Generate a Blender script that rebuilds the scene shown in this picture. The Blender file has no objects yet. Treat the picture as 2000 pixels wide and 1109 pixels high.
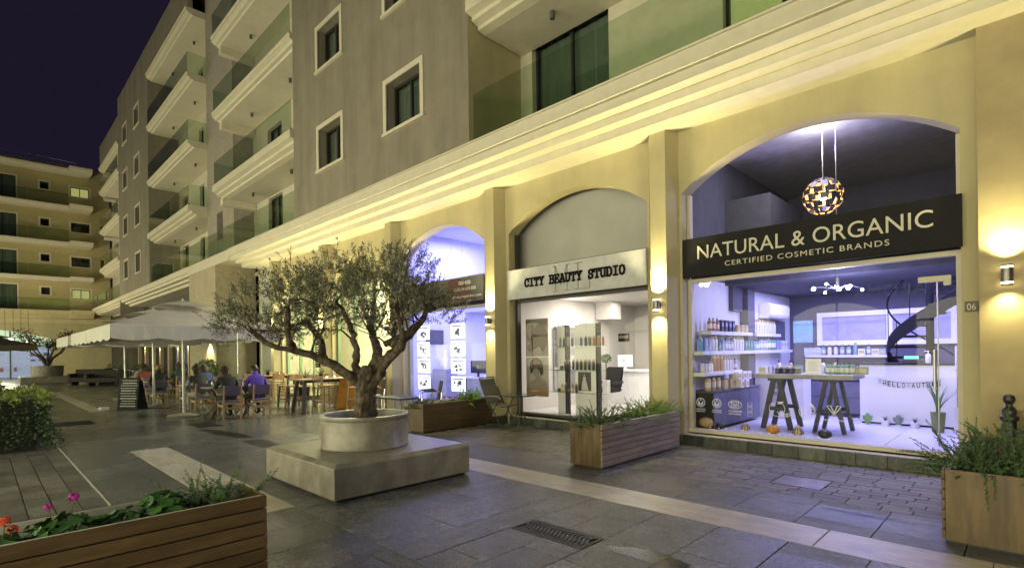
import bpy, bmesh, math, random
from mathutils import Vector, Matrix
random.seed(7)
R = math.radians
sc = bpy.context.scene
C = sc.collection
# ------------------------------------------------------------------ camera
EYE = 1.5
yaw, roll, FPX = R(-44.62), R(-0.79), 1028.7
fw = Vector((math.sin(yaw), math.cos(yaw), 0)); rt = Vector((math.cos(yaw), -math.sin(yaw), 0)); up = Vector((0, 0, 1))
r2 = rt * math.cos(roll) + up * math.sin(roll); u2 = -rt * math.sin(roll) + up * math.cos(roll)
cam = bpy.data.cameras.new('camera'); camo = bpy.data.objects.new('camera', cam); C.objects.link(camo)
cam.sensor_width = 36; cam.lens = FPX / 2000 * 36; cam.shift_y = (687.3 - 554.5) / 2000
cam.clip_start = .05; cam.clip_end = 600
camo.matrix_world = Matrix(((r2.x, u2.x, -fw.x, 0), (r2.y, u2.y, -fw.y, 0), (r2.z, u2.z, -fw.z, EYE), (0, 0, 0, 1)))
sc.camera = camo
# ------------------------------------------------------------------ night sky
w = bpy.data.worlds.new('World'); sc.world = w; w.use_nodes = True
wn = w.node_tree.nodes; wl = w.node_tree.links
bg = wn['Background']
sky = wn.new('ShaderNodeTexSky'); sky.sky_type = 'NISHITA'; sky.sun_disc = False
sky.sun_elevation = R(-6); sky.sun_rotation = R(200); sky.air_density = 1.5; sky.ozone_density = 4
mx = wn.new('ShaderNodeMixRGB'); mx.blend_type = 'ADD'; mx.inputs[0].default_value = 1
mx.inputs[2].default_value = (.044, .034, .080, 1)          # night glow of the town
wl.new(sky.outputs[0], mx.inputs[1]); wl.new(mx.outputs[0], bg.inputs[0])
bg.inputs[1].default_value = .1
# moonless night: the sun lamp is all but out
sun = bpy.data.lights.new('moon', 'SUN'); sun.energy = .01; sun.angle = R(10); sun.color = (.8, .85, 1)
suno = bpy.data.objects.new('moon', sun); C.objects.link(suno); suno.rotation_euler = (R(35), 0, R(30))
sc.view_settings.view_transform = 'Standard'; sc.view_settings.look = 'None'
sc.view_settings.gamma = 1; sc.view_settings.exposure = 1.32
cy = sc.cycles
cy.use_denoising = True
try: cy.denoiser = 'OPENIMAGEDENOISE'
except Exception: pass
cy.max_bounces = 7; cy.diffuse_bounces = 3; cy.glossy_bounces = 3; cy.transmission_bounces = 4; cy.transparent_max_bounces = 16
cy.caustics_reflective = False; cy.caustics_refractive = False; cy.sample_clamp_indirect = 4; cy.sample_clamp_direct = 0
cy.use_adaptive_sampling = True; cy.adaptive_threshold = .02

# ------------------------------------------------------------------ materials
MATS = {}
def M(name, col=(.5, .5, .5), rough=.6, metal=0, var=.12, vs=6, bump=0, bs=40, emit=None, es=0, spec=.5, stain=0, ss=.8, stretch=None, rv=0, coat=0, sst=None, speck=0):
    if name in MATS: return MATS[name]
    m = bpy.data.materials.new(name); m.use_nodes = True; MATS[name] = m
    n = m.node_tree.nodes; l = m.node_tree.links; b = n['Principled BSDF']
    b.inputs['Roughness'].default_value = rough; b.inputs['Metallic'].default_value = metal
    b.inputs['Specular IOR Level'].default_value = spec
    if coat: b.inputs['Coat Weight'].default_value = coat; b.inputs['Coat Roughness'].default_value = .15
    tc = n.new('ShaderNodeTexCoord'); oi = n.new('ShaderNodeObjectInfo')
    ad = n.new('ShaderNodeVectorMath'); ad.operation = 'ADD'
    sca = n.new('ShaderNodeVectorMath'); sca.operation = 'SCALE'; sca.inputs['Scale'].default_value = 37.0
    cmb = n.new('ShaderNodeCombineXYZ')
    for i in range(3): l.new(oi.outputs['Random'], cmb.inputs[i])
    l.new(cmb.outputs[0], sca.inputs[0]); l.new(tc.outputs['Object'], ad.inputs[0]); l.new(sca.outputs[0], ad.inputs[1])
    vec = ad.outputs[0]
    if stretch:
        mp = n.new('ShaderNodeMapping'); mp.inputs['Scale'].default_value = stretch; l.new(vec, mp.inputs[0]); vec = mp.outputs[0]
    nz = n.new('ShaderNodeTexNoise'); nz.inputs['Scale'].default_value = vs; nz.inputs['Detail'].default_value = 5; l.new(vec, nz.inputs['Vector'])
    cr = n.new('ShaderNodeValToRGB'); l.new(nz.outputs[0], cr.inputs[0])
    cr.color_ramp.elements[0].position = .3; cr.color_ramp.elements[1].position = .7
    cr.color_ramp.elements[0].color = [c * (1 - var) for c in col] + [1]; cr.color_ramp.elements[1].color = [min(1, c * (1 + var)) for c in col] + [1]
    out = cr.outputs[0]
    if rv:   # each piece its own tone
        hs = n.new('ShaderNodeHueSaturation'); ma = n.new('ShaderNodeMapRange'); ma.inputs[3].default_value = 1 - rv; ma.inputs[4].default_value = 1 + rv
        l.new(oi.outputs['Random'], ma.inputs[0]); l.new(ma.outputs[0], hs.inputs['Value']); l.new(out, hs.inputs['Color']); out = hs.outputs[0]
    if stain:
        n2 = n.new('ShaderNodeTexNoise'); n2.inputs['Scale'].default_value = ss; n2.inputs['Detail'].default_value = 7; n2.inputs['Roughness'].default_value = .65; sm_ = n.new('ShaderNodeMapping'); sm_.inputs['Scale'].default_value = sst or (1, 1, 1); l.new(ad.outputs[0], sm_.inputs[0]); l.new(sm_.outputs[0], n2.inputs['Vector'])
        c2 = n.new('ShaderNodeValToRGB'); l.new(n2.outputs[0], c2.inputs[0]); c2.color_ramp.elements[0].position = .38; c2.color_ramp.elements[1].position = .62
        c2.color_ramp.elements[0].color = (1 - stain,) * 3 + (1,); c2.color_ramp.elements[1].color = (1, 1, 1, 1)
        mm = n.new('ShaderNodeMixRGB'); mm.blend_type = 'MULTIPLY'; mm.inputs[0].default_value = 1; l.new(out, mm.inputs[1]); l.new(c2.outputs[0], mm.inputs[2]); out = mm.outputs[0]
        mr = n.new('ShaderNodeMapRange'); mr.inputs[3].default_value = max(.05, rough - .14); mr.inputs[4].default_value = min(1, rough + .1)
        l.new(n2.outputs[0], mr.inputs[0]); l.new(mr.outputs[0], b.inputs['Roughness'])
    if speck:
        n4 = n.new('ShaderNodeTexNoise'); n4.inputs['Scale'].default_value = speck; n4.inputs['Detail'].default_value = 3; l.new(ad.outputs[0], n4.inputs['Vector'])
        c4 = n.new('ShaderNodeValToRGB'); l.new(n4.outputs[0], c4.inputs[0]); c4.color_ramp.elements[0].position = .34; c4.color_ramp.elements[0].color = (.66, .66, .66, 1); c4.color_ramp.elements[1].position = .44; e4 = c4.color_ramp.elements.new(.66); e4.color = (1, 1, 1, 1); e5 = c4.color_ramp.elements.new(.74); e5.color = (1.18, 1.18, 1.15, 1)
        m4 = n.new('ShaderNodeMixRGB'); m4.blend_type = 'MULTIPLY'; m4.inputs[0].default_value = 1; l.new(out, m4.inputs[1]); l.new(c4.outputs[0], m4.inputs[2]); out = m4.outputs[0]
    l.new(out, b.inputs['Base Color'])
    if bump:
        n3 = n.new('ShaderNodeTexNoise'); n3.inputs['Scale'].default_value = bs; n3.inputs['Detail'].default_value = 6; l.new(vec, n3.inputs['Vector'])
        bp = n.new('ShaderNodeBump'); bp.inputs['Strength'].default_value = bump; bp.inputs['Distance'].default_value = .02; l.new(n3.outputs[0], bp.inputs['Height']); l.new(bp.outputs[0], b.inputs['Normal'])
    if emit: b.inputs['Emission Color'].default_value = (*emit, 1); b.inputs['Emission Strength'].default_value = es
    return m
def glass(name, tint=(.9, .95, .93), refl=1.0, rough=.0, haze=0):
    if name in MATS: return MATS[name]
    m = bpy.data.materials.new(name); m.use_nodes = True; MATS[name] = m
    n = m.node_tree.nodes; l = m.node_tree.links; n.remove(n['Principled BSDF'])
    t = n.new('ShaderNodeBsdfTransparent'); t.inputs[0].default_value = (*tint, 1)
    g = n.new('ShaderNodeBsdfGlossy'); g.inputs['Roughness'].default_value = rough
    f = n.new('ShaderNodeFresnel'); gg = n.new('ShaderNodeNewGeometry'); ir = n.new('ShaderNodeMapRange'); ir.inputs[3].default_value = 1.45; ir.inputs[4].default_value = 1 / 1.45; l.new(gg.outputs['Backfacing'], ir.inputs[0]); l.new(ir.outputs[0], f.inputs[0])
    k = n.new('ShaderNodeMath'); k.operation = 'MULTIPLY'; k.inputs[1].default_value = refl; l.new(f.outputs[0], k.inputs[0])
    x = n.new('ShaderNodeMixShader'); l.new(k.outputs[0], x.inputs[0]); l.new(t.outputs[0], x.inputs[1]); l.new(g.outputs[0], x.inputs[2])
    res = x.outputs[0]
    if haze:
        d = n.new('ShaderNodeBsdfDiffuse'); d.inputs[0].default_value = (.6, .75, .7, 1)
        y = n.new('ShaderNodeMixShader'); y.inputs[0].default_value = haze; l.new(res, y.inputs[1]); l.new(d.outputs[0], y.inputs[2]); res = y.outputs[0]
    l.new(res, n['Material Output'].inputs['Surface'])
    return m
def emis(name, col, s):
    if name in MATS: return MATS[name]
    m = bpy.data.materials.new(name); m.use_nodes = True; MATS[name] = m
    n = m.node_tree.nodes; l = m.node_tree.links; n.remove(n['Principled BSDF'])
    e = n.new('ShaderNodeEmission'); e.inputs[0].default_value = (*col, 1); e.inputs[1].default_value = s
    l.new(e.outputs[0], n['Material Output'].inputs['Surface']); return m
def brickmat(name, c1, c2, mortar, bw, bh, rough=.45, scale=1.0, off=.5, bump=.6, rot=0, msize=.012):
    if name in MATS: return MATS[name]
    m = bpy.data.materials.new(name); m.use_nodes = True; MATS[name] = m
    n = m.node_tree.nodes; l = m.node_tree.links; b = n['Principled BSDF']
    tc = n.new('ShaderNodeTexCoord'); mp = n.new('ShaderNodeMapping'); mp.inputs['Rotation'].default_value = (0, 0, rot); l.new(tc.outputs['Object'], mp.inputs[0])
    br = n.new('ShaderNodeTexBrick'); br.inputs['Scale'].default_value = scale; br.inputs['Brick Width'].default_value = bw; br.inputs['Row Height'].default_value = bh
    br.inputs['Mortar Size'].default_value = msize; br.inputs['Mortar Smooth'].default_value = .2; br.offset = off
    br.inputs['Color1'].default_value = (*c1, 1); br.inputs['Color2'].default_value = (*c2, 1); br.inputs['Mortar'].default_value = (*mortar, 1)
    l.new(mp.outputs[0], br.inputs[0])
    nz = n.new('ShaderNodeTexNoise'); nz.inputs['Scale'].default_value = .7; nz.inputs['Detail'].default_value = 8; l.new(tc.outputs['Object'], nz.inputs['Vector'])
    cr = n.new('ShaderNodeValToRGB'); l.new(nz.outputs[0], cr.inputs[0]); cr.color_ramp.elements[0].position = .35; cr.color_ramp.elements[1].position = .65
    cr.color_ramp.elements[0].color = (.62, .62, .62, 1)
    mm = n.new('ShaderNodeMixRGB'); mm.blend_type = 'MULTIPLY'; mm.inputs[0].default_value = 1; l.new(br.outputs[0], mm.inputs[1]); l.new(cr.outputs[0], mm.inputs[2]); l.new(mm.outputs[0], b.inputs['Base Color'])
    mr = n.new('ShaderNodeMapRange'); mr.inputs[3].default_value = rough - .14; mr.inputs[4].default_value = rough + .12; l.new(nz.outputs[0], mr.inputs[0]); l.new(mr.outputs[0], b.inputs['Roughness'])
    bp = n.new('ShaderNodeBump'); bp.inputs['Strength'].default_value = bump; bp.inputs['Distance'].default_value = .006; bp.invert = True; l.new(br.outputs['Fac'], bp.inputs['Height']); l.new(bp.outputs[0], b.inputs['Normal'])
    return m
# ------------------------------------------------------------------ mesh helpers
class MB:
    def __init__(s): s.v = []; s.f = []; s.mi = []
    def add(s, vs, fs, mi=0):
        o = len(s.v); s.v += [tuple(v) for v in vs]; s.f += [tuple(i + o for i in f) for f in fs]; s.mi += [mi] * len(fs); return s
    def box(s, x0, x1, y0, y1, z0, z1, mi=0):
        vs = [(x0, y0, z0), (x1, y0, z0), (x1, y1, z0), (x0, y1, z0), (x0, y0, z1), (x1, y0, z1), (x1, y1, z1), (x0, y1, z1)]
        return s.add(vs, [(0, 3, 2, 1), (4, 5, 6, 7), (0, 1, 5, 4), (1, 2, 6, 5), (2, 3, 7, 6), (3, 0, 4, 7)], mi)
    def obox(s, p, ax, ay, az, mi=0):   # oriented box: centre and half axes
        p, ax, ay, az = map(Vector, (p, ax, ay, az))
        vs = [p + a * ax + b * ay + c * az for c in (-1, 1) for a, b in ((-1, -1), (1, -1), (1, 1), (-1, 1))]
        return s.add(vs, [(0, 3, 2, 1), (4, 5, 6, 7), (0, 1, 5, 4), (1, 2, 6, 5), (2, 3, 7, 6), (3, 0, 4, 7)], mi)
    def beam(s, a, b, w, h, mi=0, upv=(0, 0, 1)):   # square bar from a to b
        a, b = Vector(a), Vector(b); d = (b - a); L = d.length; d.normalize(); u = Vector(upv)
        if abs(d.dot(u)) > .98: u = Vector((0, 1, 0))
        sx = d.cross(u).normalized(); sz = sx.cross(d).normalized()
        return s.obox((a + b) / 2, sx * w / 2, d * L / 2, sz * h / 2, mi)
    def cyl(s, a, b, r0, r1=None, n=12, cap=True, mi=0):
        r1 = r0 if r1 is None else r1
        return s.tube([a, b], [r0, r1], n, cap, mi)
    def tube(s, pts, rad, n=8, cap=True, mi=0):
        pts = [Vector(p) for p in pts]
        if not hasattr(rad, '__len__'): rad = [rad] * len(pts)
        vs = []; fs = []; u = None
        for i, p in enumerate(pts):
            d = (pts[min(i + 1, len(pts) - 1)] - pts[max(i - 1, 0)]).normalized()
            if u is None:
                u = d.cross(Vector((0, 0, 1)) if abs(d.z) < .9 else Vector((1, 0, 0))).normalized()
            else:
                u = (u - d * u.dot(d)).normalized()
            v = d.cross(u)
            for k in range(n):
                a = 2 * math.pi * k / n; vs.append(p + (u * math.cos(a) + v * math.sin(a)) * rad[i])
        for i in range(len(pts) - 1):
            for k in range(n):
                fs.append((i * n + k, i * n + (k + 1) % n, (i + 1) * n + (k + 1) % n, (i + 1) * n + k))
        if cap: fs.append(tuple(range(n - 1, -1, -1))); fs.append(tuple((len(pts) - 1) * n + k for k in range(n)))
        return s.add(vs, fs, mi)
    def lathe(s, prof, c=(0, 0, 0), n=16, mi=0, sx=1, sy=1, lobes=0, la=.0):
        vs = []; fs = []
        for r, z in prof:
            for k in range(n):
                a = 2 * math.pi * k / n; q = r * (1 + la * abs(math.cos(a * lobes / 2)) if lobes else 1); vs.append((c[0] + q * sx * math.cos(a), c[1] + q * sy * math.sin(a), c[2] + z))
        m = len(prof)
        for i in range(m - 1):
            for k in range(n): fs.append((i * n + k, i * n + (k + 1) % n, (i + 1) * n + (k + 1) % n, (i + 1) * n + k))
        fs.append(tuple(range(n - 1, -1, -1))); fs.append(tuple((m - 1) * n + k for k in range(n)))
        return s.add(vs, fs, mi)
    def prism(s, poly, f, a0, a1, mi=0):   # f(u, v, w) -> xyz, polygon in (u, v), extruded along w
        n = len(poly); vs = [f(u, v, a0) for u, v in poly] + [f(u, v, a1) for u, v in poly]
        fs = [tuple(range(n - 1, -1, -1)), tuple(range(n, 2 * n))] + [(i, (i + 1) % n, n + (i + 1) % n, n + i) for i in range(n)]
        return s.add(vs, fs, mi)
    def ball(s, c, r, n=12, m=8, sx=1, sy=1, sz=1, mi=0):
        return s.lathe([(max(1e-4, r * math.sin(math.pi * i / m)), -r * sz * math.cos(math.pi * i / m)) for i in range(m + 1)], c, n, mi, sx, sy)
    def quad(s, a, b, c, d, mi=0): return s.add([a, b, c, d], [(0, 1, 2, 3)], mi)
    def build(s, name, mat, parent=None, smooth=False, bev=0, world=False, seg=1, fixn=True):
        off = Vector((0, 0, 0))
        if world and parent is not None:
            q = parent
            while q is not None: off += q.location; q = q.parent
        me = bpy.data.meshes.new(name)
        me.from_pydata([(v[0] - off.x, v[1] - off.y, v[2] - off.z) for v in s.v], [], s.f)
        mats = mat if isinstance(mat, (list, tuple)) else [mat]
        for q in mats: me.materials.append(q)
        if len(mats) > 1: me.polygons.foreach_set('material_index', s.mi)
        if bev or fixn:
            bm = bmesh.new(); bm.from_mesh(me)
            bmesh.ops.recalc_face_normals(bm, faces=bm.faces)
            if bev:
                ed = [e for e in bm.edges if len(e.link_faces) == 2 and e.calc_face_angle(0) > .5]
                bmesh.ops.bevel(bm, geom=ed, offset=bev, segments=seg, affect='EDGES', clamp_overlap=True)
            bm.to_mesh(me); bm.free()
        if smooth:
            me.polygons.foreach_set('use_smooth', [True] * len(me.polygons))
            if smooth != 'all':
                try: me.set_sharp_from_angle(angle=R(40))
                except Exception: pass
        me.update()
        o = bpy.data.objects.new(name, me); C.objects.link(o)
        if parent is not None: o.parent = parent
        return o
def tag(o, label=None, cat=None, group=None, kind=None):
    if label: o['label'] = label
    if cat: o['category'] = cat
    if group: o['group'] = group
    if kind: o['kind'] = kind
    return o
def thing(name, label, cat, loc=(0, 0, 0), rz=0, group=None):
    o = bpy.data.objects.new(name, None); C.objects.link(o); o.location = loc; o.rotation_euler = (0, 0, rz); o.empty_display_size = .1
    return tag(o, label, cat, group)
def dup(root, loc, rz=None, label=None, group=None, parent=None, scale=None):
    r = root.copy(); C.objects.link(r); r.parent = parent; r.location = loc
    if rz is not None: r.rotation_euler = (0, 0, rz)
    if scale: r.scale = scale if hasattr(scale, '__len__') else (scale,) * 3
    if label: r['label'] = label
    if group: r['group'] = group
    for ch in list(root.children):
        if ch.get('nocopy'): continue
        c = ch.copy(); C.objects.link(c); c.parent = r
        for g in ch.children:
            d = g.copy(); C.objects.link(d); d.parent = c
    return r
def inst(src, name, parent=None, loc=(0, 0, 0), rz=0, mat=None, scale=None):
    o = bpy.data.objects.new(name, src.data); C.objects.link(o); o.location = loc; o.rotation_euler = (0, 0, rz)
    if scale: o.scale = scale
    if parent is not None: o.parent = parent
    if mat:
        o.material_slots[0].link = 'OBJECT'; o.material_slots[0].material = mat
    return o
def text(name, body, size, mat, parent, origin, ux, uy, depth=.006, spacing=1.0, align='LEFT', offset=0, sx=1, world=True):
    """lettering as a mesh: origin = world point of the baseline start, ux/uy = reading and up directions"""
    cu = bpy.data.curves.new(name, 'FONT'); cu.body = body; cu.size = size; cu.extrude = depth / 2; cu.space_character = spacing; cu.align_x = align; cu.offset = offset; cu.resolution_u = 4
    t = bpy.data.objects.new(name + '_curve', cu); C.objects.link(t)
    me = bpy.data.meshes.new_from_object(t); bpy.data.objects.remove(t)
    ux, uy = Vector(ux), Vector(uy); uz = ux.cross(uy)
    off = Vector((0, 0, 0)); q = parent
    if world:
        while q is not None: off += q.location; q = q.parent
    o0 = Vector(origin) - off
    for v in me.vertices: v.co = o0 + ux * (v.co.x * sx) + uy * v.co.y + uz * v.co.z
    me.materials.clear(); me.materials.append(mat); me.name = name
    o = bpy.data.objects.new(name, me); C.objects.link(o); o.parent = parent
    return o
def light(name, kind, loc, energy, col, parent=None, size=.05, sizey=None, rot=(0, 0, 0), spot=None, blend=.5):
    d = bpy.data.lights.new(name, kind); d.energy = energy; d.color = col
    if kind == 'AREA':
        d.size = size
        if sizey: d.shape = 'RECTANGLE'; d.size_y = sizey
    else: d.shadow_soft_size = size
    if kind == 'SPOT': d.spot_size = spot; d.spot_blend = blend
    o = bpy.data.objects.new(name, d); C.objects.link(o); o.location = loc; o.rotation_euler = rot
    if parent is not None:
        off = Vector((0, 0, 0)); q = parent
        while q is not None: off += q.location; q = q.parent
        o.location = Vector(loc) - off; o.parent = parent
    return o
FX = lambda u, v, w: (w, u, v)      # profile in (Y, z), run along X
FY = lambda u, v, w: (u, w, v)      # outline in (X, z), thickness along Y
FZ = lambda u, v, w: (u, v, w)      # plan in (X, Y), height along z
OPP_E = 4.5; LAMP_E = 240
# ------------------------------------------------------------------ palette
CREAM = M('cream_render', (.47, .42, .255), .85, var=.05, vs=3, bump=.12, bs=60, stain=.13, ss=1.2, sst=(1, 1, .35))
ROUGHWALL = M('rough_cream_render', (.38, .315, .185), .9, var=.08, vs=4, bump=.14, bs=5, stain=.12, ss=1.2)
TRIM = M('white_trim', (.66, .62, .50), .7, var=.04, stain=.06)
GREYWALL = M('taupe_render', (.275, .252, .20), .9, var=.07, vs=2.5, bump=.2, bs=60, stain=.22, ss=1.6, sst=(1, 1, .12))
DARKFRAME = M('dark_bronze_frame', (.035, .03, .028), .45, var=.1)
ALU = M('brushed_steel', (.42, .42, .43), .38, 1, var=.06)
BLACK = M('black_board', (.010, .010, .012), .7, var=.1, spec=.25)
BLACKM = M('black_metal', (.016, .016, .018), .4, var=.1)
RAILG = glass('balcony_glass', (.84, .90, .83), .9)
SHOPG = glass('shop_glass', (.97, .975, .98), .38)
WING = glass('window_glass', (.55, .62, .58), 1.6)
CURT = M('net_curtain', (.34, .37, .33), .9, var=.1, vs=8, stretch=(6, 6, .4))
DARKIN = M('dark_room', (.03, .03, .028), .9)
WARM = (1.0, .86, .40); VIO = (.43, .41, 1.0)
WARMGLOW = emis('warm_lamp_glow', (1, .82, .45), 14)
YWIN = M('lit_blind', (.6, .55, .3), .8, emit=(.75, .68, .25), es=.32)

# ------------------------------------------------------------------ ground
gm = M('mortar_bed', (.06, .056, .048), .75, var=.2, vs=3, bump=.2)
ground = tag(MB().box(-300, 200, -200, 200, -.5, -.010).build('ground', gm), kind='structure')
SLAB = M('dark_slate_slab', (.145, .153, .148), .24, var=.38, vs=9, bump=.4, bs=26, stain=.36, ss=1.3, rv=.2, speck=14)
PALE = M('pale_travertine', (.58, .53, .43), .42, var=.14, vs=3, bump=.15, bs=30, stain=.28, ss=1.6, rv=.07, stretch=(1, 3, 1))
SETT = M('slate_sett', (.19, .18, .155), .36, var=.35, vs=8, bump=.5, bs=18, stain=.4, ss=2.2, rv=.32, speck=11)
FARSLAB = brickmat('slate_paving_far', (.14, .146, .138), (.156, .16, .15), (.09, .093, .085), 1.1, .5, rough=.27, rot=R(90), msize=.006, bump=.3)
FARSETT = brickmat('sett_paving_far', (.13, .125, .11), (.17, .16, .14), (.07, .065, .055), .28, .13, rough=.42, msize=.008)
plaza = tag(thing('plaza_paving', None, None), kind='structure')
def piece(src, nm, par, x0, x1, y0, y1, z=0, g=.0032):
    o = inst(src, nm, par, ((x0 + x1) / 2, (y0 + y1) / 2, z), 0, None, ((x1 - x0) / 2 - g, (y1 - y0) / 2 - g, 1)); return o
def tile_src(mat, h=.03, c=.006):
    b = MB(); n = [(-1, -1), (1, -1), (1, 1), (-1, 1)]
    b.add([(x, y, -h) for x, y in n] + [(x, y, -c * .5) for x, y in n] + [(x * .992, y * .992, 0) for x, y in n],
          [(0, 1, 5, 4), (1, 2, 6, 5), (2, 3, 7, 6), (3, 0, 4, 7), (4, 5, 9, 8), (5, 6, 10, 9), (6, 7, 11, 10), (7, 4, 8, 11), (8, 9, 10, 11)])
    return b
rg = random.Random(11)
s_slab = tile_src(SLAB).build('slab', SLAB, plaza); s_slab.scale = (.25, .3, 1); s_slab.location = (-2.7, 3.8, 0)
PLAT = (-6.75, -4.98, 2.49, 4.27)
def slabfield(x0, x1, y0, y1, w, lens, par, src, nm, skip=None):
    x = x0; n = 0
    while x < x1 - .01:
        xe = min(x + w, x1); y = y0 - rg.random() * .3
        while y < y1 - .01:
            ye = y + rg.choice(lens); ya, yb = max(y, y0), min(ye, y1)
            if y1 - yb < .15: yb = ye = y1
            if yb - ya > .03 and not (skip and skip(x, xe, ya, yb)):
                piece(src, nm, par, x, xe, ya, yb, rg.uniform(-.0015, .0015)); n += 1
            y = ye
        x = xe
    return n
inplat = lambda a, b, c, d: a > PLAT[0] and b < PLAT[1] and c > PLAT[2] and d < PLAT[3]
ingrate = lambda a, b, c, d: b > -3.2 and a < -2.44 and d > 3.19 and c < 3.5
bpy.data.objects.remove(s_slab); s_slab = tile_src(SLAB).build('slab', SLAB, plaza); s_slab.location = (2.7, 3.3, 0); s_slab.scale = (.3, .3, 1)
# field round the big grate is laid so that the grate sits between the slabs
slabfield(-10.3, -3.2, 2.20, 4.42, .52, (.7, .85, 1.0), plaza, s_slab, 'slab', inplat)
slabfield(-3.2, -2.44, 2.2, 3.19, .38, (.6, .8), plaza, s_slab, 'slab'); slabfield(-3.2, -2.44, 3.5, 4.42, .38, (.45, .6), plaza, s_slab, 'slab')
slabfield(-2.44, 2.4, 2.2, 4.42, .54, (.55, .8, .95), plaza, s_slab, 'slab')
slabfield(-8.2, 2.4, 4.92, 5.83, .56, (.42, .5), plaza, s_slab, 'slab')
slabfield(-5.2, 2.4, .94, 2.2, .55, (.6, .8), plaza, s_slab, 'slab')
s_pale = tile_src(PALE).build('pale_slab', PALE, plaza); s_pale.location = (2.0, 4.67, 0); s_pale.scale = (.5, .245, 1)
x = -2.20 - 1.0 * 6
while x < 1.4:
    piece(s_pale, 'pale_slab', plaza, x, x + 1.0, 4.42, 4.92); x += 1.0
for a, b in ((-10.27, -8.6), (-8.6, -6.9), (-6.9, -5.22)): piece(s_pale, 'pale_slab', plaza, a, b, 1.69, 2.2)
for i in range(8): piece(s_pale, 'pale_slab', plaza, -31 + i * 1.55, -31 + (i + 1) * 1.55, 2.18, 2.5, .0)
# dark slabs beyond the reach of single pieces
MB().box(-60, -10.31, .945, 2.18, -.05, -.004).box(-60, -31.01, 2.18, 2.5, -.05, -.004).box(-18.59, -10.31, 2.18, 2.5, -.05, -.004).box(-60, -10.31, 2.5, 5.83, -.05, -.004).box(-10.31, -8.21, 4.425, 5.83, -.05, -.004).box(-60, -8.21, 5.835, 8.0, -.05, -.004)\
    .box(-10.3, -5.21, .945, 1.685, -.05, -.004).box(2.41, 40, -30, 7.9, -.05, -.004).build('paving_field', FARSLAB, plaza)
walk = tag(thing('pavement', None, None), kind='structure')
s_sett = tile_src(SETT, c=.008).build('sett', SETT, walk); s_sett.location = (1.6, 5.9, 0); s_sett.scale = (.13, .06, 1)
rest = MB(); row = 0; y = 5.835; cnt = 0
while y < 7.84:
    yb = min(y + .13, 7.855); x = -8.2 + (row % 2) * .14 + rg.uniform(-.03, .03)
    while x < 2.4:
        L = rg.uniform(.23, .32)
        if x > -4.95 and x < .6:
            for ua, ub in (((x, min(x + L, -2.12)), (max(x, -1.60), x + L)) if (6.22 < (y + yb) / 2 < 6.75 and x + L > -2.12 and x < -1.6) else ((x, x + L),)):
                if ub - ua > .03: piece(s_sett, 'sett', walk, ua, ub, y, yb, rg.uniform(-.002, .002), .0045); cnt += 1
        else:
            rest.box(x + .005, x + L - .005, y + .005, yb - .005, -.04, rg.uniform(-.002, .002))
        x += L
    y = yb; row += 1
tag(rest.build('setts_beyond', SETT, walk), kind='stuff')
yard = tag(thing('courtyard_paving', None, None), kind='structure')
s_y = tile_src(SETT, c=.01).build('paver', SETT, yard); s_y.location = (-5, .8, 0); s_y.scale = (.2, .11, 1)
row = 0; y = .92
while y > -1.6:
    x = -11.2 + (row % 2) * .2
    while x < -4.6:
        piece(s_y, 'paver', yard, x, x + .4, y - .2, y, rg.uniform(-.002, .002), .006); x += .4
    y -= .2; row += 1
MB().box(-60, -11.21, -40, .915, -.05, -.004).box(-11.2, 2.4, -40, y - .005, -.05, -.004).box(-4.3, 2.4, y, .935, -.05, -.004).build('paver_field', FARSETT, yard)
MB().box(-60, -5.0, .921, .939, -.03, .003).build('edging_strip', M('pale_edging', (.5, .46, .38), .6), yard)

# ------------------------------------------------------------------ main building
bld = thing('apartment_building', 'long cream and taupe apartment building with arched shopfronts and glass balconies', 'building', (-18, 7.85, 0))
WX = dict(world=True)
YW, YP, ZS = 7.85, 7.60, 4.95
def arch_pts(a, b, zs, zt, n=28):
    h = (b - a) / 2; r = zt - zs; rad = (h * h + r * r) / (2 * r); c = (a + b) / 2; zc = zt - rad; th = math.asin(h / rad)
    return [(c + rad * math.sin(-th + 2 * th * i / n), zc + rad * math.cos(-th + 2 * th * i / n)) for i in range(n + 1)]
def arch_wall(mb, xa, xb, oa, ob, zs, zt, zl, y0, y1, ztop):
    """wall panel with an arched opening whose sill is at zl"""
    mb.box(xa, oa, y0, y1, 0, ztop); mb.box(ob, xb, y0, y1, 0, ztop)
    if zl > 0: mb.box(oa, ob, y0, y1, 0, zl)
    p = arch_pts(oa, ob, zs, zt)
    for (x0, z0), (x1, z1) in zip(p, p[1:]):
        mb.quad((x0, y0, z0), (x1, y0, z1), (x1, y0, ztop), (x0, y0, ztop)); mb.quad((x0, y1, z0), (x1, y1, z1), (x1, y1, ztop), (x0, y1, ztop))
        mb.quad((x0, y0, z0), (x0, y1, z0), (x1, y1, z1), (x1, y0, z1))
PITCH = 3.92
piers = [-4.205 - PITCH * i for i in range(5)]      # between the bays
bays = [(-3.93, -.56), (-7.80, -4.545), (-11.77, -8.56), (-15.70, -12.40), (-19.6, -16.3)]
xr = -.40
for i, (a, b) in enumerate(bays):
    w_ = MB(); left = piers[i]; right = piers[i - 1] if i else xr
    if i < 3: arch_wall(w_, left, right, a, b, 3.97, 4.56, .0, YW, YW + .27, ZS + .02)
    else: arch_wall(w_, left, right, a, b, 3.55, 4.48, .0, YW, YW + .27, ZS + .02)
    w_.build('arched_wall', CREAM, bld, **WX)
for i, px in enumerate(piers):
    MB().prism([(px - .135, YP), (px + .135, YP), (px + .235, YW), (px - .3, YW)], FZ, 0, ZS + .02).build('pier', CREAM, bld, **WX)
MB().box(xr, 7, 7.65, 8.12, 0, ZS + .02).build('side_wall', ROUGHWALL, bld, **WX)
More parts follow.
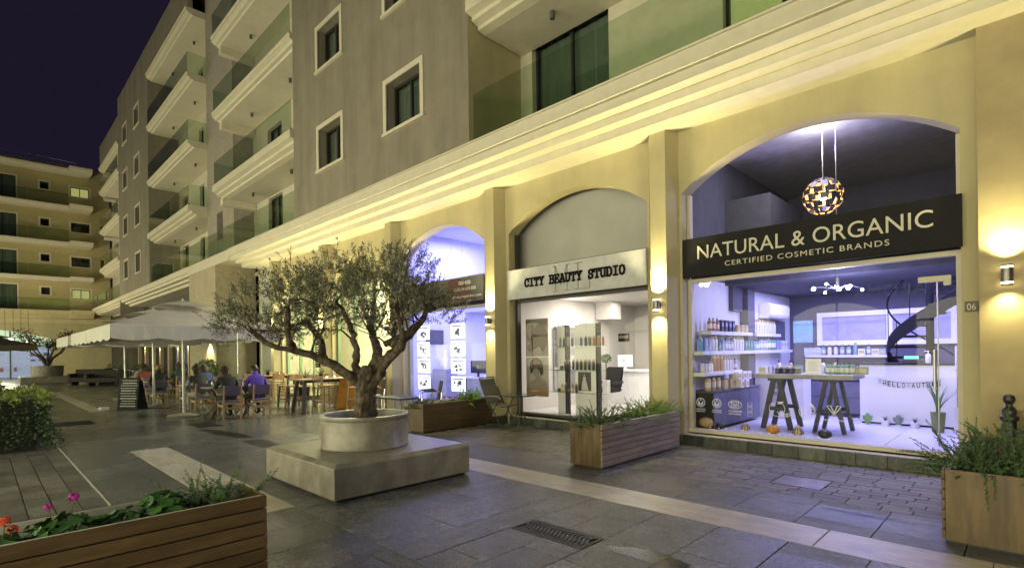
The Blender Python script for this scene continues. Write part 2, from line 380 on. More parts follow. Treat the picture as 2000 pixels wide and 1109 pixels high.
# cornice
prof = [(8.2, 4.95), (7.29, 4.95), (7.29, 5.085), (7.075, 5.085), (7.075, 5.2), (6.86, 5.2), (6.86, 5.33), (6.875, 5.335), (6.875, 5.348), (6.86, 5.352), (6.80, 5.36), (6.80, 5.575), (6.77, 5.58), (6.77, 5.61), (8.5, 5.61)]
MB().prism(prof, FX, -22.0, 7).build('cornice', TRIM, bld, **WX)
MB().prism(prof, FX, -44, -27.6).build('cornice', TRIM, bld, **WX)
MB().box(-27.6, -22.0, 6.80, 8.2, 5.2, 5.61).build('cornice', TRIM, bld, **WX)
MB().box(-27.5, -23.7, 6.83, 8.4, 0, 5.2).build('projecting_wall', M('grey_render', (.44, .39, .28), .85, stain=.1), bld, **WX)
MB().box(-44, 7, 8.5, 8.9, 5.61, 5.63).build('slab_edge', TRIM, bld, **WX)
# slate plinth tiles below the shopfronts
PL = M('slate_plinth', (.075, .085, .078), .4, var=.4, vs=5, bump=.35, bs=14, rv=.45, stain=.3, ss=3)
s_pl = MB().box(-.5, .5, 0, .05, 0, .16).build('plinth_tile', PL, bld, bev=.003); s_pl.location = (18 - 3.2, 7.86 - 7.85, 0); s_pl.scale = (.3, 1, 1)
for (a, b) in bays[:2]:
    x = a - .02
    while x < b:
        L = .335; xe = min(x + L, b + .02)
        if not (abs(x + .17 + 3.2) < .02): inst(s_pl, 'plinth_tile', bld, ((x + xe) / 2 + 18, -.035, 0), 0, None, (xe - x - .006, 1, 1))
        x += L
s_pl.location = (18 - .45, -.036, 0); s_pl.scale = (.12, 1, 1)
for px in piers[:2]:
    MB().prism([(px - .14, YP - .02), (px + .14, YP - .02), (px + .245, YW - .03), (px - .305, YW - .03)], FZ, 0, .16).build('plinth', PL, bld, **WX)
# ---- walls with openings
def wall_open(mb, P, u0, u1, z0, z1, ops, depth):
    us = sorted({u0, u1, *[o[0] for o in ops], *[o[1] for o in ops]}); zs = sorted({z0, z1, *[o[2] for o in ops], *[o[3] for o in ops]})
    for ua, ub in zip(us, us[1:]):
        for za, zb in zip(zs, zs[1:]):
            um, zm = (ua + ub) / 2, (za + zb) / 2
            if any(o[0] < um < o[1] and o[2] < zm < o[3] for o in ops): continue
            mb.quad(P(ua, 0, za), P(ub, 0, za), P(ub, 0, zb), P(ua, 0, zb))
    for a, b, c, d in ops:
        for p, q in (((a, c), (a, d)), ((a, d), (b, d)), ((b, d), (b, c)), ((b, c), (a, c))):
            mb.quad(P(p[0], 0, p[1]), P(q[0], 0, q[1]), P(q[0], depth, q[1]), P(p[0], depth, p[1]))
PM = lambda Y: (lambda u, d, z: (u, Y + d, z))
def pbox(mb, P, u0, u1, d0, d1, z0, z1):
    vs = [P(u, d, z) for z in (z0, z1) for u, d in ((u0, d0), (u1, d0), (u1, d1), (u0, d1))]
    mb.add(vs, [(0, 3, 2, 1), (4, 5, 6, 7), (0, 1, 5, 4), (1, 2, 6, 5), (2, 3, 7, 6), (3, 0, 4, 7)])
def window(root, P, a, b, c, d, depth=.2, surround=.12, sash=2, lit=False, curtain=True, door=False, trim=True, frame=DARKFRAME):
    s = MB()
    if trim:
        pbox(s, P, a - surround, a, -.035, .02, c, d + surround); pbox(s, P, b, b + surround, -.035, .02, c, d + surround); pbox(s, P, a, b, -.035, .02, d, d + surround)
        if not door: pbox(s, P, a - surround - .03, b + surround + .03, -.06, .03, c - .07, c)
    f = MB(); t = .05
    pbox(f, P, a, b, depth - .03, depth + .04, d - t, d); pbox(f, P, a, b, depth - .03, depth + .04, c, c + t)
    for k in range(sash + 1):
        u = a + (b - a - t) * k / sash; pbox(f, P, u, u + t, depth - .03, depth + .04, c + t, d - t)
    w = f.build('window', frame, root, **WX)
    if trim: s.build('surround', TRIM, w, **WX)
    for k in range(sash):
        g = MB(); u = a + (b - a - t) * k / sash + t; v = a + (b - a - t) * (k + 1) / sash
        g.quad(P(u, depth, c + t), P(v, depth, c + t), P(v, depth, d - t), P(u, depth, d - t)); g.build('pane', WING, w, **WX)
    g = MB()
    if lit: g.quad(P(a, depth + .06, c), P(b, depth + .06, c), P(b, depth + .06, d), P(a, depth + .06, d)); g.build('blind', YWIN, w, **WX)
    elif curtain:
        n = 14
        for k in range(n):
            u0, u1 = a + (b - a) * k / n, a + (b - a) * (k + 1) / n
            g.quad(P(u0, depth + .10 + .03 * (k % 2), c), P(u1, depth + .10 + .03 * ((k + 1) % 2), c), P(u1, depth + .10 + .03 * ((k + 1) % 2), d), P(u0, depth + .10 + .03 * (k % 2), d))
        g.build('curtain', CURT, w, **WX)
    else:
        pbox(g, P, a, b, depth + .6, depth + .62, c, d); g.build('dark_room', DARKIN, w, **WX)
    return w
LV = [5.61, 8.36, 11.3, 14.35, 17.3]; TOP = 19.0
# taupe block above the office
ops = [(x0, x1, z0, z0 + 1.13) for z0 in (6.67, 9.46, 12.4, 15.4) for x0, x1 in ((-14.22, -12.92), (-10.73, -9.38))]
b1 = MB(); wall_open(b1, PM(6.80), -15.92, -7.81, 5.61, TOP, ops, .24); b1.quad((-15.92, 6.8, 5.61), (-15.92, 9, 5.61), (-15.92, 9, TOP), (-15.92, 6.8, TOP))
b1.quad((-15.92, 6.8, TOP), (-7.81, 6.8, TOP), (-7.81, 12, TOP), (-15.92, 12, TOP)); b1.build('taupe_wall', GREYWALL, bld, **WX)
for o in ops[:6]: window(bld, PM(6.80), *o, depth=.24)
# second taupe block farther down
ops = [(x0, x1, z0, z0 + 1.13) for z0 in (6.6, 9.42, 12.42, 15.4) for x0, x1 in ((-42.3, -41.05), (-38.75, -37.45))]
b2 = MB(); wall_open(b2, PM(6.80), -44.0, -35.2, 5.61, TOP, ops, .24); b2.quad((-35.2, 6.8, 5.61), (-35.2, 9, 5.61), (-35.2, 9, TOP), (-35.2, 6.8, TOP)); b2.quad((-44, 6.8, TOP), (-35.2, 6.8, TOP), (-35.2, 12, TOP), (-44, 12, TOP)); b2.quad((-44, 6.8, 0), (-44, 9, 0), (-44, 9, TOP), (-44, 6.8, TOP))
b2.build('taupe_wall', GREYWALL, bld, **WX)
for o in ops: window(bld, PM(6.80), *o, depth=.24, sash=1, curtain=False)
# recessed white walls behind the balconies
WHITE = M('white_render', (.60, .57, .47), .85, var=.05, stain=.1, ss=.5)
def recess(x0, x1, Y, doors):
    m = MB(); wall_open(m, PM(Y), x0, x1, 5.61, TOP - .2, [d[:4] for d in doors], .18); m.build('recessed_wall', WHITE, bld, **WX)
    for d in doors: window(bld, PM(Y), *d[:4], depth=.16, surround=.08, sash=d[4], door=True, lit=d[5], trim=False)
dr = []
for L in LV[:4]:
    dr += [(-21.9, -20.5, L, L + 2.2, 2, False), (-18.6, -17.2, L, L + 2.2, 2, False)]
dr2 = []
for L in LV[:4]:
    dr2 += [(-34.6, -33.4, L, L + 2.15, 1, False), (-31.2, -30.4, L + .9, L + 2.1, 1, False), (-28.6, -27.6, L, L + 2.15, 1, False)]
recess(-23.5, -15.92, 8.3, dr); recess(-35.2, -27.0, 8.3, dr2)
pw = MB(); wall_open(pw, PM(7.5), -27.0, -23.5, 5.61, TOP, [(-25.7, -24.9, 6.6, 7.8)], .3)
for xx in (-27.0, -23.5): pw.quad((xx, 7.5, 5.61), (xx, 8.35, 5.61), (xx, 8.35, TOP), (xx, 7.5, TOP))
pw.build('core_wall', M('pale_taupe_render', (.38, .35, .30), .88, stain=.1), bld, **WX)
window(bld, PM(7.5), -25.7, -24.9, 6.6, 7.8, depth=.25, sash=1, trim=False, curtain=False)
MB().quad((-7.81, 6.8, 5.61), (-7.81, 8.3, 5.61), (-7.81, 8.3, TOP), (-7.81, 6.8, TOP)).build('end_wall', CREAM, bld, **WX)
dA = [(-7.48, -5.55, 5.63, 8.02, 2, False), (-3.42, -1.7, 5.63, 8.02, 2, True), (.4, 2.2, 5.63, 8.02, 2, False)]
recess(-7.81, 7, 8.3, dA)
def balcony(x0, x1, L, big=False, ends=(True, True), rail=True, yf=6.70, yb=8.3, lamps=(), npan=1.3, slabv=True):
    root = None
    if slabv:
        if big: pr = [(yb, L), (yf, L), (yf, L - .24), (yf + .16, L - .28), (yf + .16, L - .36), (yf + .32, L - .40), (yf + .32, L - .47), (yf + .5, L - .5), (yb, L - .5)]
        else: pr = [(yb, L), (yf, L), (yf, L - .05), (yf + .03, L - .06), (yf + .03, L - .17), (yf + .10, L - .2), (yf + .14, L - .26), (yf + .24, L - .27), (yf + .28, L - .32), (yb, L - .32)]
        root = MB().prism(pr, FX, x0, x1).build('balcony', TRIM, bld, **WX)
    else: root = bld
    if rail:
        n = max(1, round((x1 - x0) / npan)); w_ = (x1 - x0 - .08) / n
        MB().box(x0 + .03, x1 - .03, yf + .04, yf + .09, L + .002, L + .035).build('rail_base', DARKFRAME, root, **WX)
        for k in range(n): MB().box(x0 + .04 + k * w_ + .008, x0 + .04 + (k + 1) * w_ - .008, yf + .055, yf + .07, L + .036, L + .93).build('glass_panel', RAILG, root, **WX)
        for e, xx in zip(ends, (x0 + .05, x1 - .05)):
            if e: MB().box(xx - .007, xx + .007, yf + .08, yb - .02, L + .012, L + .93).build('glass_panel', RAILG, root, **WX)
    return root
balcony(-7.78, 6.9, 5.61, ends=(False, False), slabv=False, yf=6.79, npan=2.75)
balcony(-7.78, 6.9, 8.36, ends=(False, False), yf=6.72, big=True, npan=2.75)
balcony(-35.15, -15.95, 5.61, ends=(False, False), slabv=False, yf=6.79, npan=1.47)
for k, L in enumerate(LV[1:]):
    balcony(-23.5, -15.95, L, big=(k == 0), ends=(True, False), npan=1.28, rail=k < 3)
    MB().box(-23.5, -23.2, 7.0, 8.28, L - (.75 if k == 0 else .6), L - (.5 if k == 0 else .32)).build('end_beam', TRIM, bld, **WX)
    balcony(-35.15, -27.0, L, big=(k == 0), ends=(False, True), npan=1.2, rail=k < 3)
for a, b in ((-35.15, -27.0), (-23.5, -15.95)):
    MB().box(a, b, 6.80, 7.0, LV[4], TOP).box(a, b, 6.80, 12, TOP - .02, TOP + .001).build('parapet', GREYWALL if a < -30 else TRIM, bld, **WX)
# last balconies before the corner
rw = MB(); wall_open(rw, PM(8.3), -57, -44.0, 0, TOP - 2, [], .2); rw.build('recessed_wall', WHITE, bld, **WX)
for k, L in enumerate(LV[1:4] + [16.2]):
    balcony(-51.6, -44.05, L, big=(k == 0), ends=(True, False), npan=1.3, rail=k < 3); 
    MB().box(-51.6, -51.3, 7.0, 8.28, L - .6, L - .4).build('end_beam', TRIM, bld, **WX)
balcony(-57, -44.05, 5.61, ends=(False, False), yf=6.79, npan=1.4, big=True)
MB().box(-51.6, -44.0, 6.8, 7.0, 16.2, 17.9).build('parapet', GREYWALL, bld, **WX)
# core of the building: closes it behind the rooms
MB().box(-57, 7, 14.2, 14.5, 0, TOP - .3).box(-57, 7, 8.9, 14.2, TOP - .5, TOP - .3).box(7, 7.2, 7.65, 14.5, 0, TOP - .3).build('rear_wall', DARKIN, bld, **WX)
MB().box(-57, 7, 9.6, 9.8, 5.62, TOP - .5).build('inner_wall', DARKIN, bld, **WX)

# small cylindrical lamps under the balconies (unlit)
s_cl = thing('ceiling_lamp', 'x', 'lamp', (0, 0, 0), 0, 'unlit cylinder lamps under the balconies')
MB().cyl((0, 0, 0), (0, 0, -.02), .035).build('mount', ALU, s_cl); MB().cyl((0, 0, -.02), (0, 0, -.15), .05, n=16).cyl((0, 0, -.15), (0, 0, -.152), .04).build('shade', M('lamp_grey', (.10, .10, .10), .4), s_cl)
names = {0: 'first', 1: 'second', 2: 'third', 3: 'topmost'}
first = True
def clamp_(x, y, z, lab):
    global first
    if first: s_cl.location = (x, y, z); s_cl['label'] = lab; first = False; return
    dup(s_cl, (x, y, z), 0, lab)
clamp_(-6.32, 7.6, 7.86, 'unlit cylinder lamp under the balcony above the beauty studio')
for k, L in enumerate(LV[1:]):
    off = .5 if k == 0 else .32
    for q, x in enumerate((-21.6, -18.0)):
        clamp_(x, 7.6, L - off, 'unlit cylinder lamp under the %s slab of the nearer white balconies, %s one' % (names[k], ('farther', 'nearer')[q]))
    for q, x in enumerate((-33.2, -29.2)):
        clamp_(x, 7.6, L - off, 'unlit cylinder lamp under the %s slab of the farther white balconies, %s one' % (names[k], ('farther', 'nearer')[q]))
    if k < 3: clamp_(-46.2, 7.6, L - off, 'tiny cylinder lamp under the %s balcony beyond the second taupe block' % names[k])

# ------------------------------------------------------------------ building that closes the street
far = thing('apartment_block', 'dim yellow apartment block with long balconies closing the far end of the street', 'building', (-58.2, -4, 0))
PF = lambda u, d, z: (-58.2 - d, u, z)
OCH = M('ochre_render', (.50, .43, .23), .9, var=.06, stain=.14, ss=.4)
FL = [5.45, 8.2, 11.15, 14.2]; FT = 17.3
ops = []; kinds = []
for k, L in enumerate(FL):
    for c0, kk in ((-24, 0), (-11, 0), (1.5, 0)):
        ops += [(c0 - .9, c0 + .75, L + .02, L + 2.05), (c0 + 2.2, c0 + 2.75, L + 1.35, L + 1.95), (c0 + 4.15, c0 + 5.4, L + 1.1, L + 1.9)]
fwall = MB(); wall_open(fwall, PF, -30, 8.3, 4.9, FT, ops, .18); fwall.build('wall', OCH, far, **WX)
for i, o in enumerate(ops):
    k = i // 9; t = i % 3
    window(far, PF, *o, depth=.14, surround=.12 if t else .1, sash=1 if t == 1 else 2, lit=(i in (8, 35)), curtain=(t == 0), door=(t == 0))
for k, L in enumerate(FL + [FT]):
    pr = [(-58.3, L), (-57.0, L), (-57.0, L - .1), (-57.05, L - .12), (-57.05, L - .2), (-57.15, L - .23), (-57.15, L - .3), (-57.3, L - .34), (-58.3, L - .34)]
    if k == 0: pr = [(-58.3, L), (-57.0, L), (-57.0, L - .35), (-57.2, L - .38), (-57.2, L - .5), (-57.4, L - .53), (-57.4, L - .65), (-58.3, L - .66)]
    s_ = MB().prism(pr, lambda u, v, w: (u, w, v), -30, 5.4).prism([(q + 1.0, v) if q > -58 else (q, v) for q, v in pr], lambda u, v, w: (u, w, v), 5.4, 6.9).build('balcony', TRIM if k else CREAM, far, **WX)
    if k < 4:
        r_ = MB(); r_.box(-57.06, -57.03, -30, 5.4, L + .9, L + .93)
        r_.build('handrail', DARKFRAME, s_, **WX)
        for q in range(14): MB().box(-57.055, -57.045, -30 + q * 2.53, -30 + q * 2.53 + 2.5, L + .03, L + .9).build('glass_panel', RAILG, s_, **WX)
MB().box(-59, -58.2, -30, 8.3, FT - .01, FT + .5).build('parapet', OCH, far, **WX)
MB().box(-75, -59, -30, 8.3, 0, FT).build('core', OCH, far, **WX)
# passage under it: cream side wall, glazed fanlight and a lit shop
MB().box(-58.25, -58.0, 4.35, 8.3, 0, 4.9).build('ground_wall', CREAM, far, **WX)
fa = MB(); arch_wall(fa, -12, 4.35, -5.2, 4.35 - .02, 3.1, 3.9, 0, -.12, .12, 4.9)
# rotate the panel into the Y-Z plane
fa.v = [(-58.1 + v[1], v[0], v[2]) for v in fa.v]; fa.build('ground_arch', CREAM, far, **WX)
MB().box(-58.12, -58.09, -12, 4.3, 2.55, 2.62).box(-58.13, -58.08, 1.75, 1.85, 0, 4.2).box(-58.13, -58.08, .55, .6, 0, 4.2).build('glazing_frame', DARKFRAME, far, **WX)
MB().quad((-58.11, -5, 2.6), (-58.11, 4.3, 2.6), (-58.11, 4.3, 4), (-58.11, -5, 4)).build('fanlight', M('lit_fanlight', (.4, .5, .42), .4, emit=(.45, .62, .42), es=.35), far, **WX)
SHOPB = M('far_shop_light', (.3, .35, .45), .5, emit=(.40, .52, 1.0), es=.14)
fs = MB(); fs.box(-58.9, -58.8, -8, 4.3, 0, 2.5); fs.build('shop_interior', SHOPB, far, **WX)
rgs = random.Random(3)
for k in range(26):
    yy = rgs.uniform(-4, 4.1); zz = rgs.choice((.5, .9, 1.3, 1.7)); MB().box(-58.78, -58.5, yy, yy + rgs.uniform(.12, .45), zz, zz + rgs.uniform(.1, .33)).build('shop_goods', M('far_goods%d' % (k % 4), ((.05, .08, .2), (.3, .1, .1), (.1, .1, .12), (.4, .45, .5))[k % 4], .5), far, **WX)
# ------------------------------------------------------------------ opposite side of the street (seen in the glass, and the source of its light)
opp = thing('shopping_block', 'low cream block of lit shops across the street, behind the photographer', 'building', (-12, -9.5, 0))
ow = MB()
OB = [(-56 + 4.4 * i, -56 + 4.4 * i + 3.4) for i in range(16)]
xs = [-58] + [(a[1] + b[0]) / 2 for a, b in zip(OB, OB[1:])] + [15]
for i, (a, b) in enumerate(OB): arch_wall(ow, xs[i], xs[i + 1], a, b, 2.9, 3.4, 0, -9.75, -9.5, 5.0)
ow.build('arched_wall', CREAM, opp, **WX)
MB().box(-58, 15, -9.9, -9.3, 5.0, 5.4).box(-58, 15, -9.7, -9.5, 5.4, 11).build('upper_wall', GREYWALL, opp, **WX)
OG = M('lit_shop_window', (.4, .35, .25), .5, emit=(1.0, .93, .58), es=OPP_E)
for a, b in OB:
    MB().quad((a, -9.62, .3), (b, -9.62, .3), (b, -9.62, 3.4), (a, -9.62, 3.4)).build('lit_window', OG, opp, **WX)
    MB().box((a + b) / 2 - .03, (a + b) / 2 + .03, -9.6, -9.56, 0, 3.4).box(a, b, -9.6, -9.56, 2.5, 2.58).build('window_frame', DARKFRAME, opp, **WX)
asg = thing('shop_sign', 'dark sign with white AROMA lettering across the street, mirrored in the shop glass', 'sign', (-4, -9.46, 3.4))
MB().box(-6.2, -2.6, -9.46, -9.40, 3.42, 4.15).build('board', BLACK, asg, **WX)
text('lettering', 'AROMA', .62, emis('white_backlit', (.9, .95, 1), 1.6), asg, (-2.85, -9.39, 3.55), (-1, 0, 0), (0, 0, 1), spacing=1.15)

# street lamps added out of view to light paving and hedge from above
for i, (x, y) in enumerate(((-9.0, -3.6), (-1.0, -4.2), (-19.0, -3.8))):
    t = thing('added_street_lamp', 'added unseen black post lamp with pale lantern on the near side of the street, %s one' % ('middle', 'rightmost', 'leftmost')[i], 'lamp', (x, y, 0), 0, 'added post lamps behind the photographer')
    MB().lathe([(.12, 0), (.12, .08), (.06, .2), (.045, 3.9), (.06, 3.95)], n=16).build('post', BLACKM, t, smooth=True)
    MB().lathe([(.06, 3.95), (.2, 4.0), (.26, 4.3), (.2, 4.5), (.001, 4.52)], n=20).build('lantern', glass('lantern_glass', (.95, .93, .88), .3), t, smooth=True)
    MB().lathe([(.30, 4.52), (.28, 4.56), (.05, 4.64), (.001, 4.66)], n=20).build('cap', BLACKM, t, smooth=True); MB().ball((0, 0, 4.25), .1, 12, 8).build('bulb', emis('street_bulb', (1, .93, .66), 12), t, smooth=True)
    light('added_street_light', 'POINT', (x, y, 4.1), LAMP_E, (1, .93, .66), t, .22)
# ------------------------------------------------------------------ shopfronts
SILL = M('cream_alu_frame', (.56, .52, .42), .5, var=.04)
def shopfront(a, b, zs, zt, sign, frame, zlo=.17, yg=8.08, mull=(), door=None, upmull=()):
    f = MB(); t = .06
    f.box(a, b, yg - .08, yg + .06, zlo - .02, zlo + .07); f.box(a, b, yg - .05, yg + .05, sign[0] - .06, sign[0]); f.box(a, b, yg - .05, yg + .05, sign[1], sign[1] + .05)
    f.box(a, a + t, yg - .05, yg + .05, zlo + .07, sign[0] - .06); f.box(b - t, b, yg - .05, yg + .05, zlo + .07, sign[0] - .06)
    f.box(a, a + .05, yg - .05, yg + .05, sign[1] + .05, zs); f.box(b - .05, b, yg - .05, yg + .05, sign[1] + .05, zs)
    fr = f.build('shop_window', frame, bld, **WX)
    MB().box(a, b, YW + .02, yg - .08, 0, zlo - .004).build('sill', SILL, fr, **WX)
    xs_ = [a + t] + list(mull) + [b - t]
    for u, v in zip(xs_, xs_[1:]): MB().quad((u + .003, yg, zlo + .07), (v - .003, yg, zlo + .07), (v - .003, yg, sign[0] - .06), (u + .003, yg, sign[0] - .06)).build('pane', SHOPG, fr, **WX)
    p = arch_pts(a, b, zs, zt); us = [a + .05] + list(upmull) + [b - .05]
    for u, v in zip(us, us[1:]):
        g = MB(); q = [pt for pt in p if u < pt[0] < v]
        zz = lambda x: next((p0[1] + (p1[1] - p0[1]) * (x - p0[0]) / (p1[0] - p0[0]) for p0, p1 in zip(p, p[1:]) if p0[0] <= x <= p1[0]), zs)
        poly = [(u + .003, sign[1] + .05), (v - .003, sign[1] + .05), (v - .003, zz(v))] + q[::-1] + [(u + .003, zz(u))]
        g.add([(x_, yg, z_) for x_, z_ in poly], [tuple(range(len(poly)))]); g.build('pane', SHOPG, fr, **WX)
    MB().box(a, b, yg + .07, yg + .09, sign[0] - .05, sign[1]).build('sign_backing', DARKIN, fr, **WX)
    return fr
shopfront(-3.93, -.56, 3.97, 4.56, (2.62, 3.22), SILL, mull=(-1.73, -.80), upmull=(-2.62,))
shopfront(-7.80, -4.545, 3.97, 4.56, (2.59, 3.20), DARKFRAME, mull=(-5.8,), upmull=(-6.75, -5.9))
shopfront(-11.77, -8.56, 3.97, 4.56, (2.60, 3.24), M('lilac_frame', (.35, .35, .42), .5), mull=(-9.9,), upmull=(-10.3,))
# signs
sg = thing('shop_sign', 'black sign board reading NATURAL & ORGANIC above the violet lit shop window', 'sign', (-2.2, 7.84, 2.62))
MB().box(-3.90, -.545, 7.80, 7.845, 2.62, 3.22).build('board', BLACK, sg, bev=.003, **WX)
LET = M('ivory_letters', (.62, .59, .48), .5, var=.03)
def fit_text(nm, body, x0, x1, z0, h, mat, root, y, spacing=1.0, depth=.012, offset=0):
    o = text(nm, body, 1.0, mat, root, (0, y, 0), (1, 0, 0), (0, 0, 1), depth=depth, spacing=spacing, offset=offset)
    xs_ = [v.co.x for v in o.data.vertices]; zs_ = [v.co.z for v in o.data.vertices]; ys_ = [v.co.y for v in o.data.vertices]
    ym = sum(ys_) / len(ys_); off = Vector(root.location) if root.parent is None else Vector(root.location) + Vector(root.parent.location)
    sx = (x1 - x0) / (max(xs_) - min(xs_)); sz = h / (max(zs_) - min(zs_))
    mx_, mz_ = min(xs_), min(zs_)
    for v in o.data.vertices:
        v.co.x = (v.co.x - mx_) * sx + x0 - off.x; v.co.z = (v.co.z - mz_) * sz + z0 - off.z
    return o
fit_text('lettering', 'NATURAL & ORGANIC', -3.65, -.80, 2.885, .205, LET, sg, 7.795, spacing=1.02)
fit_text('tagline', 'CERTIFIED COSMETIC BRANDS', -3.23, -1.22, 2.735, .072, LET, sg, 7.796, spacing=1.2)
sg = thing('shop_sign', 'pale grey sign board reading CITY BEAUTY STUDIO in typewriter letters', 'sign', (-6.2, 7.84, 2.59))
MB().box(-7.80, -4.535, 7.79, 7.845, 2.585, 3.19).build('board', M('pale_sign', (.50, .51, .53), .5), sg, bev=.003, **WX)
# slab-serif stroke letters
SER = {
 'C': ([[(.9, .72), (.82, .92), (.5, 1), (.2, .88), (.08, .5), (.2, .12), (.5, 0), (.8, .06), (.92, .2)]], [((.9, .62), (.9, 1.0))]),
 'I': ([[(.5, 0), (.5, 1)]], [((.15, 0), (.85, 0)), ((.15, 1), (.85, 1))]),
 'T': ([[(.5, 0), (.5, 1)], [(.05, 1), (.95, 1)]], [((.28, 0), (.72, 0)), ((.05, .72), (.05, 1)), ((.95, .72), (.95, 1))]),
 'Y': ([[(.1, 1), (.5, .5), (.9, 1)], [(.5, 0), (.5, .5)]], [((.25, 0), (.75, 0)), ((-.05, 1), (.3, 1)), ((.7, 1), (1.05, 1))]),
 'B': ([[(.18, 0), (.18, 1), (.6, 1), (.82, .9), (.82, .66), (.6, .54), (.18, .54)], [(.6, .54), (.9, .42), (.9, .12), (.65, 0), (.18, 0)]], [((0, 0), (.3, 0)), ((0, 1), (.3, 1))]),
 'E': ([[(.18, 0), (.18, 1)], [(.0, 1), (.88, 1)], [(.18, .52), (.6, .52)], [(.0, 0), (.92, 0)]], [((.88, .74), (.88, 1)), ((.92, 0), (.92, .28)), ((.6, .4), (.6, .64))]),
 'A': ([[(.08, 0), (.46, 1), (.54, 1), (.92, 0)], [(.22, .34), (.78, .34)], [(.25, 1), (.5, 1)]], [((-.06, 0), (.28, 0)), ((.72, 0), (1.06, 0))]),
 'U': ([[(.15, 1), (.15, .28), (.28, .05), (.5, 0), (.72, .05), (.85, .28), (.85, 1)]], [((0, 1), (.34, 1)), ((.66, 1), (1, 1))]),
 'S': ([[(.86, .72), (.78, .93), (.5, 1), (.2, .9), (.16, .7), (.3, .56), (.7, .46), (.88, .3), (.8, .08), (.5, 0), (.2, .07), (.12, .28)]], [((.86, .66), (.86, 1)), ((.12, 0), (.12, .34))]),
 'D': ([[(.18, 0), (.18, 1), (.55, 1), (.85, .82), (.92, .5), (.85, .18), (.55, 0), (.18, 0)]], [((0, 0), (.3, 0)), ((0, 1), (.3, 1))]),
 'O': ([[(.5, 0), (.2, .1), (.07, .5), (.2, .9), (.5, 1), (.8, .9), (.93, .5), (.8, .1), (.5, 0)]], []),
 'M': ([[(.14, 0), (.14, 1), (.5, .25), (.86, 1), (.86, 0)]], [((0, 0), (.3, 0)), ((.7, 0), (1, 0)), ((0, 1), (.14, 1)), ((.86, 1), (1, 1))]),
 'L': ([[(.25, 1), (.25, 0), (.9, 0)]], [((.05, 1), (.5, 1)), ((.9, 0), (.9, .28)), ((.05, 0), (.25, 0))])}
def slab_text(body, x0, x1, z0, h, y, th, mb, ratio=.74):
    adv = (x1 - x0) / len(body); cw = adv * ratio
    for i, ch in enumerate(body):
        if ch == ' ': continue
        ox = x0 + i * adv + (adv - cw) / 2
        st, se = SER[ch]
        for pl in st + [list(s) for s in se]:
            for (a, b), (c, d) in zip(pl, pl[1:]):
                A = Vector((ox + a * cw, y, z0 + b * h)); B = Vector((ox + c * cw, y, z0 + d * h)); dd = (B - A).normalized() * th * .42
                mb.beam(A - dd, B + dd, th, .012, 0, (0, 1, 0))
m = MB(); slab_text('ML', -6.60, -5.60, 2.65, .48, 7.786, .022, m, .8); m.build('monogram', M('grey_print', (.36, .36, .35), .6), sg, **WX)
m = MB(); slab_text('CITY BEAUTY STUDIO', -7.30, -4.93, 2.815, .15, 7.778, .035, m, .86); m.build('lettering', BLACK, sg, **WX)
sg = thing('shop_sign', 'dark grey and red sign with white phone numbers behind the olive crown', 'sign', (-10.1, 7.84, 2.6))
MB().box(-11.76, -8.555, 7.80, 7.845, 2.66, 3.22).build('board', M('dark_sign', (.09, .085, .085), .5), sg, bev=.003, **WX)
MB().prism([(-10.0, 2.67), (-8.75, 2.67), (-9.35, 3.21), (-9.75, 3.21)], FY, 7.796, 7.80).build('red_panel', M('sign_red', (.085, .022, .02), .5), sg, **WX)
SW = M('white_print', (.7, .7, .7), .6)
fit_text('lettering', '7000 4420', -9.40, -8.98, 3.05, .085, SW, sg, 7.792); fit_text('lettering', '(357) 24 623 222', -9.55, -8.80, 2.90, .085, SW, sg, 7.792); fit_text('lettering', 'moreproperties.com', -9.60, -8.62, 2.73, .09, SW, sg, 7.792)
pl = thing('number_plate', 'small dark house number plate reading 06 right of the shop door', 'plate', (-.475, 7.85, 1.88))
MB().box(-.535, -.42, 7.835, 7.85, 1.88, 2.0).build('plate', M('plate_brown', (.10, .075, .06), .5), pl, bev=.002, **WX)
fit_text('lettering', '06', -.515, -.44, 1.90, .075, LET, pl, 7.832, depth=.004)

# ------------------------------------------------------------------ wall lamps
LB = M('lamp_steel', (.20, .19, .18), .35, .8)
def wall_lamp(x, y, z, lab, e=60.0, real=True, n_=0):
    t = thing('wall_lamp', lab, 'lamp', (x, y, z), 0, 'up and down wall lamps on the facade')
    MB().box(-.03, .03, -.04, 0, -.05, .05).build('bracket', LB, t, bev=.004)
    n = 20; c = (0, -.085, 0)
    MB().lathe([(.043, -.075), (.05, -.075), (.05, .075), (.043, .075)], c, n).build('body', LB, t, smooth=True)
    for s in (-1, 1):
        MB().lathe([(.046, s * .082 - .006), (.046, s * .082 + .006)], c, n).build('light_ring', WARMGLOW, t)
        MB().lathe([(.049, s * .1 - .011), (.049, s * .1 + .009)], c, n).build('collar', LB, t)
        if real:
            light('lamp_light', 'SPOT', (x, y - .085, z + s * .125), e * (2.3 if s > 0 else .40), WARM, t, .03, rot=(-.10 if s < 0 else math.pi + .30, 0, 0), spot=R(130), blend=1)
    return t
wall_lamp(-.176, 7.65, 2.235, 'steel up and down lamp on the rough wall at the far right', 48)
wall_lamp(-4.205, YP, 2.21, 'steel up and down lamp on the pier between beauty studio and cosmetics shop', 85)
wall_lamp(-4.205 - PITCH, YP, 2.16, 'steel up and down lamp on the pier left of the beauty studio', 85)
wall_lamp(-4.205 - 2 * PITCH, YP, 2.16, 'steel up and down lamp on the pier half hidden by the olive crown', 95)
wall_lamp(-4.205 - 3 * PITCH, YP, 2.16, 'steel up and down lamp on the pier behind the high bar tables', 95)
wall_lamp(-4.205 - 4 * PITCH, YP, 2.16, 'steel up and down lamp on the last pier before the projecting wall', 60)
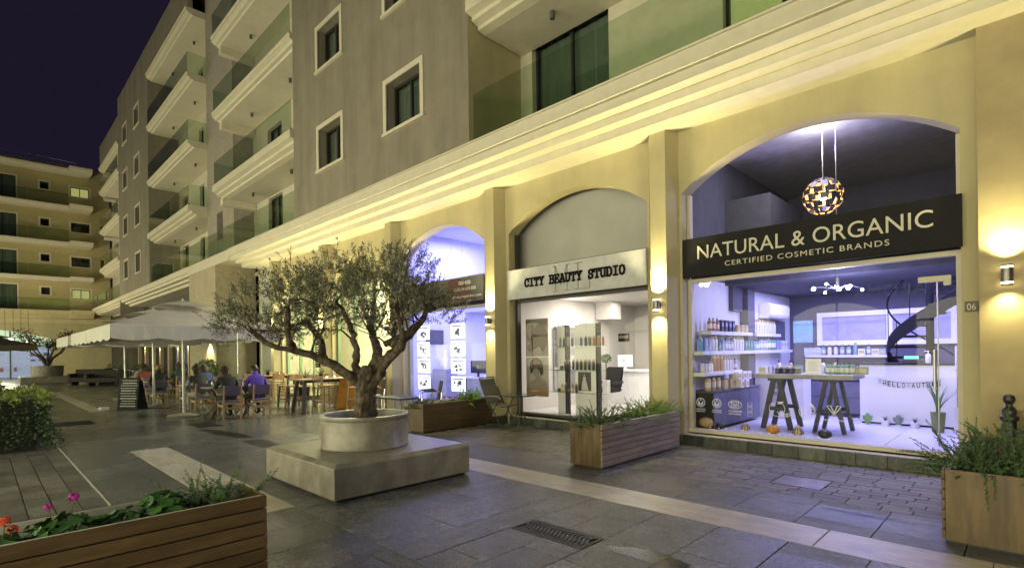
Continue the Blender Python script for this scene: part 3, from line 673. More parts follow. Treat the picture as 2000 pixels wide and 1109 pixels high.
wall_lamp(3.6, 7.65, 2.235, 'steel up and down lamp on the rough wall beyond the right edge', 70)

# ------------------------------------------------------------------ cosmetics shop interior
WV = M('shop_white_wall', (.62, .62, .66), .8, var=.04); SLATE = M('shop_slate_wall', (.10, .10, .145), .8, var=.06)
DGREY = M('charcoal_gypsum', (.085, .085, .10), .85)
WGLOSS = M('white_gloss', (.74, .74, .76), .3, var=.02)
rm = thing('shop_interior', None, None); del_ = None
rm['kind'] = 'structure'
MB().box(-4.12, -3.98, 8.13, 13.3, .0, 2.7).build('interior_wall', WV, rm); MB().box(-4.12, -3.98, 8.13, 13.3, 2.7, 5.0).build('upper_wall', DGREY, rm)
MB().box(-4.0, 1.2, 13.2, 13.35, 0, 5.0).build('rear_wall', SLATE, rm)
MB().box(1.2, 1.35, 8.13, 13.3, 0, 5.0).build('interior_wall', SLATE, rm)
MB().box(-4.1, 1.3, 8.2, 13.3, 4.93, 5.0).build('ceiling', M('shop_ceiling', (.45, .45, .5), .8), rm)
MB().box(-3.98, 1.2, 9.6, 13.2, 2.66, 2.86).build('mezzanine', DGREY, rm)
MB().box(-3.975, -3.2, 9.65, 11.5, 3.0, 4.2).build('mezzanine_wall', DGREY, rm)
MB().box(-4.1, 1.3, 8.0, 13.3, .0, .185).build('floor_bed', M('grout', (.3, .3, .32), .8), rm)
TILE = M('white_floor_tile', (.66, .66, .70), .3, var=.05, vs=2, rv=.03)
s_t = MB().box(-.497, .497, -.497, .497, -.01, 0).build('floor_tile', TILE, rm, bev=.002); s_t.location = (.7, 8.62, .2)
for i in range(6):
    for j in range(6):
        if (i, j) != (5, 0): inst(s_t, 'floor_tile', rm, (-3.5 + i * .84, 8.62 + j * .84, .2), 0, None, (.84, .84, 1))
s_t.location = (-3.5 + 5 * .84, 8.62, .2); s_t.scale = (.84, .84, 1)
MB().box(-3.9, -1.73, 8.02, 8.13, .17, .245).build('threshold', SILL, rm)
for k, (x0, x1) in enumerate(((-3.95, -2.4), (-2.38, -.9), (-.88, .9))): MB().box(x0, x1, 9.62, 9.635, 2.87, 3.62).build('balustrade_glass', glass('mezz_glass', (.72, .82, .84), 1, haze=.25), rm)
for x0 in (-1.9, -.6): MB().box(x0, x0 + 1.1, 13.17, 13.19, 3.0, 3.7).build('upper_window', M('amber_blind', (.4, .35, .15), .7, emit=(.5, .42, .16), es=.25), rm)
MB().box(-3.98, -3.9, 9.75, 10.2, 2.2, 2.66).box(-3.97, -3.82, 10.25, 10.6, .2, 2.66).build('wall_pier', DGREY, rm)
MB().box(-3.985, -3.96, 11.2, 12.8, 1.5, 2.1).build('niche', SLATE, rm)
# back window
bw = MB(); PB = lambda u, d, z: (u, 13.2 - d, z)
for a, b, c, d in ((-3.40, -1.0, 2.17, 2.27), (-3.40, -1.0, 1.55, 1.65), (-3.40, -3.30, 1.65, 2.17), (-2.12, -2.02, 1.65, 2.17), (-1.1, -1.0, 1.65, 2.17)): bw.box(a, b, 13.12, 13.199, c, d)
bw.build('inner_window', WGLOSS, rm); MB().box(-3.3, -1.1, 13.17, 13.19, 1.65, 2.17).build('frosted_pane', M('frosted_violet', (.30, .30, .46), .35), rm)
light('shop_ceiling_light', 'AREA', (-1.8, 11.2, 2.64), 105, VIO, rm, 3.6, 2.4)
light('shop_front_light', 'AREA', (-2.2, 9.0, 4.9), 14, (.75, .75, 1), rm, 2.0, .6)
# shelves
SHM = M('shelf_laminate', (.60, .60, .58), .45)
shelves = [(8.40, 10.20, 1.80, .26, 'upper left white wall shelf nearest the window'), (8.08, 12.5, 1.47, .26, 'long middle white wall shelf running to the back'), (8.06, 9.58, 1.13, .30, 'low left white wall shelf nearest the window'), (10.55, 11.95, 1.80, .2, 'short white shelf in the dark niche below the air conditioner')]
for y0, y1, z, d, lab in shelves:
    o = MB().box(-3.978, -3.978 + d, y0, y1, z - .06, z).build('wall_shelf', SHM, None, bev=.003); tag(o, lab, 'shelf', 'white shelves on the left wall')
o = MB().box(-3.6, -2.0, 12.95, 13.19, 1.29, 1.34).build('wall_shelf', SHM, None, bev=.003); tag(o, 'white shelf along the back wall below the inner window', 'shelf')
cab = thing('base_cabinet', 'slate grey base cabinet with plain doors under the left shelves', 'cabinet', (-3.8, 9.2, .2))
MB().box(-3.975, -3.62, 8.22, 10.2, .24, .80).build('carcass', DARKIN, cab, **WX)
for k in range(4): MB().box(-3.622, -3.60, 8.23 + k * .49, 8.23 + k * .49 + .48, .25, .79).build('door', M('slate_door', (.13, .13, .19), .5), cab, bev=.002, **WX)
MB().box(-3.978, -3.595, 8.20, 10.22, .80, .825).build('worktop', DGREY, cab, **WX)
cab = thing('display_cabinet', 'white cabinet with a round grey emblem standing behind the trestle table', 'cabinet', (-3.4, 10.7, .2))
MB().box(-3.80, -2.95, 10.5, 10.95, .2, .98).build('carcass', WGLOSS, cab, bev=.004, **WX)
em = MB()
for r in (.105, .075, .035):
    pts = [(-3.42 + r * math.cos(a), 10.497, .72 + r * math.sin(a)) for a in [2 * math.pi * k / 28 for k in range(29)]]; em.tube(pts, .006, 4)
for k in range(12): a = 2 * math.pi * k / 12; em.ball((-3.42 + .056 * math.cos(a), 10.497, .72 + .056 * math.sin(a)), .01, 6, 4)
em.build('emblem', M('grey_ink', (.12, .12, .14), .6), cab, **WX)
fit_text('lettering', 'NATURA', -3.52, -3.30, .545, .038, M('grey_ink'), cab, 10.495, depth=.003); fit_text('lettering', 'SIBERICA', -3.58, -3.25, .485, .048, M('grey_ink'), cab, 10.495, depth=.003)
cab = thing('drawer_unit', 'dark drawer counter behind the trestle table', 'cabinet', (-2.7, 11.6, .2))
MB().box(-3.1, -2.25, 11.4, 11.9, .25, .88).build('carcass', DARKIN, cab, **WX)
for i in range(2):
    for j in range(2): MB().box(-3.09 + i * .42, -3.09 + i * .42 + .41, 11.385, 11.4, .27 + j * .3, .27 + j * .3 + .29).build('drawer', M('slate_door'), cab, bev=.002, **WX)
MB().box(-3.11, -2.24, 11.38, 11.92, .88, .905).build('worktop', DGREY, cab, **WX)
# products
PM_ = [M('prod%d' % i, c, .35, var=.03) for i, c in enumerate(((.62, .62, .60), (.55, .57, .62), (.25, .30, .45), (.10, .25, .16), (.45, .35, .18), (.06, .06, .08), (.35, .16, .10), (.15, .35, .55), (.7, .7, .7), (.30, .22, .38)))]
LABW = M('label_print', (.72, .70, .64), .6)
def bottle_src(kind):
    t = thing('bottle' if kind < 3 else 'box', 'x', 'bottle' if kind < 3 else 'box', (0, 0, -50))
    if kind == 0: MB().lathe([(.001, 0), (.026, 0), (.028, .006), (.028, .10), (.02, .118), (.010, .124)], n=10).build('body', PM_[0], t, smooth=True); MB().cyl((0, 0, .124), (0, 0, .155), .012, n=8).build('cap', PM_[5], t); MB().cyl((0, 0, .03), (0, 0, .085), .0287, n=10, cap=False).build('label', LABW, t)
    if kind == 1: MB().lathe([(.001, 0), (.033, 0), (.034, .004), (.034, .045), (.033, .05)], n=12).build('body', PM_[0], t, smooth=True); MB().cyl((0, 0, .05), (0, 0, .068), .035, n=12).build('lid', PM_[5], t)
    if kind == 2: MB().lathe([(.001, 0), (.02, 0), (.024, .01), (.026, .13), (.022, .15), (.02, .152)], n=10).build('body', PM_[0], t, smooth=True); MB().cyl((0, 0, .152), (0, 0, .185), .017, n=8).build('cap', PM_[4], t)
    if kind == 3: MB().box(-.03, .03, -.025, .025, 0, .12).build('carton', PM_[0], t, bev=.001); MB().box(-.024, .024, -.0256, -.025, .05, .09).build('label', PM_[2], t)
    if kind == 4: MB().box(-.045, .045, -.04, .04, 0, .09).build('carton', PM_[0], t, bev=.001); MB().box(-.035, .035, -.0406, -.04, .02, .07).build('label', PM_[4], t)
    return t
PSRC = [bottle_src(k) for k in range(5)]
rp = random.Random(5)
COLN = {0: 'white', 1: 'pale grey', 2: 'slate blue', 3: 'green', 4: 'ochre', 5: 'black', 6: 'brown red', 7: 'sky blue', 8: 'bright white', 9: 'mauve'}
KN = ('bottle', 'jar', 'slim bottle', 'carton', 'square carton')
OW_ = 'first second third fourth fifth sixth seventh eighth ninth tenth eleventh twelfth thirteenth fourteenth fifteenth sixteenth seventeenth eighteenth nineteenth twentieth'.split()
def ordw(n):
    return OW_[n] if n < 20 else ('twenty ' if n < 29 else 'thirty ' if n < 39 else 'forty ') + OW_[(n + 1) % 10 - 1 if (n + 1) % 10 else 9] if (n + 1) % 10 else ('thirtieth' if n < 30 else 'fortieth')
def product(kind, loc, mat, lab, group, rz=0, s=1):
    t = dup(PSRC[kind], loc, rz, lab, group, None, s)
    b = t.children[0] if t.children else None
    for ch in t.children:
        if ch.name.startswith(('body', 'carton')): ch.material_slots[0].link = 'OBJECT'; ch.material_slots[0].material = mat
    return t
def shelf_row(y0, y1, z, x, lab, kinds, mats, step=(.065, .085), turn=math.pi / 2, rows=1, s=(.9, 1.25)):
    y = y0; run = 0; cn = 0
    while y < y1:
        if run <= 0: run = rp.randint(1, 4); k = rp.choice(kinds); mi_ = rp.choice(mats); mt = PM_[mi_]; sc_ = rp.uniform(*s)
        for r_ in range(rows):
            product(k, (x - r_ * .09, y, z), mt, '%s %s on the %s, %s from the window' % (COLN[mi_], KN[k], lab, ordw(cn)), 'goods on the ' + lab, turn, sc_); cn += 1
        y += rp.uniform(*step) * (1.3 if k == 4 else 1) * sc_; run -= 1
shelf_row(8.5, 10.1, 1.802, -3.79, 'upper left shelf by the window', (3, 4, 0, 4), (4, 5, 5, 0, 6), s=(1.4, 1.9), step=(.09, .11))
shelf_row(8.18, 12.4, 1.472, -3.80, 'long middle shelf', (0, 2, 3, 1, 0), (0, 1, 2, 3, 4, 8, 7), s=(1.2, 1.7), step=(.085, .1))
shelf_row(8.15, 9.5, 1.132, -3.76, 'low left shelf by the window', (0, 2, 3), (0, 1, 8, 6), s=(1.1, 1.6), step=(.09, .1))
shelf_row(10.65, 11.85, 1.802, -3.86, 'short niche shelf', (0, 2), (0, 1, 8), s=(1.3, 1.7), step=(.09, .1))
shelf_row(8.3, 9.2, .827, -3.74, 'slate base cabinet', (0, 4, 3), (3, 4, 0), s=(1.4, 1.8), step=(.1, .12))
for i in range(10): product(4, (-3.75 + .1 * (i % 2), 9.25 + .11 * (i % 5), .826 + .14 * (i // 5)), PM_[8], '%s white carton of the %s layer on the slate base cabinet' % (ordw(i % 5), ('lower', 'upper')[i // 5]), 'white cartons on the base cabinet', math.pi / 2, 1.5)
x = -3.5; cn = 0
while x < -2.1:
    k = rp.choice((3, 4, 0, 2)); mi_ = rp.choice((0, 7, 7, 8, 1)); cn += 1; product(k, (x, 13.05, 1.342), PM_[mi_], '%s %s on the back wall shelf, %s along it' % (COLN[mi_], KN[k], ordw(cn - 1)), 'goods on the back wall shelf', 0, 1.4); x += .12
# trestle table
tb = thing('trestle_table', 'high display table with grey top on two dark A-frame trestles', 'table', (-2.56, 9.35, .2))
MB().box(-3.27, -1.86, 8.97, 9.72, 1.02, 1.09).build('table_top', M('grey_oak', (.34, .33, .31), .5, stretch=(1, 8, 1), var=.2), tb, bev=.004, **WX)
TL = M('dark_trestle', (.045, .045, .05), .5)
for xc, a_, b_ in ((-2.95, -3.16, -2.74), (-2.2, -2.40, -2.0)):
    for y in (9.07, 9.58):
        for xe in (a_, b_):
            MB().beam((xc + (.035 if xe > xc else -.035), y, 1.02), (xe, y, .2), .05, .075).build('leg', TL, tb, **WX)
    MB().box(xc - .12, xc + .12, 9.03, 9.62, .98, 1.018).build('head_rail', TL, tb, **WX); MB().box(xc - .125, xc + .125, 9.055, 9.085, .50, .56).build('stretcher', TL, tb, **WX); MB().box(xc - .125, xc + .125, 9.565, 9.595, .50, .56).build('stretcher', TL, tb, **WX)
for i in range(7): product(1, (-2.95 + .1 * (i % 4), 9.15 + .12 * (i // 4), 1.092), PM_[5], '%s dark jar of the %s row on the trestle table' % (ordw(i % 4), ('front', 'back')[i // 4]), 'jars on the trestle table', 0, 1.25)
for i in range(4): product(4, (-3.16 + .02 * i, 9.1 + .14 * i, 1.092), PM_[1], '%s grey carton from the front at the table end' % ordw(i), 'cartons on the trestle table', 0, 1.3)
for i in range(6): product(0, (-2.24 + .065 * i, 9.2, 1.092), PM_[3], '%s green bottle of the row on the trestle table' % ordw(i), 'green bottles on the trestle table', 0, 1.2)
for i in range(12): product((0, 1, 4)[i % 3], (-3.05 + .06 * i + (.3 if i > 5 else 0), 9.52, 1.092 + (.0)), PM_[(0, 3, 1, 4, 8, 3)[i % 6]], '%s item of the back row on the trestle table' % ordw(i), 'goods at the back of the trestle table', 0, 1.35)
for i in range(5): product(4, (-2.2 + .1 * i, 9.32, 1.092), PM_[3], '%s green carton behind the green bottles on the trestle table' % ordw(i), 'green cartons on the trestle table', 0, 1.3)
ob = thing('table_sign', 'upright white card in an acrylic stand on the trestle table', 'sign', (-2.43, 9.15, 1.092))
MB().box(-.11, .11, -.004, .004, .004, .24).build('card', WGLOSS, ob); MB().box(-.12, .12, -.04, .04, 0, .004).build('foot', SHM, ob)
m = MB()
for i in range(5): m.box(-.07, .07 - .02 * (i % 2), -.006, -.0045, .06 + i * .03, .064 + i * .03)
m.build('print', M('grey_ink'), ob)
# counter with garland
ct = thing('shop_counter', 'white counter with black top and a HELLO AUTUMN garland', 'counter', (-1.58, 11, .2))
MB().box(-2.12, -.7, 10.68, 11.3, .23, 1.20).build('front', WGLOSS, ct, bev=.004, **WX); MB().box(-2.17, -.68, 10.64, 11.34, 1.20, 1.225).build('worktop', BLACK, ct, bev=.003, **WX); MB().box(-2.10, -.72, 10.72, 11.28, .2, .23).build('kick', DARKIN, ct, **WX)
gl = thing('garland', 'black paper letter garland hung across the white counter front', 'garland', (-1.45, 10.66, .9))
INK = M('black_paper', (.015, .015, .018), .7)
gx0, gx1 = -1.86, -1.02
gz = lambda t: .965 - .10 * 4 * t * (1 - t) * .55
MB().tube([(gx0 + (gx1 - gx0) * k / 16, 10.665, gz(k / 16)) for k in range(17)], .003, 5).build('string', INK, gl, **WX)
chars = '*HELLO*AUTUMN'
for i, c_ in enumerate(chars):
    t_ = (i + .5) / len(chars); xx = gx0 + (gx1 - gx0) * t_
    if c_ == '*':
        m = MB()
        for k in range(4):
            for s in (-1, 1): m.add([(xx, 10.662, gz(t_) - .015 - k * .017), (xx + s * .022, 10.662, gz(t_) - .006 - k * .017), (xx + s * .012, 10.662, gz(t_) - .018 - k * .017)], [(0, 1, 2)])
        m.build('leaf_sprig', INK, gl, **WX)
    else: fit_text('letter', c_, xx - .021, xx + .021, gz(t_) - .085, .08, INK, gl, 10.662, depth=.003, offset=.006)
cr_ = thing('cash_register', 'black cash display with green digits on the counter', 'register', (-1.42, 10.85, 1.227))
MB().box(-.12, .12, -.08, .08, 0, .05).box(-.11, .11, -.01, .02, .05, .13).build('case', BLACKM, cr_, bev=.004); MB().box(-.095, .095, -.0125, -.0105, .07, .115).build('display', emis('green_digits', (.15, .8, .6), 1.2), cr_)
sd = thing('soap_dispenser', 'white pump bottle on the counter beside the cash display', 'bottle', (-1.2, 10.85, 1.227)); MB().lathe([(.001, 0), (.035, 0), (.037, .01), (.037, .13), (.02, .15), (.012, .155)], n=14).build('body', WGLOSS, sd, smooth=True); MB().cyl((0, 0, .155), (0, 0, .19), .006).box(-.05, .012, -.008, .008, .19, .202).build('pump', WGLOSS, sd)
def pot(x, y, lab, kind):
    t = thing('potted_cactus', lab, 'plant', (x, y, .2), 0, 'small pots in front of the counter')
    G1 = M('cactus_green', (.16, .30, .10), .6, var=.2) if kind != 2 else M('cactus_grey', (.20, .26, .20), .6, var=.2)
    if kind in (0, 2):
        m = MB(); m.ball((0, 0, .10), .045, 10, 8, 1, .6, 2.2)
        for s in (-1, 1): m.tube([(0, 0, .08), (s * .05, 0, .09), (s * .058, 0, .15)], [.018, .02, .016], 8)
        m.build('cactus', G1, t, smooth=True)
        if kind == 2:
            MB().lathe([(.001, 0), (.035, 0), (.04, .03)], n=12).build('pot', WGLOSS, t)
    else:
        MB().lathe([(.001, 0), (.052, 0), (.062, .09), (.057, .09), (.05, .08), (.001, .08)], n=18).build('pot', WGLOSS, t, smooth=True)
        m = MB()
        for k in range(14):
            a = k * 2.4; l_ = .05 + .015 * (k % 3); m.add([(.012 * math.cos(a + 1.5), .012 * math.sin(a + 1.5), .08), (-.012 * math.cos(a + 1.5), -.012 * math.sin(a + 1.5), .08), (l_ * math.cos(a) * .8, l_ * math.sin(a) * .8, .08 + .06 + .01 * (k % 4))], [(0, 1, 2)])
        m.build('leaves', M('succulent', (.05, .10, .06), .5), t)
pot(-1.98, 10.52, 'small yellow green cactus figure left of the pots by the counter', 0); pot(-1.735, 10.52, 'white pot with dark succulent, left one by the counter', 1); pot(-1.56, 10.52, 'grey green branching cactus between two white pots', 2); pot(-1.34, 10.5, 'white pot with dark succulent, right one by the counter', 1)
# orchid display by the door
od = thing('flower_stand', 'tall wrapped plant with long green leaves standing inside the door', 'plant', (-1.02, 10.2, .2))
MB().lathe([(.001, 0), (.07, 0), (.095, .30), (.085, .30), (.001, .27)], n=10).build('wrap', M('olive_wrap', (.13, .15, .07), .6), od)
m = MB()
for k in range(16):
    a = k * 2.4; h_ = .45 + .3 * ((k * 7) % 5) / 5; sp = .16 + .06 * (k % 3); ca, sa = math.cos(a), math.sin(a)
    for j in range(4):
        t0, t1 = j / 4, (j + 1) / 4; w0, w1 = .022 * (1 - t0 * .8), .022 * (1 - t1 * .85)
        p0 = Vector((ca * sp * t0 ** 1.6, sa * sp * t0 ** 1.6, .26 + h_ * t0 * (1 - .25 * t0))); p1 = Vector((ca * sp * t1 ** 1.6, sa * sp * t1 ** 1.6, .26 + h_ * t1 * (1 - .25 * t1))); n_ = Vector((-sa, ca, 0))
        m.quad(p0 - n_ * w0, p0 + n_ * w0, p1 + n_ * w1, p1 - n_ * w1)
m.build('leaves', M('orchid_leaf', (.06, .16, .05), .45, var=.3), od)
ds = thing('gift_display', 'white tiered stand with pink parcel right of the tall plant', 'stand', (-.72, 10.6, .2))
MB().box(-.14, .3, -.1, .2, 0, .36).build('plinth', WGLOSS, ds, bev=.003); MB().box(-.12, .28, -.08, .18, .6, .62).box(-.12, .28, -.08, .18, .92, .94).box(-.12, -.10, -.08, .18, .36, 1.3).box(.26, .28, -.08, .18, .36, 1.3).build('tier', WGLOSS, ds)
MB().ball((.02, -.02, .44), .075, 10, 8).build('parcel', M('pink_foil', (.5, .05, .2), .25), ds, smooth=True)
for k in range(5): MB().box(-.09 + k * .07, -.05 + k * .07, -.05, .0, .62 + .32 * (k % 2), .72 + .32 * (k % 2)).build('item', PM_[(2, 6, 9, 0, 4)[k]], ds)
fit_text('lettering', 'm', -.80, -.66, .30, .06, M('grey_ink'), ds, 10.497, depth=.002)
# spiral staircase
st = thing('spiral_staircase', 'black spiral staircase with curved side band behind the counter', 'staircase', (-1.29, 11.95, .2))
STM = M('stair_black', (.010, .010, .012), .75, spec=.15)
MB().cyl((0, 0, 0), (0, 0, 3.4), .06, n=14).build('pole', STM, st, smooth=True)
NS = 14; RS = .62
ang = lambda k: R(45) + k * R(25)
for k in range(NS):
    a0, a1 = ang(k), ang(k) + R(27); z = (k + 1) * 2.62 / NS
    MB().prism([(.05 * math.cos(a0), .05 * math.sin(a0)), (RS * math.cos(a0), RS * math.sin(a0)), (RS * math.cos((a0 + a1) / 2), RS * math.sin((a0 + a1) / 2)), (RS * math.cos(a1), RS * math.sin(a1))], FZ, z - .035, z).build('tread', STM, st)
m = MB(); hr = []; vs = []
for k in range(NS * 3 + 1):
    a = ang(k / 3) + R(5); z = (k / 3 + 1) * 2.62 / NS; c_, s_ = math.cos(a), math.sin(a)
    vs += [(RS * c_, RS * s_, z - .14), (RS * c_, RS * s_, z + .12), ((RS + .012) * c_, (RS + .012) * s_, z + .12), ((RS + .012) * c_, (RS + .012) * s_, z - .14)]; hr.append((RS * c_, RS * s_, z + .85))
fs = []
for k in range(NS * 3):
    for j in range(4): fs.append((4 * k + j, 4 * k + (j + 1) % 4, 4 * k + 4 + (j + 1) % 4, 4 * k + 4 + j))
m.add(vs, fs); m.build('side_band', STM, st, smooth=True); MB().tube(hr, .016, 6).build('handrail', STM, st, smooth=True)
for k in range(0, NS, 2):
    a = ang(k) + R(5); z = (k + 1) * 2.62 / NS; MB().cyl((RS * math.cos(a), RS * math.sin(a), z), (RS * math.cos(a), RS * math.sin(a), z + .85), .008, n=6).build('baluster', STM, st)
# air conditioner, posters
ac = thing('air_conditioner', 'white wall air conditioner on the left shop wall', 'air conditioner', (-3.9, 11.85, 2.12))
MB().prism([(-3.978, 2.12), (-3.80, 2.12), (-3.755, 2.19), (-3.75, 2.36), (-3.79, 2.43), (-3.978, 2.43)], FY, 11.25, 12.45).build('case', WGLOSS, ac, bev=.01, seg=2, **WX)
MB().box(-3.80, -3.76, 11.3, 12.4, 2.14, 2.15).build('flap', M('ac_grey', (.4, .4, .42), .5), ac, **WX)
po = thing('poster', 'blue beach poster with pale lettering on the back wall', 'poster', (-3.72, 13.17, 1.62))
MB().box(-3.90, -3.50, 13.16, 13.19, 1.62, 2.12).build('panel', M('poster_sky', (.16, .34, .62), .5, emit=(.16, .32, .6), es=.2), po, **WX); MB().box(-3.88, -3.52, 13.155, 13.159, 1.64, 1.80).build('print', M('poster_sea', (.30, .5, .6), .5), po, **WX); fit_text('lettering', 'COOLA', -3.87, -3.53, 2.03, .06, WGLOSS, po, 13.153, depth=.003)
po = thing('poster', 'small pale card with lettering standing on the back shelf', 'poster', (-3.5, 12.96, 1.34))
MB().box(-3.62, -3.28, 12.955, 12.965, 1.34, 1.50).build('card', M('pale_blue_card', (.45, .5, .6), .5), po, **WX); fit_text('lettering', 'COOLA', -3.60, -3.30, 1.41, .055, WGLOSS, po, 12.952, depth=.003)
# pumpkins and gourds on the window sill
def gourd(x, lab, kind, r):
    t = thing('pumpkin', lab, 'pumpkin', (x, 8.26, .2455), 0, 'pumpkins and gourds along the shop window')
    cols = {'pale': (.52, .36, .18), 'dark': (.03, .032, .03), 'orange': (.60, .27, .04), 'stripe': (.50, .42, .22)}
    mt = M('gourd_' + kind, cols[kind], .5, var=.25, vs=3, stretch=(8, 8, .8))
    if kind == 'stripe' or kind == 'bell':
        MB().lathe([(.001, 0), (r * .7, .005), (r, r * .6), (r * .85, r * 1.1), (r * .4, r * 1.7), (r * .25, r * 2.3), (.001, r * 2.4)], n=20, lobes=10, la=.08).build('gourd', mt, t, smooth='all')
        if kind == 'stripe':
            m = MB()
            for k in range(9):
                a = 2 * math.pi * k / 9; m.tube([(math.cos(a) * q * 1.05, math.sin(a) * q * 1.05, z) for q, z in ((r * .95, r * .35), (r * 1.02, r * .7), (r * .85, r * 1.15), (r * .42, r * 1.7))], .005, 4)
            m.build('stripe', M('gourd_dark', (.03, .032, .03), .5), t)
    else:
        MB().lathe([(.001, .008), (r * .5, 0), (r * .9, r * .35), (r, r * .75), (r * .85, r * 1.2), (r * .4, r * 1.45), (.001, r * 1.38)], n=32, lobes=12, la=.14).build('flesh', mt, t, smooth='all')
    MB().tube([(0, 0, r * 1.35), (.004, 0, r * 1.6), (.015, 0, r * 1.75)], [.012, .009, .008], 6).build('stem', M('gourd_stem', (.18, .14, .07), .8), t)
gourd(-3.74, 'large pale tan pumpkin at the left corner of the shop window', 'pale', .115); gourd(-3.52, 'small dark green squash beside the pale pumpkin', 'dark', .065); gourd(-3.14, 'small striped gourd in the left half of the window', 'stripe', .055); gourd(-2.74, 'squat orange pumpkin in the middle of the window sill', 'orange', .085); gourd(-2.40, 'larger cream gourd with dark stripes in front of the trestle', 'stripe', .065); gourd(-2.06, 'black bell shaped gourd at the right end of the sill', 'dark', .08)
m = MB()
for k in range(15): m.ball((-3.8 + k * .13 + rp.uniform(-.02, .02), 8.2 + rp.uniform(-.03, .03), .255), .0045, 6, 4)
tag(m.build('fairy_lights', emis('fairy', (1, .65, .25), 2)), 'string of tiny warm fairy lights along the shop window sill', 'lights', kind='stuff')
# decals on the glass
DEC = M('white_vinyl', (.70, .70, .72), .6, emit=(.5, .5, .6), es=.08)
YD = 8.072
def ring(m, x, z, r, th=.006, n=28, sy=1): m.tube([(x + r * math.cos(2 * math.pi * k / n), YD, z + sy * r * math.sin(2 * math.pi * k / n)) for k in range(n + 1)], th / 2, 4)
def decal(lab, x, fn, lines):
    t = thing('window_decal', lab, 'decal', (x, YD, .6)); m = MB(); fn(m, x); m.build('emblem', DEC, t, **WX)
    for s, x0, x1, z0, h in lines: fit_text('lettering', s, x0, x1, z0, h, DEC, t, YD, depth=.002)
def fig(m, x):
    ring(m, x, .66, .068, .009); m.ball((x, YD, .70), .012, 8, 5, 1, .1, 1)
    for s in (-1, 1): m.tube([(x + s * .005, YD, .62), (x + s * .025, YD, .655), (x + s * .045, YD, .69)], [.004, .009, .003], 5); m.tube([(x + s * .005, YD, .61), (x + s * .03, YD, .63), (x + s * .05, YD, .65)], [.003, .007, .002], 5)
decal('white round COSMOS ORGANIC decal low on the shop glass', -3.76, fig, [('COSMOS', -3.835, -3.685, .54, .026), ('ORGANIC', -3.835, -3.685, .508, .026)])
decal('fainter round COSMOS decal beside the first one', -3.50, fig, [('COSMOS', -3.57, -3.43, .54, .022), ('NATURAL', -3.575, -3.425, .512, .02)])
decal('oval ECO CERT decal on the shop glass', -3.22, lambda m, x: ring(m, x, .655, .098, .008, sy=.62), [('ECO', -3.28, -3.16, .66, .04), ('CERT', -3.285, -3.155, .612, .04), ('COSMOS', -3.32, -3.12, .54, .03), ('NATURAL', -3.315, -3.125, .50, .026)])
decal('small square decal at the edge of the cabinet', -3.0, lambda m, x: [m.tube([(x - .03, YD, .5), (x + .03, YD, .5), (x + .03, YD, .7), (x - .03, YD, .7), (x - .03, YD, .5)], .003, 4), ring(m, x, .64, .018, .006), ring(m, x, .56, .018, .006)], [])
decal('round Vegan decal with a leaf over the left trestle', -2.62, lambda m, x: [ring(m, x, .63, .105, .007), m.add([(x, YD, .70), (x + .035, YD, .735), (x + .1, YD, .74), (x + .055, YD, .705)], [(0, 1, 2, 3)])], [('Vegan', -2.62, -2.38, .52, .075)])
decal('round GMO FREE decal with a leaf between the trestles', -2.22, lambda m, x: [m.tube([(x + .11 * math.cos(a), YD, .62 + .11 * math.sin(a)) for a in [R(50) + R(280) * k / 24 for k in range(25)]], .0045, 4), m.add([(x - .0, YD, .71), (x + .04, YD, .75), (x + .06, YD, .68), (x + .1, YD, .66)], [(0, 1, 3, 2)])], [('GMO', -2.305, -2.125, .61, .052), ('FREE', -2.305, -2.115, .55, .05)])
decal('cruelty free decal with bunny ears over the right trestle', -1.90, lambda m, x: [[m.tube([(x, YD, .60), (x + s * .05, YD, .66), (x + s * .085, YD, .715), (x + s * .04, YD, .72), (x, YD, .62)], .006, 5) for s in (-1, 1)], ring(m, x, .585, .025, .007, sy=.6)], [('cruelty free', -2.03, -1.77, .50, .045)])
# glass door fittings
dh = thing('door_handle', None, None, (-.83 + 18, 8.08 - 7.85, .9)); dh.parent = bld
for y in (8.03, 8.14): MB().cyl((-.83, y, .98), (-.83, y, 1.46), .013, n=10).build('bar', ALU, dh, smooth=True, **WX)
MB().cyl((-.83, 8.03, 1.06), (-.83, 8.14, 1.06), .008).cyl((-.83, 8.03, 1.38), (-.83, 8.14, 1.38), .008).build('fixing', ALU, dh, **WX)
dc = thing('door_closer', None, None, (-.8 + 18, 8.1 - 7.85, 2.25)); dc.parent = bld; MB().box(-.98, -.67, 8.05, 8.11, 2.27, 2.34).box(-.74, -.67, 8.05, 8.11, 2.22, 2.27).build('box', SILL, dc, bev=.003, **WX)
MB().cyl((-.80, 8.09, .3), (-.80, 8.09, 2.27), .008).build('edge_rod', ALU, dc, **WX)
# lamps in the shop
BULB = emis('cool_bulb', (.75, .75, 1), 30)
ch = thing('chandelier', 'small chromed branch chandelier with bright white bulbs inside the shop', 'chandelier', (-2.12, 9.3, 2.35))
MB().cyl((0, 0, .05), (0, 0, 2.55), .006).cyl((0, 0, .02), (0, 0, .22), .022).build('stem', ALU, ch)
for k in range(8):
    a = 2 * math.pi * k / 8 + .3; rr = .32 - .1 * (k % 2); x_, y_, z_ = rr * math.cos(a), rr * math.sin(a), .02 + .05 * (k % 3)
    MB().tube([(0, 0, .06), (x_ * .6, y_ * .6, .09), (x_, y_, z_ + .02)], .006, 6).build('arm', ALU, ch); MB().ball((x_, y_, z_), .028 if k in (1, 4, 6) else .018, 10, 8).build('bulb', BULB, ch, smooth=True)
light('chandelier_light', 'POINT', (-2.12, 9.3, 2.2), 40, VIO, ch, .15)
pe = thing('pendant_lamp', 'globe pendant lamp of dark shingle plates with glowing copper inside', 'lamp', (-2.30, 9.3, 3.86))
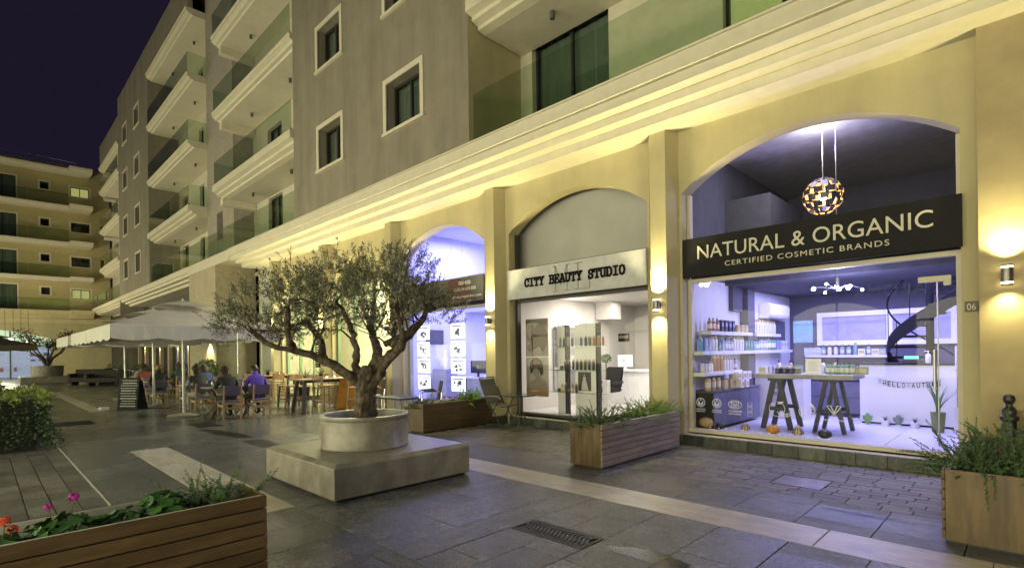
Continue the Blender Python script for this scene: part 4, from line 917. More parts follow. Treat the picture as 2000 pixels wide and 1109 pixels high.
MB().cyl((0, 0, .3), (0, 0, 1.08), .008).cyl((0, 0, -.05), (0, 0, .3), .012).build('rod', ALU, pe)
PLT = M('pendant_plate', (.10, .10, .12), .25, .6); 
pls = MB(); hh = R(11); 
def shell(m, th0, th1, ph0, ph1, r, t=.004):
    n = 3; f_ = lambda th, ph, q: (q * math.cos(th) * math.cos(ph), q * math.sin(th) * math.cos(ph), q * math.sin(ph))
    for i in range(n):
        a, b = th0 + (th1 - th0) * i / n, th0 + (th1 - th0) * (i + 1) / n
        m.quad(f_(a, ph0, r), f_(b, ph0, r), f_(b, ph1, r * 1.03), f_(a, ph1, r * 1.03))
CUI = M('copper_glow', (.55, .25, .08), .4, emit=(1, .55, .2), es=.5)
for j in range(6):
    ph = R(-62) + j * R(22)
    for k in range(10):
        th = 2 * math.pi * (k + .5 * (j % 2)) / 10; m = MB(); shell(m, th - R(12), th + R(12), ph, ph + R(17), .285); o_ = m.build('plate', PLT, pe); m = MB(); shell(m, th - R(11), th + R(11), ph, ph + R(16), .277); m.build('lining', CUI, o_)
MB().ball((0, 0, 0), .06, 12, 8).build('bulb', emis('amber_bulb', (1, .75, .4), 25), pe, smooth=True)
light('ceiling_glow_light', 'POINT', (-2.30, 9.15, 4.6), 12, (.8, .75, 1), pe, .1)  # added above the pendant to make the ceiling glow
bx_ = thing('shop_box', 'black box with white circular emblem on the mezzanine edge', 'box', (-.55, 9.75, 3.65)); MB().box(-.2, .3, 0, .3, 0, .5).build('box', BLACK, bx_, bev=.004)
m = MB()
for r in (.10, .07, .04): m.tube([(-.06 + r * math.cos(2 * math.pi * k / 24), -.003, .32 + r * math.sin(2 * math.pi * k / 24)) for k in range(25)], .007, 4)
m.build('emblem', LET, bx_)
# ------------------------------------------------------------------ beauty studio interior
r2m = thing('studio_interior', None, None); r2m['kind'] = 'structure'
SWALL = M('studio_wall', (.50, .48, .45), .8, var=.04); SFLOOR = M('studio_floor', (.52, .50, .47), .3, var=.05)
MB().box(-8.2, -8.02, 8.13, 13.3, 0, 5).build('interior_wall', SWALL, r2m); MB().box(-8.1, -4.2, 13.1, 13.3, 0, 5).build('rear_wall', SWALL, r2m); MB().box(-4.35, -4.2, 8.13, 13.3, 0, 5).build('interior_wall', SWALL, r2m)
MB().box(-8.1, -4.2, 8.0, 13.3, 0, .2).build('floor', SFLOOR, r2m); MB().box(-8.1, -4.2, 8.75, 13.3, 2.75, 2.9).build('ceiling', SWALL, r2m)
MB().box(-8.05, -4.3, 8.33, 8.36, 2.72, 5).build('gallery_screen', M('gallery_grey', (.42, .415, .40), .6, var=.08, vs=1.5), r2m); MB().box(-8.05, -4.3, 8.36, 8.8, 2.72, 2.76).build('soffit', SWALL, r2m)
MB().box(-8.0, -7.5, 11.2, 11.6, 2.3, 2.75).box(-6.6, -6.1, 12.2, 13.1, .2, 2.75).build('wall_pier', SWALL, r2m)
light('studio_light', 'AREA', (-6.3, 10.6, 2.72), 48, (1, .93, .84), r2m, 2.2, 1.6)
light('studio_window_light', 'AREA', (-6.2, 9.2, 2.72), 12, (1, .93, .84), r2m, 2.4, .5)
PHG = M('photo_grey', (.22, .205, .18), .5, var=.08, vs=3); HAIR = M('photo_auburn', (.075, .042, .024), .5, var=.4, vs=10, stretch=(1, 1, 6)); HAIRD = M('photo_hair_dark', (.035, .028, .024), .5, var=.5, vs=14, stretch=(1, 1, 6)); FACE = M('photo_skin', (.27, .24, .21), .5, var=.12)
po = thing('poster', 'tall grey poster of windswept auburn hair in the beauty studio window', 'poster', (-7.5, 8.37, 1.38))
MB().box(-7.82, -7.20, 8.36, 8.38, 1.40, 2.20).build('panel', PHG, po, **WX)
f = lambda pts: [(-7.82 + x * .62, 8.352 , z) for x, z in pts]
MB().add(f([(.35, 1.95), (.5, 2.06), (.72, 2.1), (.92, 2.02), (.99, 1.85), (.97, 1.62), (.8, 1.5), (.62, 1.55), (.42, 1.56), (.15, 1.50), (.05, 1.58), (.2, 1.68), (.08, 1.78), (.28, 1.82)]), [tuple(range(14))]).build('hair', HAIR, po, **WX)
MB().add([(x, 8.35, z) for x, _, z in f([(.45, 1.56), (.62, 1.62), (.72, 1.55), (.75, 1.42), (.3, 1.42), (.38, 1.5)])], [tuple(range(6))]).build('neck', FACE, po, **WX)
po = thing('poster', 'grey portrait poster of a model with a short bob in the beauty studio window', 'poster', (-7.5, 8.37, .55))
MB().box(-7.82, -7.20, 8.36, 8.38, .55, 1.39).build('panel', M('photo_light', (.38, .37, .35), .5, var=.06), po, **WX)
MB().add(f([(.08, .78), (.2, .86), (.42, .92), (.5, 1.02), (.62, 1.0), (.72, .92), (.95, .86), (1.0, .74), (1.0, .62), (.1, .62)]), [tuple(range(10))]).build('shoulders', FACE, po, **WX)
MB().add([(x, 8.349, z) for x, _, z in f([(.33, 1.06), (.36, 1.12), (.42, 1.2), (.6, 1.2), (.66, 1.1), (.6, 1.0), (.5, .95), (.42, .97), (.38, 1.01)])], [tuple(range(9))]).build('face', FACE, po, **WX)
MB().add([(x, 8.346, z) for x, _, z in f([(.24, 1.02), (.18, 1.15), (.22, 1.28), (.36, 1.36), (.55, 1.37), (.74, 1.3), (.8, 1.17), (.78, 1.04), (.68, .98), (.64, 1.1), (.5, 1.15), (.38, 1.14), (.32, 1.07)])], [tuple(range(13))]).build('hair', HAIRD, po, **WX)
MB().add([(x, 8.344, z) for x, _, z in f([(.24, 1.26), (.38, 1.34), (.58, 1.345), (.72, 1.28), (.6, 1.24), (.4, 1.23)])], [tuple(range(6))]).build('hair_sheen', M('photo_copper', (.20, .085, .045), .5, var=.2), po, **WX)
MB().box(-7.80, -7.22, 8.345, 8.352, .57, .72).build('caption_band', M('photo_ochre', (.30, .19, .09), .5), po, **WX)
MB().box(-7.66, -7.45, 8.342, 8.344, .655, .685).build('caption', M('photo_light'), po, **WX)
for x0, x1, lab in ((-7.12, -6.92, 'left'), (-6.66, -6.14, 'right')):
    t = thing('product_display', 'white upright display panel with black edges, %s one in the studio window' % lab, 'panel', ((x0 + x1) / 2, 8.62, .2))
    MB().box(x0, x1, 8.58, 8.68, .2, 2.05).build('board', WGLOSS, t, bev=.003, **WX); MB().box(x1 + .002, x1 + .014, 8.575, 8.685, .2, 2.05).build('edge', BLACKM, t, **WX); MB().box(x1 + .06, x1 + .075, 8.6, 8.66, .2, 2.06).build('upright', BLACKM, t, **WX)
pan_pic = thing('framed_print', 'print of a woman in a pale dress on the right studio display panel', 'print', (-6.42, 8.57, .72)); MB().box(-6.58, -6.26, 8.573, 8.579, .70, 1.08).build('panel', M('print_dark', (.05, .05, .055), .5), pan_pic, **WX)
MB().add([(x, 8.570, z) for x, z in ((-6.5, .71), (-6.32, .71), (-6.36, .85), (-6.39, .93), (-6.38, .97), (-6.42, .99), (-6.46, .97), (-6.45, .93), (-6.48, .86))], [tuple(range(9))]).build('dress', M('print_pale', (.5, .48, .46), .5), pan_pic, **WX); MB().ball((-6.42, 8.570, 1.015), .022, 8, 6, 1, .1, 1.2).build('head', FACE, pan_pic, **WX)
GLS = glass('shelf_glass', (.80, .92, .86), 1.3)
zsh = [(1.60, 'upper'), (1.125, 'middle'), (.67, 'lower')]
for z, nm in zsh: tag(MB().box(-7.34, -5.86, 8.38, 8.57, z - .012, z).build('glass_shelf', GLS), '%s clear glass shelf between the studio display panels' % nm, 'shelf', 'glass shelves in the studio window')
OR = M('prod_orange', (.42, .13, .03), .35); BL = M('prod_blue', (.05, .10, .28), .35); OLV = M('prod_olive', (.10, .10, .05), .35); BRN = M('prod_brown', (.07, .05, .035), .35); DK = PM_[5]; GRN = M('prod_sage', (.28, .32, .26), .4)
for i in range(10): product(2, (-6.95 + i * .105 + (.12 if i > 3 else 0), 8.47, 1.601), (GRN, DK, GRN, DK, BL, BL, BRN, OR, OR, OR)[i], ('blue', 'dark', 'amber')[0 if i in (4, 5) else 2 if i > 6 else 1] + ' bottle on the upper glass shelf of the studio, %s along' % ordw(i), 'bottles on the upper studio shelf', 0, 1.05)
for i in range(9): product((1, 2, 2)[i % 3] if i < 3 else 2, (-6.92 + i * .10, 8.47, 1.126), (OLV, DK, BRN)[i % 3], '%s dark bottle on the middle glass shelf of the studio' % ordw(i), 'bottles on the middle studio shelf', 0, 1.1)
for i in range(6): product((1, 0, 2)[i % 3], (-7.0 + i * .09, 8.47, .671), (DK, M('prod_yellow', (.5, .33, .05), .35), BRN)[i % 3], '%s small bottle or jar on the lower glass shelf of the studio' % ordw(i), 'bottles on the lower studio shelf', 0, 1.0)
# reception desk
dk = thing('reception_desk', 'curved white reception desk at the back of the beauty studio', 'desk', (-6.9, 11.3, .2))
cv = [(-7.6 + 1.5 * k / 12, 11.15 - .25 * math.sin(math.pi * k / 12)) for k in range(13)]
MB().prism(cv + [(-6.1, 11.6), (-7.6, 11.6)], FZ, .2, 1.0).build('front', WGLOSS, dk, **WX); MB().prism([(x, y - .04) for x, y in cv] + [(-6.05, 11.65), (-7.65, 11.65)], FZ, 1.0, 1.03).build('top', WGLOSS, dk, **WX)
mo = thing('monitor', 'white monitor with a grey monogram on the reception desk', 'monitor', (-7.2, 11.3, 1.03)); MB().box(-.21, .21, -.015, .015, .07, .36).build('screen', WGLOSS, mo, bev=.006); MB().box(-.03, .03, 0, .02, 0, .08).box(-.1, .1, -.05, .07, 0, .01).build('stand', WGLOSS, mo); m = MB(); slab_text('ML', -.08, .08, .19, .08, -.017, .008, m, .8); m.build('monogram', M('grey_print'), mo)
sch = thing('salon_chair', 'black padded salon chair in front of the reception desk', 'chair', (-6.9, 10.1, .2))
LEA = M('black_leather', (.018, .018, .02), .4, bump=.1)
MB().box(-.24, .24, -.24, .22, .36, .46).build('seat', LEA, sch, bev=.03, seg=2); MB().obox((0, .25, .68), (.23, 0, 0), (0, .035, -.008), (0, .05, .24)).build('backrest', LEA, sch, bev=.03, seg=2)
for s in (-1, 1): MB().box(s * .26 - .025, s * .26 + .025, -.2, .2, .56, .60).cyl((s * .26, .1, .40), (s * .26, .1, .57), .015).build('armrest', LEA, sch)
MB().cyl((0, 0, .03), (0, 0, .37), .03).build('column', ALU, sch); MB().lathe([(.24, 0), (.24, .015), (.05, .035)], n=24).build('base', ALU, sch)
cs = thing('closed_sign', 'small black sign reading closed hanging on a cord inside the studio glass', 'sign', (-5.22, 8.16, 1.66))
MB().box(-.115, .115, -.004, .004, 0, .145).build('board', BLACK, cs); MB().tube([(-.1, 0, .145), (0, 0, .27), (.1, 0, .145)], .002, 4).build('cord', ALU, cs); fit_text('lettering', 'closed', -5.31, -5.13, 1.72, .065, LET, cs, 8.154, depth=.002)
tp = thing('potted_topiary', 'small clipped topiary ball on a pale stand beside the salon chair', 'plant', (-6.6, 9.6, .2))
MB().box(-.06, .06, -.06, .06, 0, .66).build('stand', SHM, tp); MB().cyl((0, 0, .66), (0, 0, 1.05), .012).build('stem', M('twig', (.10, .07, .04), .8), tp)
m = MB(); rr_ = random.Random(4)
def leafball(m, c, r, n, l=.03, w=.012, rnd=rr_, sz=1, shell_=.55):
    for _ in range(n):
        d = Vector((rnd.gauss(0, 1), rnd.gauss(0, 1), rnd.gauss(0, 1))).normalized(); p = Vector(c) + Vector((d.x, d.y, d.z * sz)) * r * rnd.uniform(shell_, 1)
        u = (d + Vector((rnd.gauss(0, .7), rnd.gauss(0, .7), rnd.gauss(0, .7) + .2))).normalized(); v = u.cross(Vector((rnd.gauss(0, 1), rnd.gauss(0, 1), rnd.gauss(0, 1)))).normalized()
        k = rnd.uniform(.7, 1.3); m.quad(p, p + u * l * .5 * k + v * w * k, p + u * l * k, p + u * l * .5 * k - v * w * k)
leafball(m, (0, 0, 1.13), .1, 400); m.build('crown', M('topiary_leaf', (.05, .10, .03), .6, var=.4), tp, fixn=False)
mr_ = thing('mirror', 'wall mirror with bright bulbs above it on the left studio wall', 'mirror', (-8.0, 9.9, .6)); MB().box(-8.015, -7.98, 9.5, 10.4, .6, 2.05).build('glass', M('mirror_glass', (.5, .5, .5), .08, 1), mr_, bev=.004, **WX)
for k in range(3): MB().ball((-7.9, 9.65 + k * .3, 2.14), .045, 10, 8).build('bulb', emis('warm_bulb', (1, .9, .75), 16), mr_, smooth=True, **WX)
MB().box(-8.015, -7.93, 9.55, 10.35, 2.06, 2.09).build('bar', ALU, mr_, **WX)
light('mirror_light', 'POINT', (-7.8, 9.95, 2.14), 9, (1, .9, .78), mr_, .1)
su = thing('wire_shelving', 'white open wire shelving in the right corner of the studio', 'shelving', (-5.3, 12.2, .2))
for z in (1.3, 1.6, 1.9, 2.2): MB().box(-.6, .6, -.15, .15, z, z + .015).build('shelf', WGLOSS, su)
for x_ in (-.6, -.15, .6): MB().box(x_ - .008, x_ + .008, -.15, -.135, 0, 2.4).build('upright', WGLOSS, su)

# ------------------------------------------------------------------ estate office interior
r3 = thing('office_interior', None, None); r3['kind'] = 'structure'
OW = M('office_wall', (.62, .62, .68), .8, var=.03)
MB().box(-12.25, -12.0, 8.13, 13.3, 0, 5).build('interior_wall', OW, r3); MB().box(-12.1, -8.2, 11.6, 11.8, 0, 5).build('rear_wall', OW, r3); MB().box(-8.4, -8.22, 8.13, 11.7, 0, 5).build('interior_wall', OW, r3)
MB().box(-12.1, -8.2, 8.0, 11.7, 0, .2).build('floor', OW, r3); MB().box(-12.1, -8.2, 8.13, 11.7, 4.8, 4.95).build('ceiling', OW, r3); MB().box(-12.0, -8.4, 10.2, 11.6, 2.7, 2.9).build('gallery', OW, r3)
light('office_light', 'AREA', (-10.2, 9.6, 4.7), 140, (.33, .33, 1), r3, 2.6, 1.6)
light('office_low_light', 'AREA', (-10.2, 10.9, 2.66), 30, (.35, .35, 1), r3, 2.4, 1.0)
PAP = M('lit_paper', (.6, .6, .65), .5, emit=(.8, .85, 1), es=.62); PIX = [M('listing%d' % k, c, .6, emit=c, es=.3) for k, c in enumerate(((.06, .10, .2), (.04, .08, .05), (.12, .10, .08), (.03, .035, .06)))]
ACR = M('lit_acrylic', (.6, .65, .8), .3, emit=(.8, .85, 1), es=1.25)
for ci, x0 in enumerate((-11.64, -10.23)):
    for r_ in range(4):
        z0 = .56 + r_ * .432; t = thing('lit_listing', 'lit listing frame in the office window, %s column, %s from the bottom' % (('left', 'right')[ci], ('lowest', 'second', 'third', 'top')[r_]), 'frame', (x0 + .26, 8.22, z0), 0, 'lit listing frames hanging in the office window')
        MB().box(0 - .26, .26, .005, .012, 0, .36).build('panel', ACR, t); MB().box(-.2, .2, -.003, .003, .035, .325).build('sheet', PAP, t)
        for q in range(7):
            a = rp.uniform(-.18, .08); b = rp.uniform(.05, .2); MB().box(a, a + rp.uniform(.05, .12), -.006, -.0035, b, b + rp.uniform(.03, .08)).build('photo', PIX[q % 4], t)
        MB().box(-.19, .19, -.006, -.0035, .29, .315).build('header', PIX[3], t)
        for s in (-1, 1): MB().box(s * .215 - .008, s * .215 + .008, -.01, .004, .02, .34).build('clip_bar', ALU, t)
for x0 in (-11.64, -10.23):
    o = MB().cyl((x0 + .06, 8.22, .2), (x0 + .06, 8.22, 4.2), .002, n=5).cyl((x0 + .46, 8.22, .2), (x0 + .46, 8.22, 4.2), .002, n=5).build('hanging_cable', ALU); tag(o, 'thin steel cables carrying the %s column of listing frames' % ('left' if x0 < -11 else 'right'), 'cable')
od_ = thing('office_desk', 'pale desk behind the right column of listing frames', 'desk', (-10.5, 9.5, .2)); MB().box(-.75, 1.2, -.1, .7, .60, .64).build('top', OW, od_, bev=.003); MB().box(-.7, 1.15, 0, .03, 0, .6).box(-.7, -.66, 0, .65, 0, .6).build('panel', M('office_grey', (.3, .3, .36), .6), od_)
mo = thing('monitor', 'black desktop monitor seen from behind on the office desk', 'monitor', (-10.72, 9.55, .84)); MB().box(-.3, .3, -.02, .02, .1, .44).build('screen', BLACKM, mo, bev=.008); MB().box(-.04, .04, -.01, .01, 0, .12).box(-.13, .13, -.08, .08, 0, .012).build('stand', BLACKM, mo); m = MB(); m.tube([(.03 * math.cos(a), -.022, .28 + .03 * math.sin(a)) for a in [2 * math.pi * k / 16 for k in range(17)]], .004, 4); m.build('emblem', SHM, mo)
pc = thing('wall_picture', 'dark framed screen on the left office wall', 'picture', (-12, 9.0, 1.7)); MB().box(-12.0, -11.96, 8.75, 9.35, 1.75, 2.15).build('frame', DGREY, pc, bev=.004, **WX)
sb = thing('statuette', 'pale figure ornament on a grey cabinet in the office', 'ornament', (-11.6, 9.1, .2)); MB().box(-.3, .3, -.2, .2, 0, .85).build('cabinet', M('office_grey'), sb, bev=.004); MB().lathe([(.09, .85), (.08, .95), (.1, 1.1), (.06, 1.2), (.03, 1.24), (.05, 1.3), (.04, 1.37), (.001, 1.4)], n=14, sx=1, sy=.7).build('figure', WGLOSS, sb, smooth=True)

# ------------------------------------------------------------------ cafe shopfront (green frames) and bar
GREENF = M('sage_green_frame', (.17, .27, .15), .5, var=.06); WOODP = M('cafe_timber', (.22, .13, .06), .55, var=.3, vs=5, stretch=(9, 9, 1), stain=.2)
cafe = thing('cafe_interior', None, None); cafe['kind'] = 'structure'
CW = M('cafe_wall', (.42, .40, .28), .8)
MB().box(-23.0, -12.2, 11.4, 11.6, 0, 5).box(-12.3, -12.15, 8.13, 11.5, 0, 5).box(-22.6, -22.4, 8.13, 11.5, 0, 5).build('interior_wall', CW, cafe); MB().box(-23, -12.2, 8.13, 11.5, 4.8, 4.95).build('ceiling', CW, cafe); MB().box(-23, -12.2, 8.0, 11.5, 0, .05).build('floor', WOODP, cafe)
light('cafe_light', 'AREA', (-14.2, 9.6, 4.7), 330, (1, .95, .6), cafe, 2.4, 1.6); light('cafe_light', 'AREA', (-18.0, 9.6, 4.7), 330, (.95, .97, .66), cafe, 2.4, 1.6)
MB().box(-16, -12.5, 9.8, 10.0, 2.7, 2.8).box(-16, -12.5, 9.8, 10.0, 2.2, 2.24).build('light_ledge', M('ledge_glow', (.6, .55, .35), .5, emit=(1, .95, .6), es=1.2), cafe)
for (a, b) in bays[3:]:
    fr = MB(); yg = 8.05
    for u in (a, a + (b - a) / 3 - .03, a + 2 * (b - a) / 3 - .03, b - .07): fr.box(u, u + .07, yg - .04, yg + .04, .05, 3.5)
    for z in (.05, 2.55, 3.28): fr.box(a, b, yg - .035, yg + .035, z, z + .07)
    w_ = fr.build('cafe_window', GREENF, bld, **WX)
    for k in range(3):
        u, v = a + (b - a) * k / 3 + .05, a + (b - a) * (k + 1) / 3 - .03
        MB().quad((u, yg, 1.0 if a > -16 else .12), (v, yg, 1.0 if a > -16 else .12), (v, yg, 2.55), (u, yg, 2.55)).build('pane', SHOPG, w_, **WX); MB().quad((u, yg, 2.62), (v, yg, 2.62), (v, yg, 3.28), (u, yg, 3.28)).build('pane', SHOPG, w_, **WX)
        if a > -16:
            n_ = 6
            for q in range(n_): MB().box(u + (v - u) * q / n_ + .004, u + (v - u) * (q + 1) / n_ - .004, yg - .02, yg + .02, .12, .93).build('timber_board', WOODP, w_, **WX)
            MB().box(a, b, yg - .05, yg + .05, .93, .99).build('rail', GREENF, w_, **WX)
# blind panels beside the cafe windows
for x0, x1 in ((-22.0, -20.1),):
    MB().box(x0, x1, 8.0, 8.1, 0, 4.96).build('grey_panel', M('pale_panel', (.34, .36, .31), .6), bld, **WX)
mb_ = thing('menu_board', 'black chalk menu strip on the yellow wall behind the bar tables', 'sign', (-16.1, 7.58, 1.2)); MB().box(-.18, .1, -.02, 0, -.1, .7).build('board', BLACK, mb_)
m = MB()
for k in range(9): m.box(-.14, .02 + .05 * ((k * 3) % 2), -.0225, -.0205, -.04 + k * .075, -.02 + k * .075)
m.build('chalk_lines', M('chalk', (.5, .5, .48), .8), mb_)
# bar front under the second taupe block: posts with little down lamps, dark glass
MB().box(-57, -27.5, 8.15, 8.3, 0, 4.96).build('bar_wall', M('bar_dark', (.05, .042, .035), .6), bld, **WX)
DOWN = emis('down_lamp', (1, .85, .5), 20)
for k in range(9):
    x = -29.0 - k * 2.0
    t = thing('lamp_post', 'slim pale bar front post with small down lamp, %s from near end' % ('first second third fourth fifth sixth seventh eighth ninth'.split()[k]), 'post', (x, 7.7, 0), 0, 'lamp posts of the bar front')
    MB().box(-.09, .09, -.09, .09, 0, 3.0).build('post', M('post_cream', (.5, .42, .28), .7), t); MB().box(-.03, .03, -.16, -.09, 2.25, 2.33).build('lamp', BLACKM, t); MB().box(-.025, .025, -.155, -.095, 2.245, 2.249).build('bulb', DOWN, t)
    if k % 2 == 0 or k < 3: light('post_light', 'SPOT', (x, 7.55, 2.22), 60, WARM, t, .03, spot=R(95), blend=.6)
    MB().box(x - 1.88, x - .12, 7.78, 7.80, .1, 2.9).build('bar_glass', glass('bar_glass', (.35, .33, .30), 1.2), bld, **WX)
aw = thing('awning', 'dark red folded awning beam over the bar front', 'awning', (-45, 6.9, 2.4)); MB().beam((-47.5, 6.75, 2.5), (-29, 6.75, 2.85), .22, .16).build('cassette', M('awning_red', (.07, .022, .018), .6), aw, **WX)
for x in (-46, -41, -36, -31): MB().beam((x, 6.8, 2.6 + (x + 46) * .018), (x, 7.7, 2.9), .04, .04).build('arm', BLACKM, aw, **WX)
wl_ = thing('wall_lamp', 'bright down lamp lighting the yellow projecting wall behind the diners', 'lamp', (-24.48, 6.83, 2.12)); MB().box(-.06, .06, -.16, 0, 0, .03).build('hood', BLACKM, wl_); MB().box(-.04, .04, -.13, -.05, -.012, -.002).build('bulb', DOWN, wl_)
light('wall_lamp_light', 'SPOT', (-24.48, 6.70, 2.09), 130, WARM, wl_, .04, spot=R(120), blend=.7)
# ------------------------------------------------------------------ planters
WOOD = M('stained_ply', (.115, .074, .032), .5, var=.42, vs=3.5, stretch=(5, 5, .7), bump=.1, bs=25, stain=.25, ss=2, rv=.08, coat=.15)
BOARD = M('stained_board', (.118, .076, .034), .5, var=.25, vs=3.5, stretch=(6, .8, 6), bump=.12, bs=25, stain=.22, ss=2.5, rv=.14, coat=.15)
BOARDG = M('grey_brown_board', (.25, .20, .15), .55, var=.22, vs=3.5, stretch=(6, .8, 6), bump=.12, bs=25, stain=.2, ss=2.5, rv=.12)  # greyer, paler board tone for one side of a planter
SOIL = M('potting_soil', (.05, .028, .018), .95, var=.5, vs=30, bump=.8, bs=40); LINER = M('liner_sheet', (.62, .60, .55), .7, var=.08)
def planter(x0, x1, y0, y1, h, lab, right, left=BOARD, nb=6, gap=.009):
    t = thing('planter', lab, 'planter', ((x0 + x1) / 2, (y0 + y1) / 2, 0))
    e = .022; bh = (h - .03) / nb
    for y in (y0, y1 - .02): MB().box(x0 + e, x1 - e, y, y + .02, .02, h - .005).build('end_panel', WOOD, t, bev=.002, **WX)
    for k in range(nb):
        z0 = .025 + k * bh
        MB().box(x1 - e, x1, y0 - .004, y1 + .004, z0 + gap / 2, z0 + bh - gap / 2).build('board', right, t, bev=.003, **WX)
        MB().box(x0, x0 + e, y0 - .004, y1 + .004, z0 + gap / 2, z0 + bh - gap / 2).build('board', left, t, bev=.003, **WX)
    MB().box(x1 - e - .003, x1 - e, y0 + .02, y1 - .02, .03, h - .05).box(x0 + e, x0 + e + .003, y0 + .02, y1 - .02, .03, h - .05).build('gap_darkener', BLACKM, t, **WX)  # black sheets added behind the boards so the gaps read dark
    MB().box(x0 + e + .0035, x0 + e + .018, y0 + .02, y1 - .02, .03, h - .01).box(x1 - e - .018, x1 - e - .0035, y0 + .02, y1 - .02, .03, h - .01).build('inner_lining', LINER, t, **WX)
    MB().box(x0 + .04, x1 - .04, y0 + .02, y1 - .02, .03, h - .11).build('soil', SOIL, t, **WX)
    MB().box(x0 + .03, x1 - .03, y0 + .03, y1 - .03, 0, .02).build('foot', BLACKM, t, **WX)
    return t
planter(-4.37, -3.855, 5.50, 7.53, .575, 'grey brown slatted planter standing between beauty studio and cosmetics shop', BOARDG, nb=7)
planter(-.505, .01, 5.19, 7.32, .565, 'brown plywood planter with trailing rosemary at the right edge', BOARD, nb=7)
planter(-8.60, -8.105, 5.83, 7.62, .555, 'brown planter with red geraniums in front of the estate office', BOARD, nb=7, gap=.004)
near = planter(-4.22, -3.70, -.75, 1.36, .565, 'long brown slatted planter with geraniums in the near left corner', BOARD, nb=6)
gs = thing('glass_screen', 'clear frameless glass wind screen standing in the near left planter', 'screen', (-4.17, .3, .3))
MB().box(-4.180, -4.170, -.74, 1.345, .40, 1.71).build('pane', glass('screen_glass', (.93, .95, .94), .9), gs, **WX)
for y in (-.5, .9): MB().box(-4.19, -4.16, y, y + .06, .30, .46).build('clamp', ALU, gs, **WX)

# ------------------------------------------------------------------ olive tree on its concrete seat
CON = M('polished_concrete', (.25, .235, .195), .36, var=.2, vs=6.0, bump=.2, bs=18, stain=.32, ss=3.2, sst=(1, 1, .5))
seat = thing('concrete_bench', 'square grey concrete bench block with sloped edges under the olive tree', 'bench', (-5.865, 3.38, 0))
b_ = MB(); x0, x1, y0, y1 = PLAT
b_.add([(x0, y0, .03), (x1, y0, .03), (x1, y1, .03), (x0, y1, .03), (x0, y0, .345), (x1, y0, .345), (x1, y1, .345), (x0, y1, .345), (x0 + .055, y0 + .055, .385), (x1 - .055, y0 + .055, .385), (x1 - .055, y1 - .055, .385), (x0 + .055, y1 - .055, .385)],
   [(0, 1, 5, 4), (1, 2, 6, 5), (2, 3, 7, 6), (3, 0, 4, 7), (4, 5, 9, 8), (5, 6, 10, 9), (6, 7, 11, 10), (7, 4, 8, 11), (8, 9, 10, 11), (3, 2, 1, 0)])
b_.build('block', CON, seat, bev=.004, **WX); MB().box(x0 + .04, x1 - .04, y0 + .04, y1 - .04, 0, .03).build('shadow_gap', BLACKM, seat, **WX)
TC = Vector((-5.88, 3.35, 0))
pot_ = thing('round_pot', 'low round concrete pot holding the olive tree', 'pot', (TC.x, TC.y, .386))
MB().lathe([(.525, 0), (.53, .012), (.52, .03), (.515, .33), (.53, .345), (.535, .375), (.53, .385), (.475, .385), (.468, .37), (.462, .25)], n=72).build('wall', CON, pot_, smooth=True)
MB().lathe([(.001, .24), (.25, .27), (.465, .255)], n=24).build('soil', SOIL, pot_)
pdl = MB(); 
ol = thing('olive_tree', 'old olive tree with gnarled trunk and wide grey green crown', 'tree', (TC.x, TC.y, .62))
BARK = M('olive_bark', (.105, .08, .055), .95, var=.7, vs=14, bump=1.0, bs=30, stain=.55, ss=9, sst=(1, 1, .35))
ro = random.Random(21)
from mathutils import noise
RD = rt            # image-right direction; the crown spreads across the view but also in depth
DD = fw
def pt(a, d, z): return RD * a + DD * d + Vector((0, 0, z))
tr = MB()
def limb(m, pts, rad, n=10, wob=.012, sub=5):
    P = [Vector(p) for p in pts]; Q = []; rr = []
    for i in range(len(P) - 1):
        p0, p1, p2, p3 = P[max(i - 1, 0)], P[i], P[i + 1], P[min(i + 2, len(P) - 1)]
        for k in range(sub):
            t = k / sub; Q.append(.5 * ((2 * p1) + (p2 - p0) * t + (2 * p0 - 5 * p1 + 4 * p2 - p3) * t * t + (3 * p1 - p0 - 3 * p2 + p3) * t ** 3)); rr.append(rad[i] + (rad[i + 1] - rad[i]) * t)
    Q.append(P[-1]); rr.append(rad[-1])
    for i in range(1, len(Q) - 1): Q[i] += Vector((ro.gauss(0, wob), ro.gauss(0, wob), ro.gauss(0, wob * .5)))
    m.tube(Q, rr, n); return Q
# trunk: a dense displaced lathe
NT = 48; prof_ = []
vs = []; fs = []
zs_ = [-.06 + i * .02 for i in range(41)]
def trad(z):
    pts_ = [(-.06, .25), (.0, .22), (.05, .18), (.13, .118), (.25, .10), (.38, .098), (.48, .112), (.56, .112), (.66, .085), (.74, .045)]
    for (a, r0), (b, r1) in zip(pts_, pts_[1:]):
        if a <= z <= b: return r0 + (r1 - r0) * (z - a) / (b - a)
    return .08
for i, z in enumerate(zs_):
    for k in range(NT):
        a = 2 * math.pi * k / NT; d = Vector((math.cos(a), math.sin(a), 0)); r = trad(z)
        q = 1 + .17 * noise.noise(Vector((d.x * 2.2, d.y * 2.2, z * 3.5))) + .42 * abs(noise.noise(Vector((d.x * 4, d.y * 4, z * 9 + 4)))) + .16 * noise.noise(Vector((d.x * 9, d.y * 9, z * 22)))
        vs.append(d * r * q + RD * (.05 * z * 1.2) + Vector((0, 0, z)))
for i in range(len(zs_) - 1):
    for k in range(NT): fs.append((i * NT + k, i * NT + (k + 1) % NT, (i + 1) * NT + (k + 1) % NT, (i + 1) * NT + k))
fs.append(tuple((len(zs_) - 1) * NT + k for k in range(NT)))
tr.add(vs, fs); tr.build('trunk', BARK, ol, smooth='all')
limbs = []
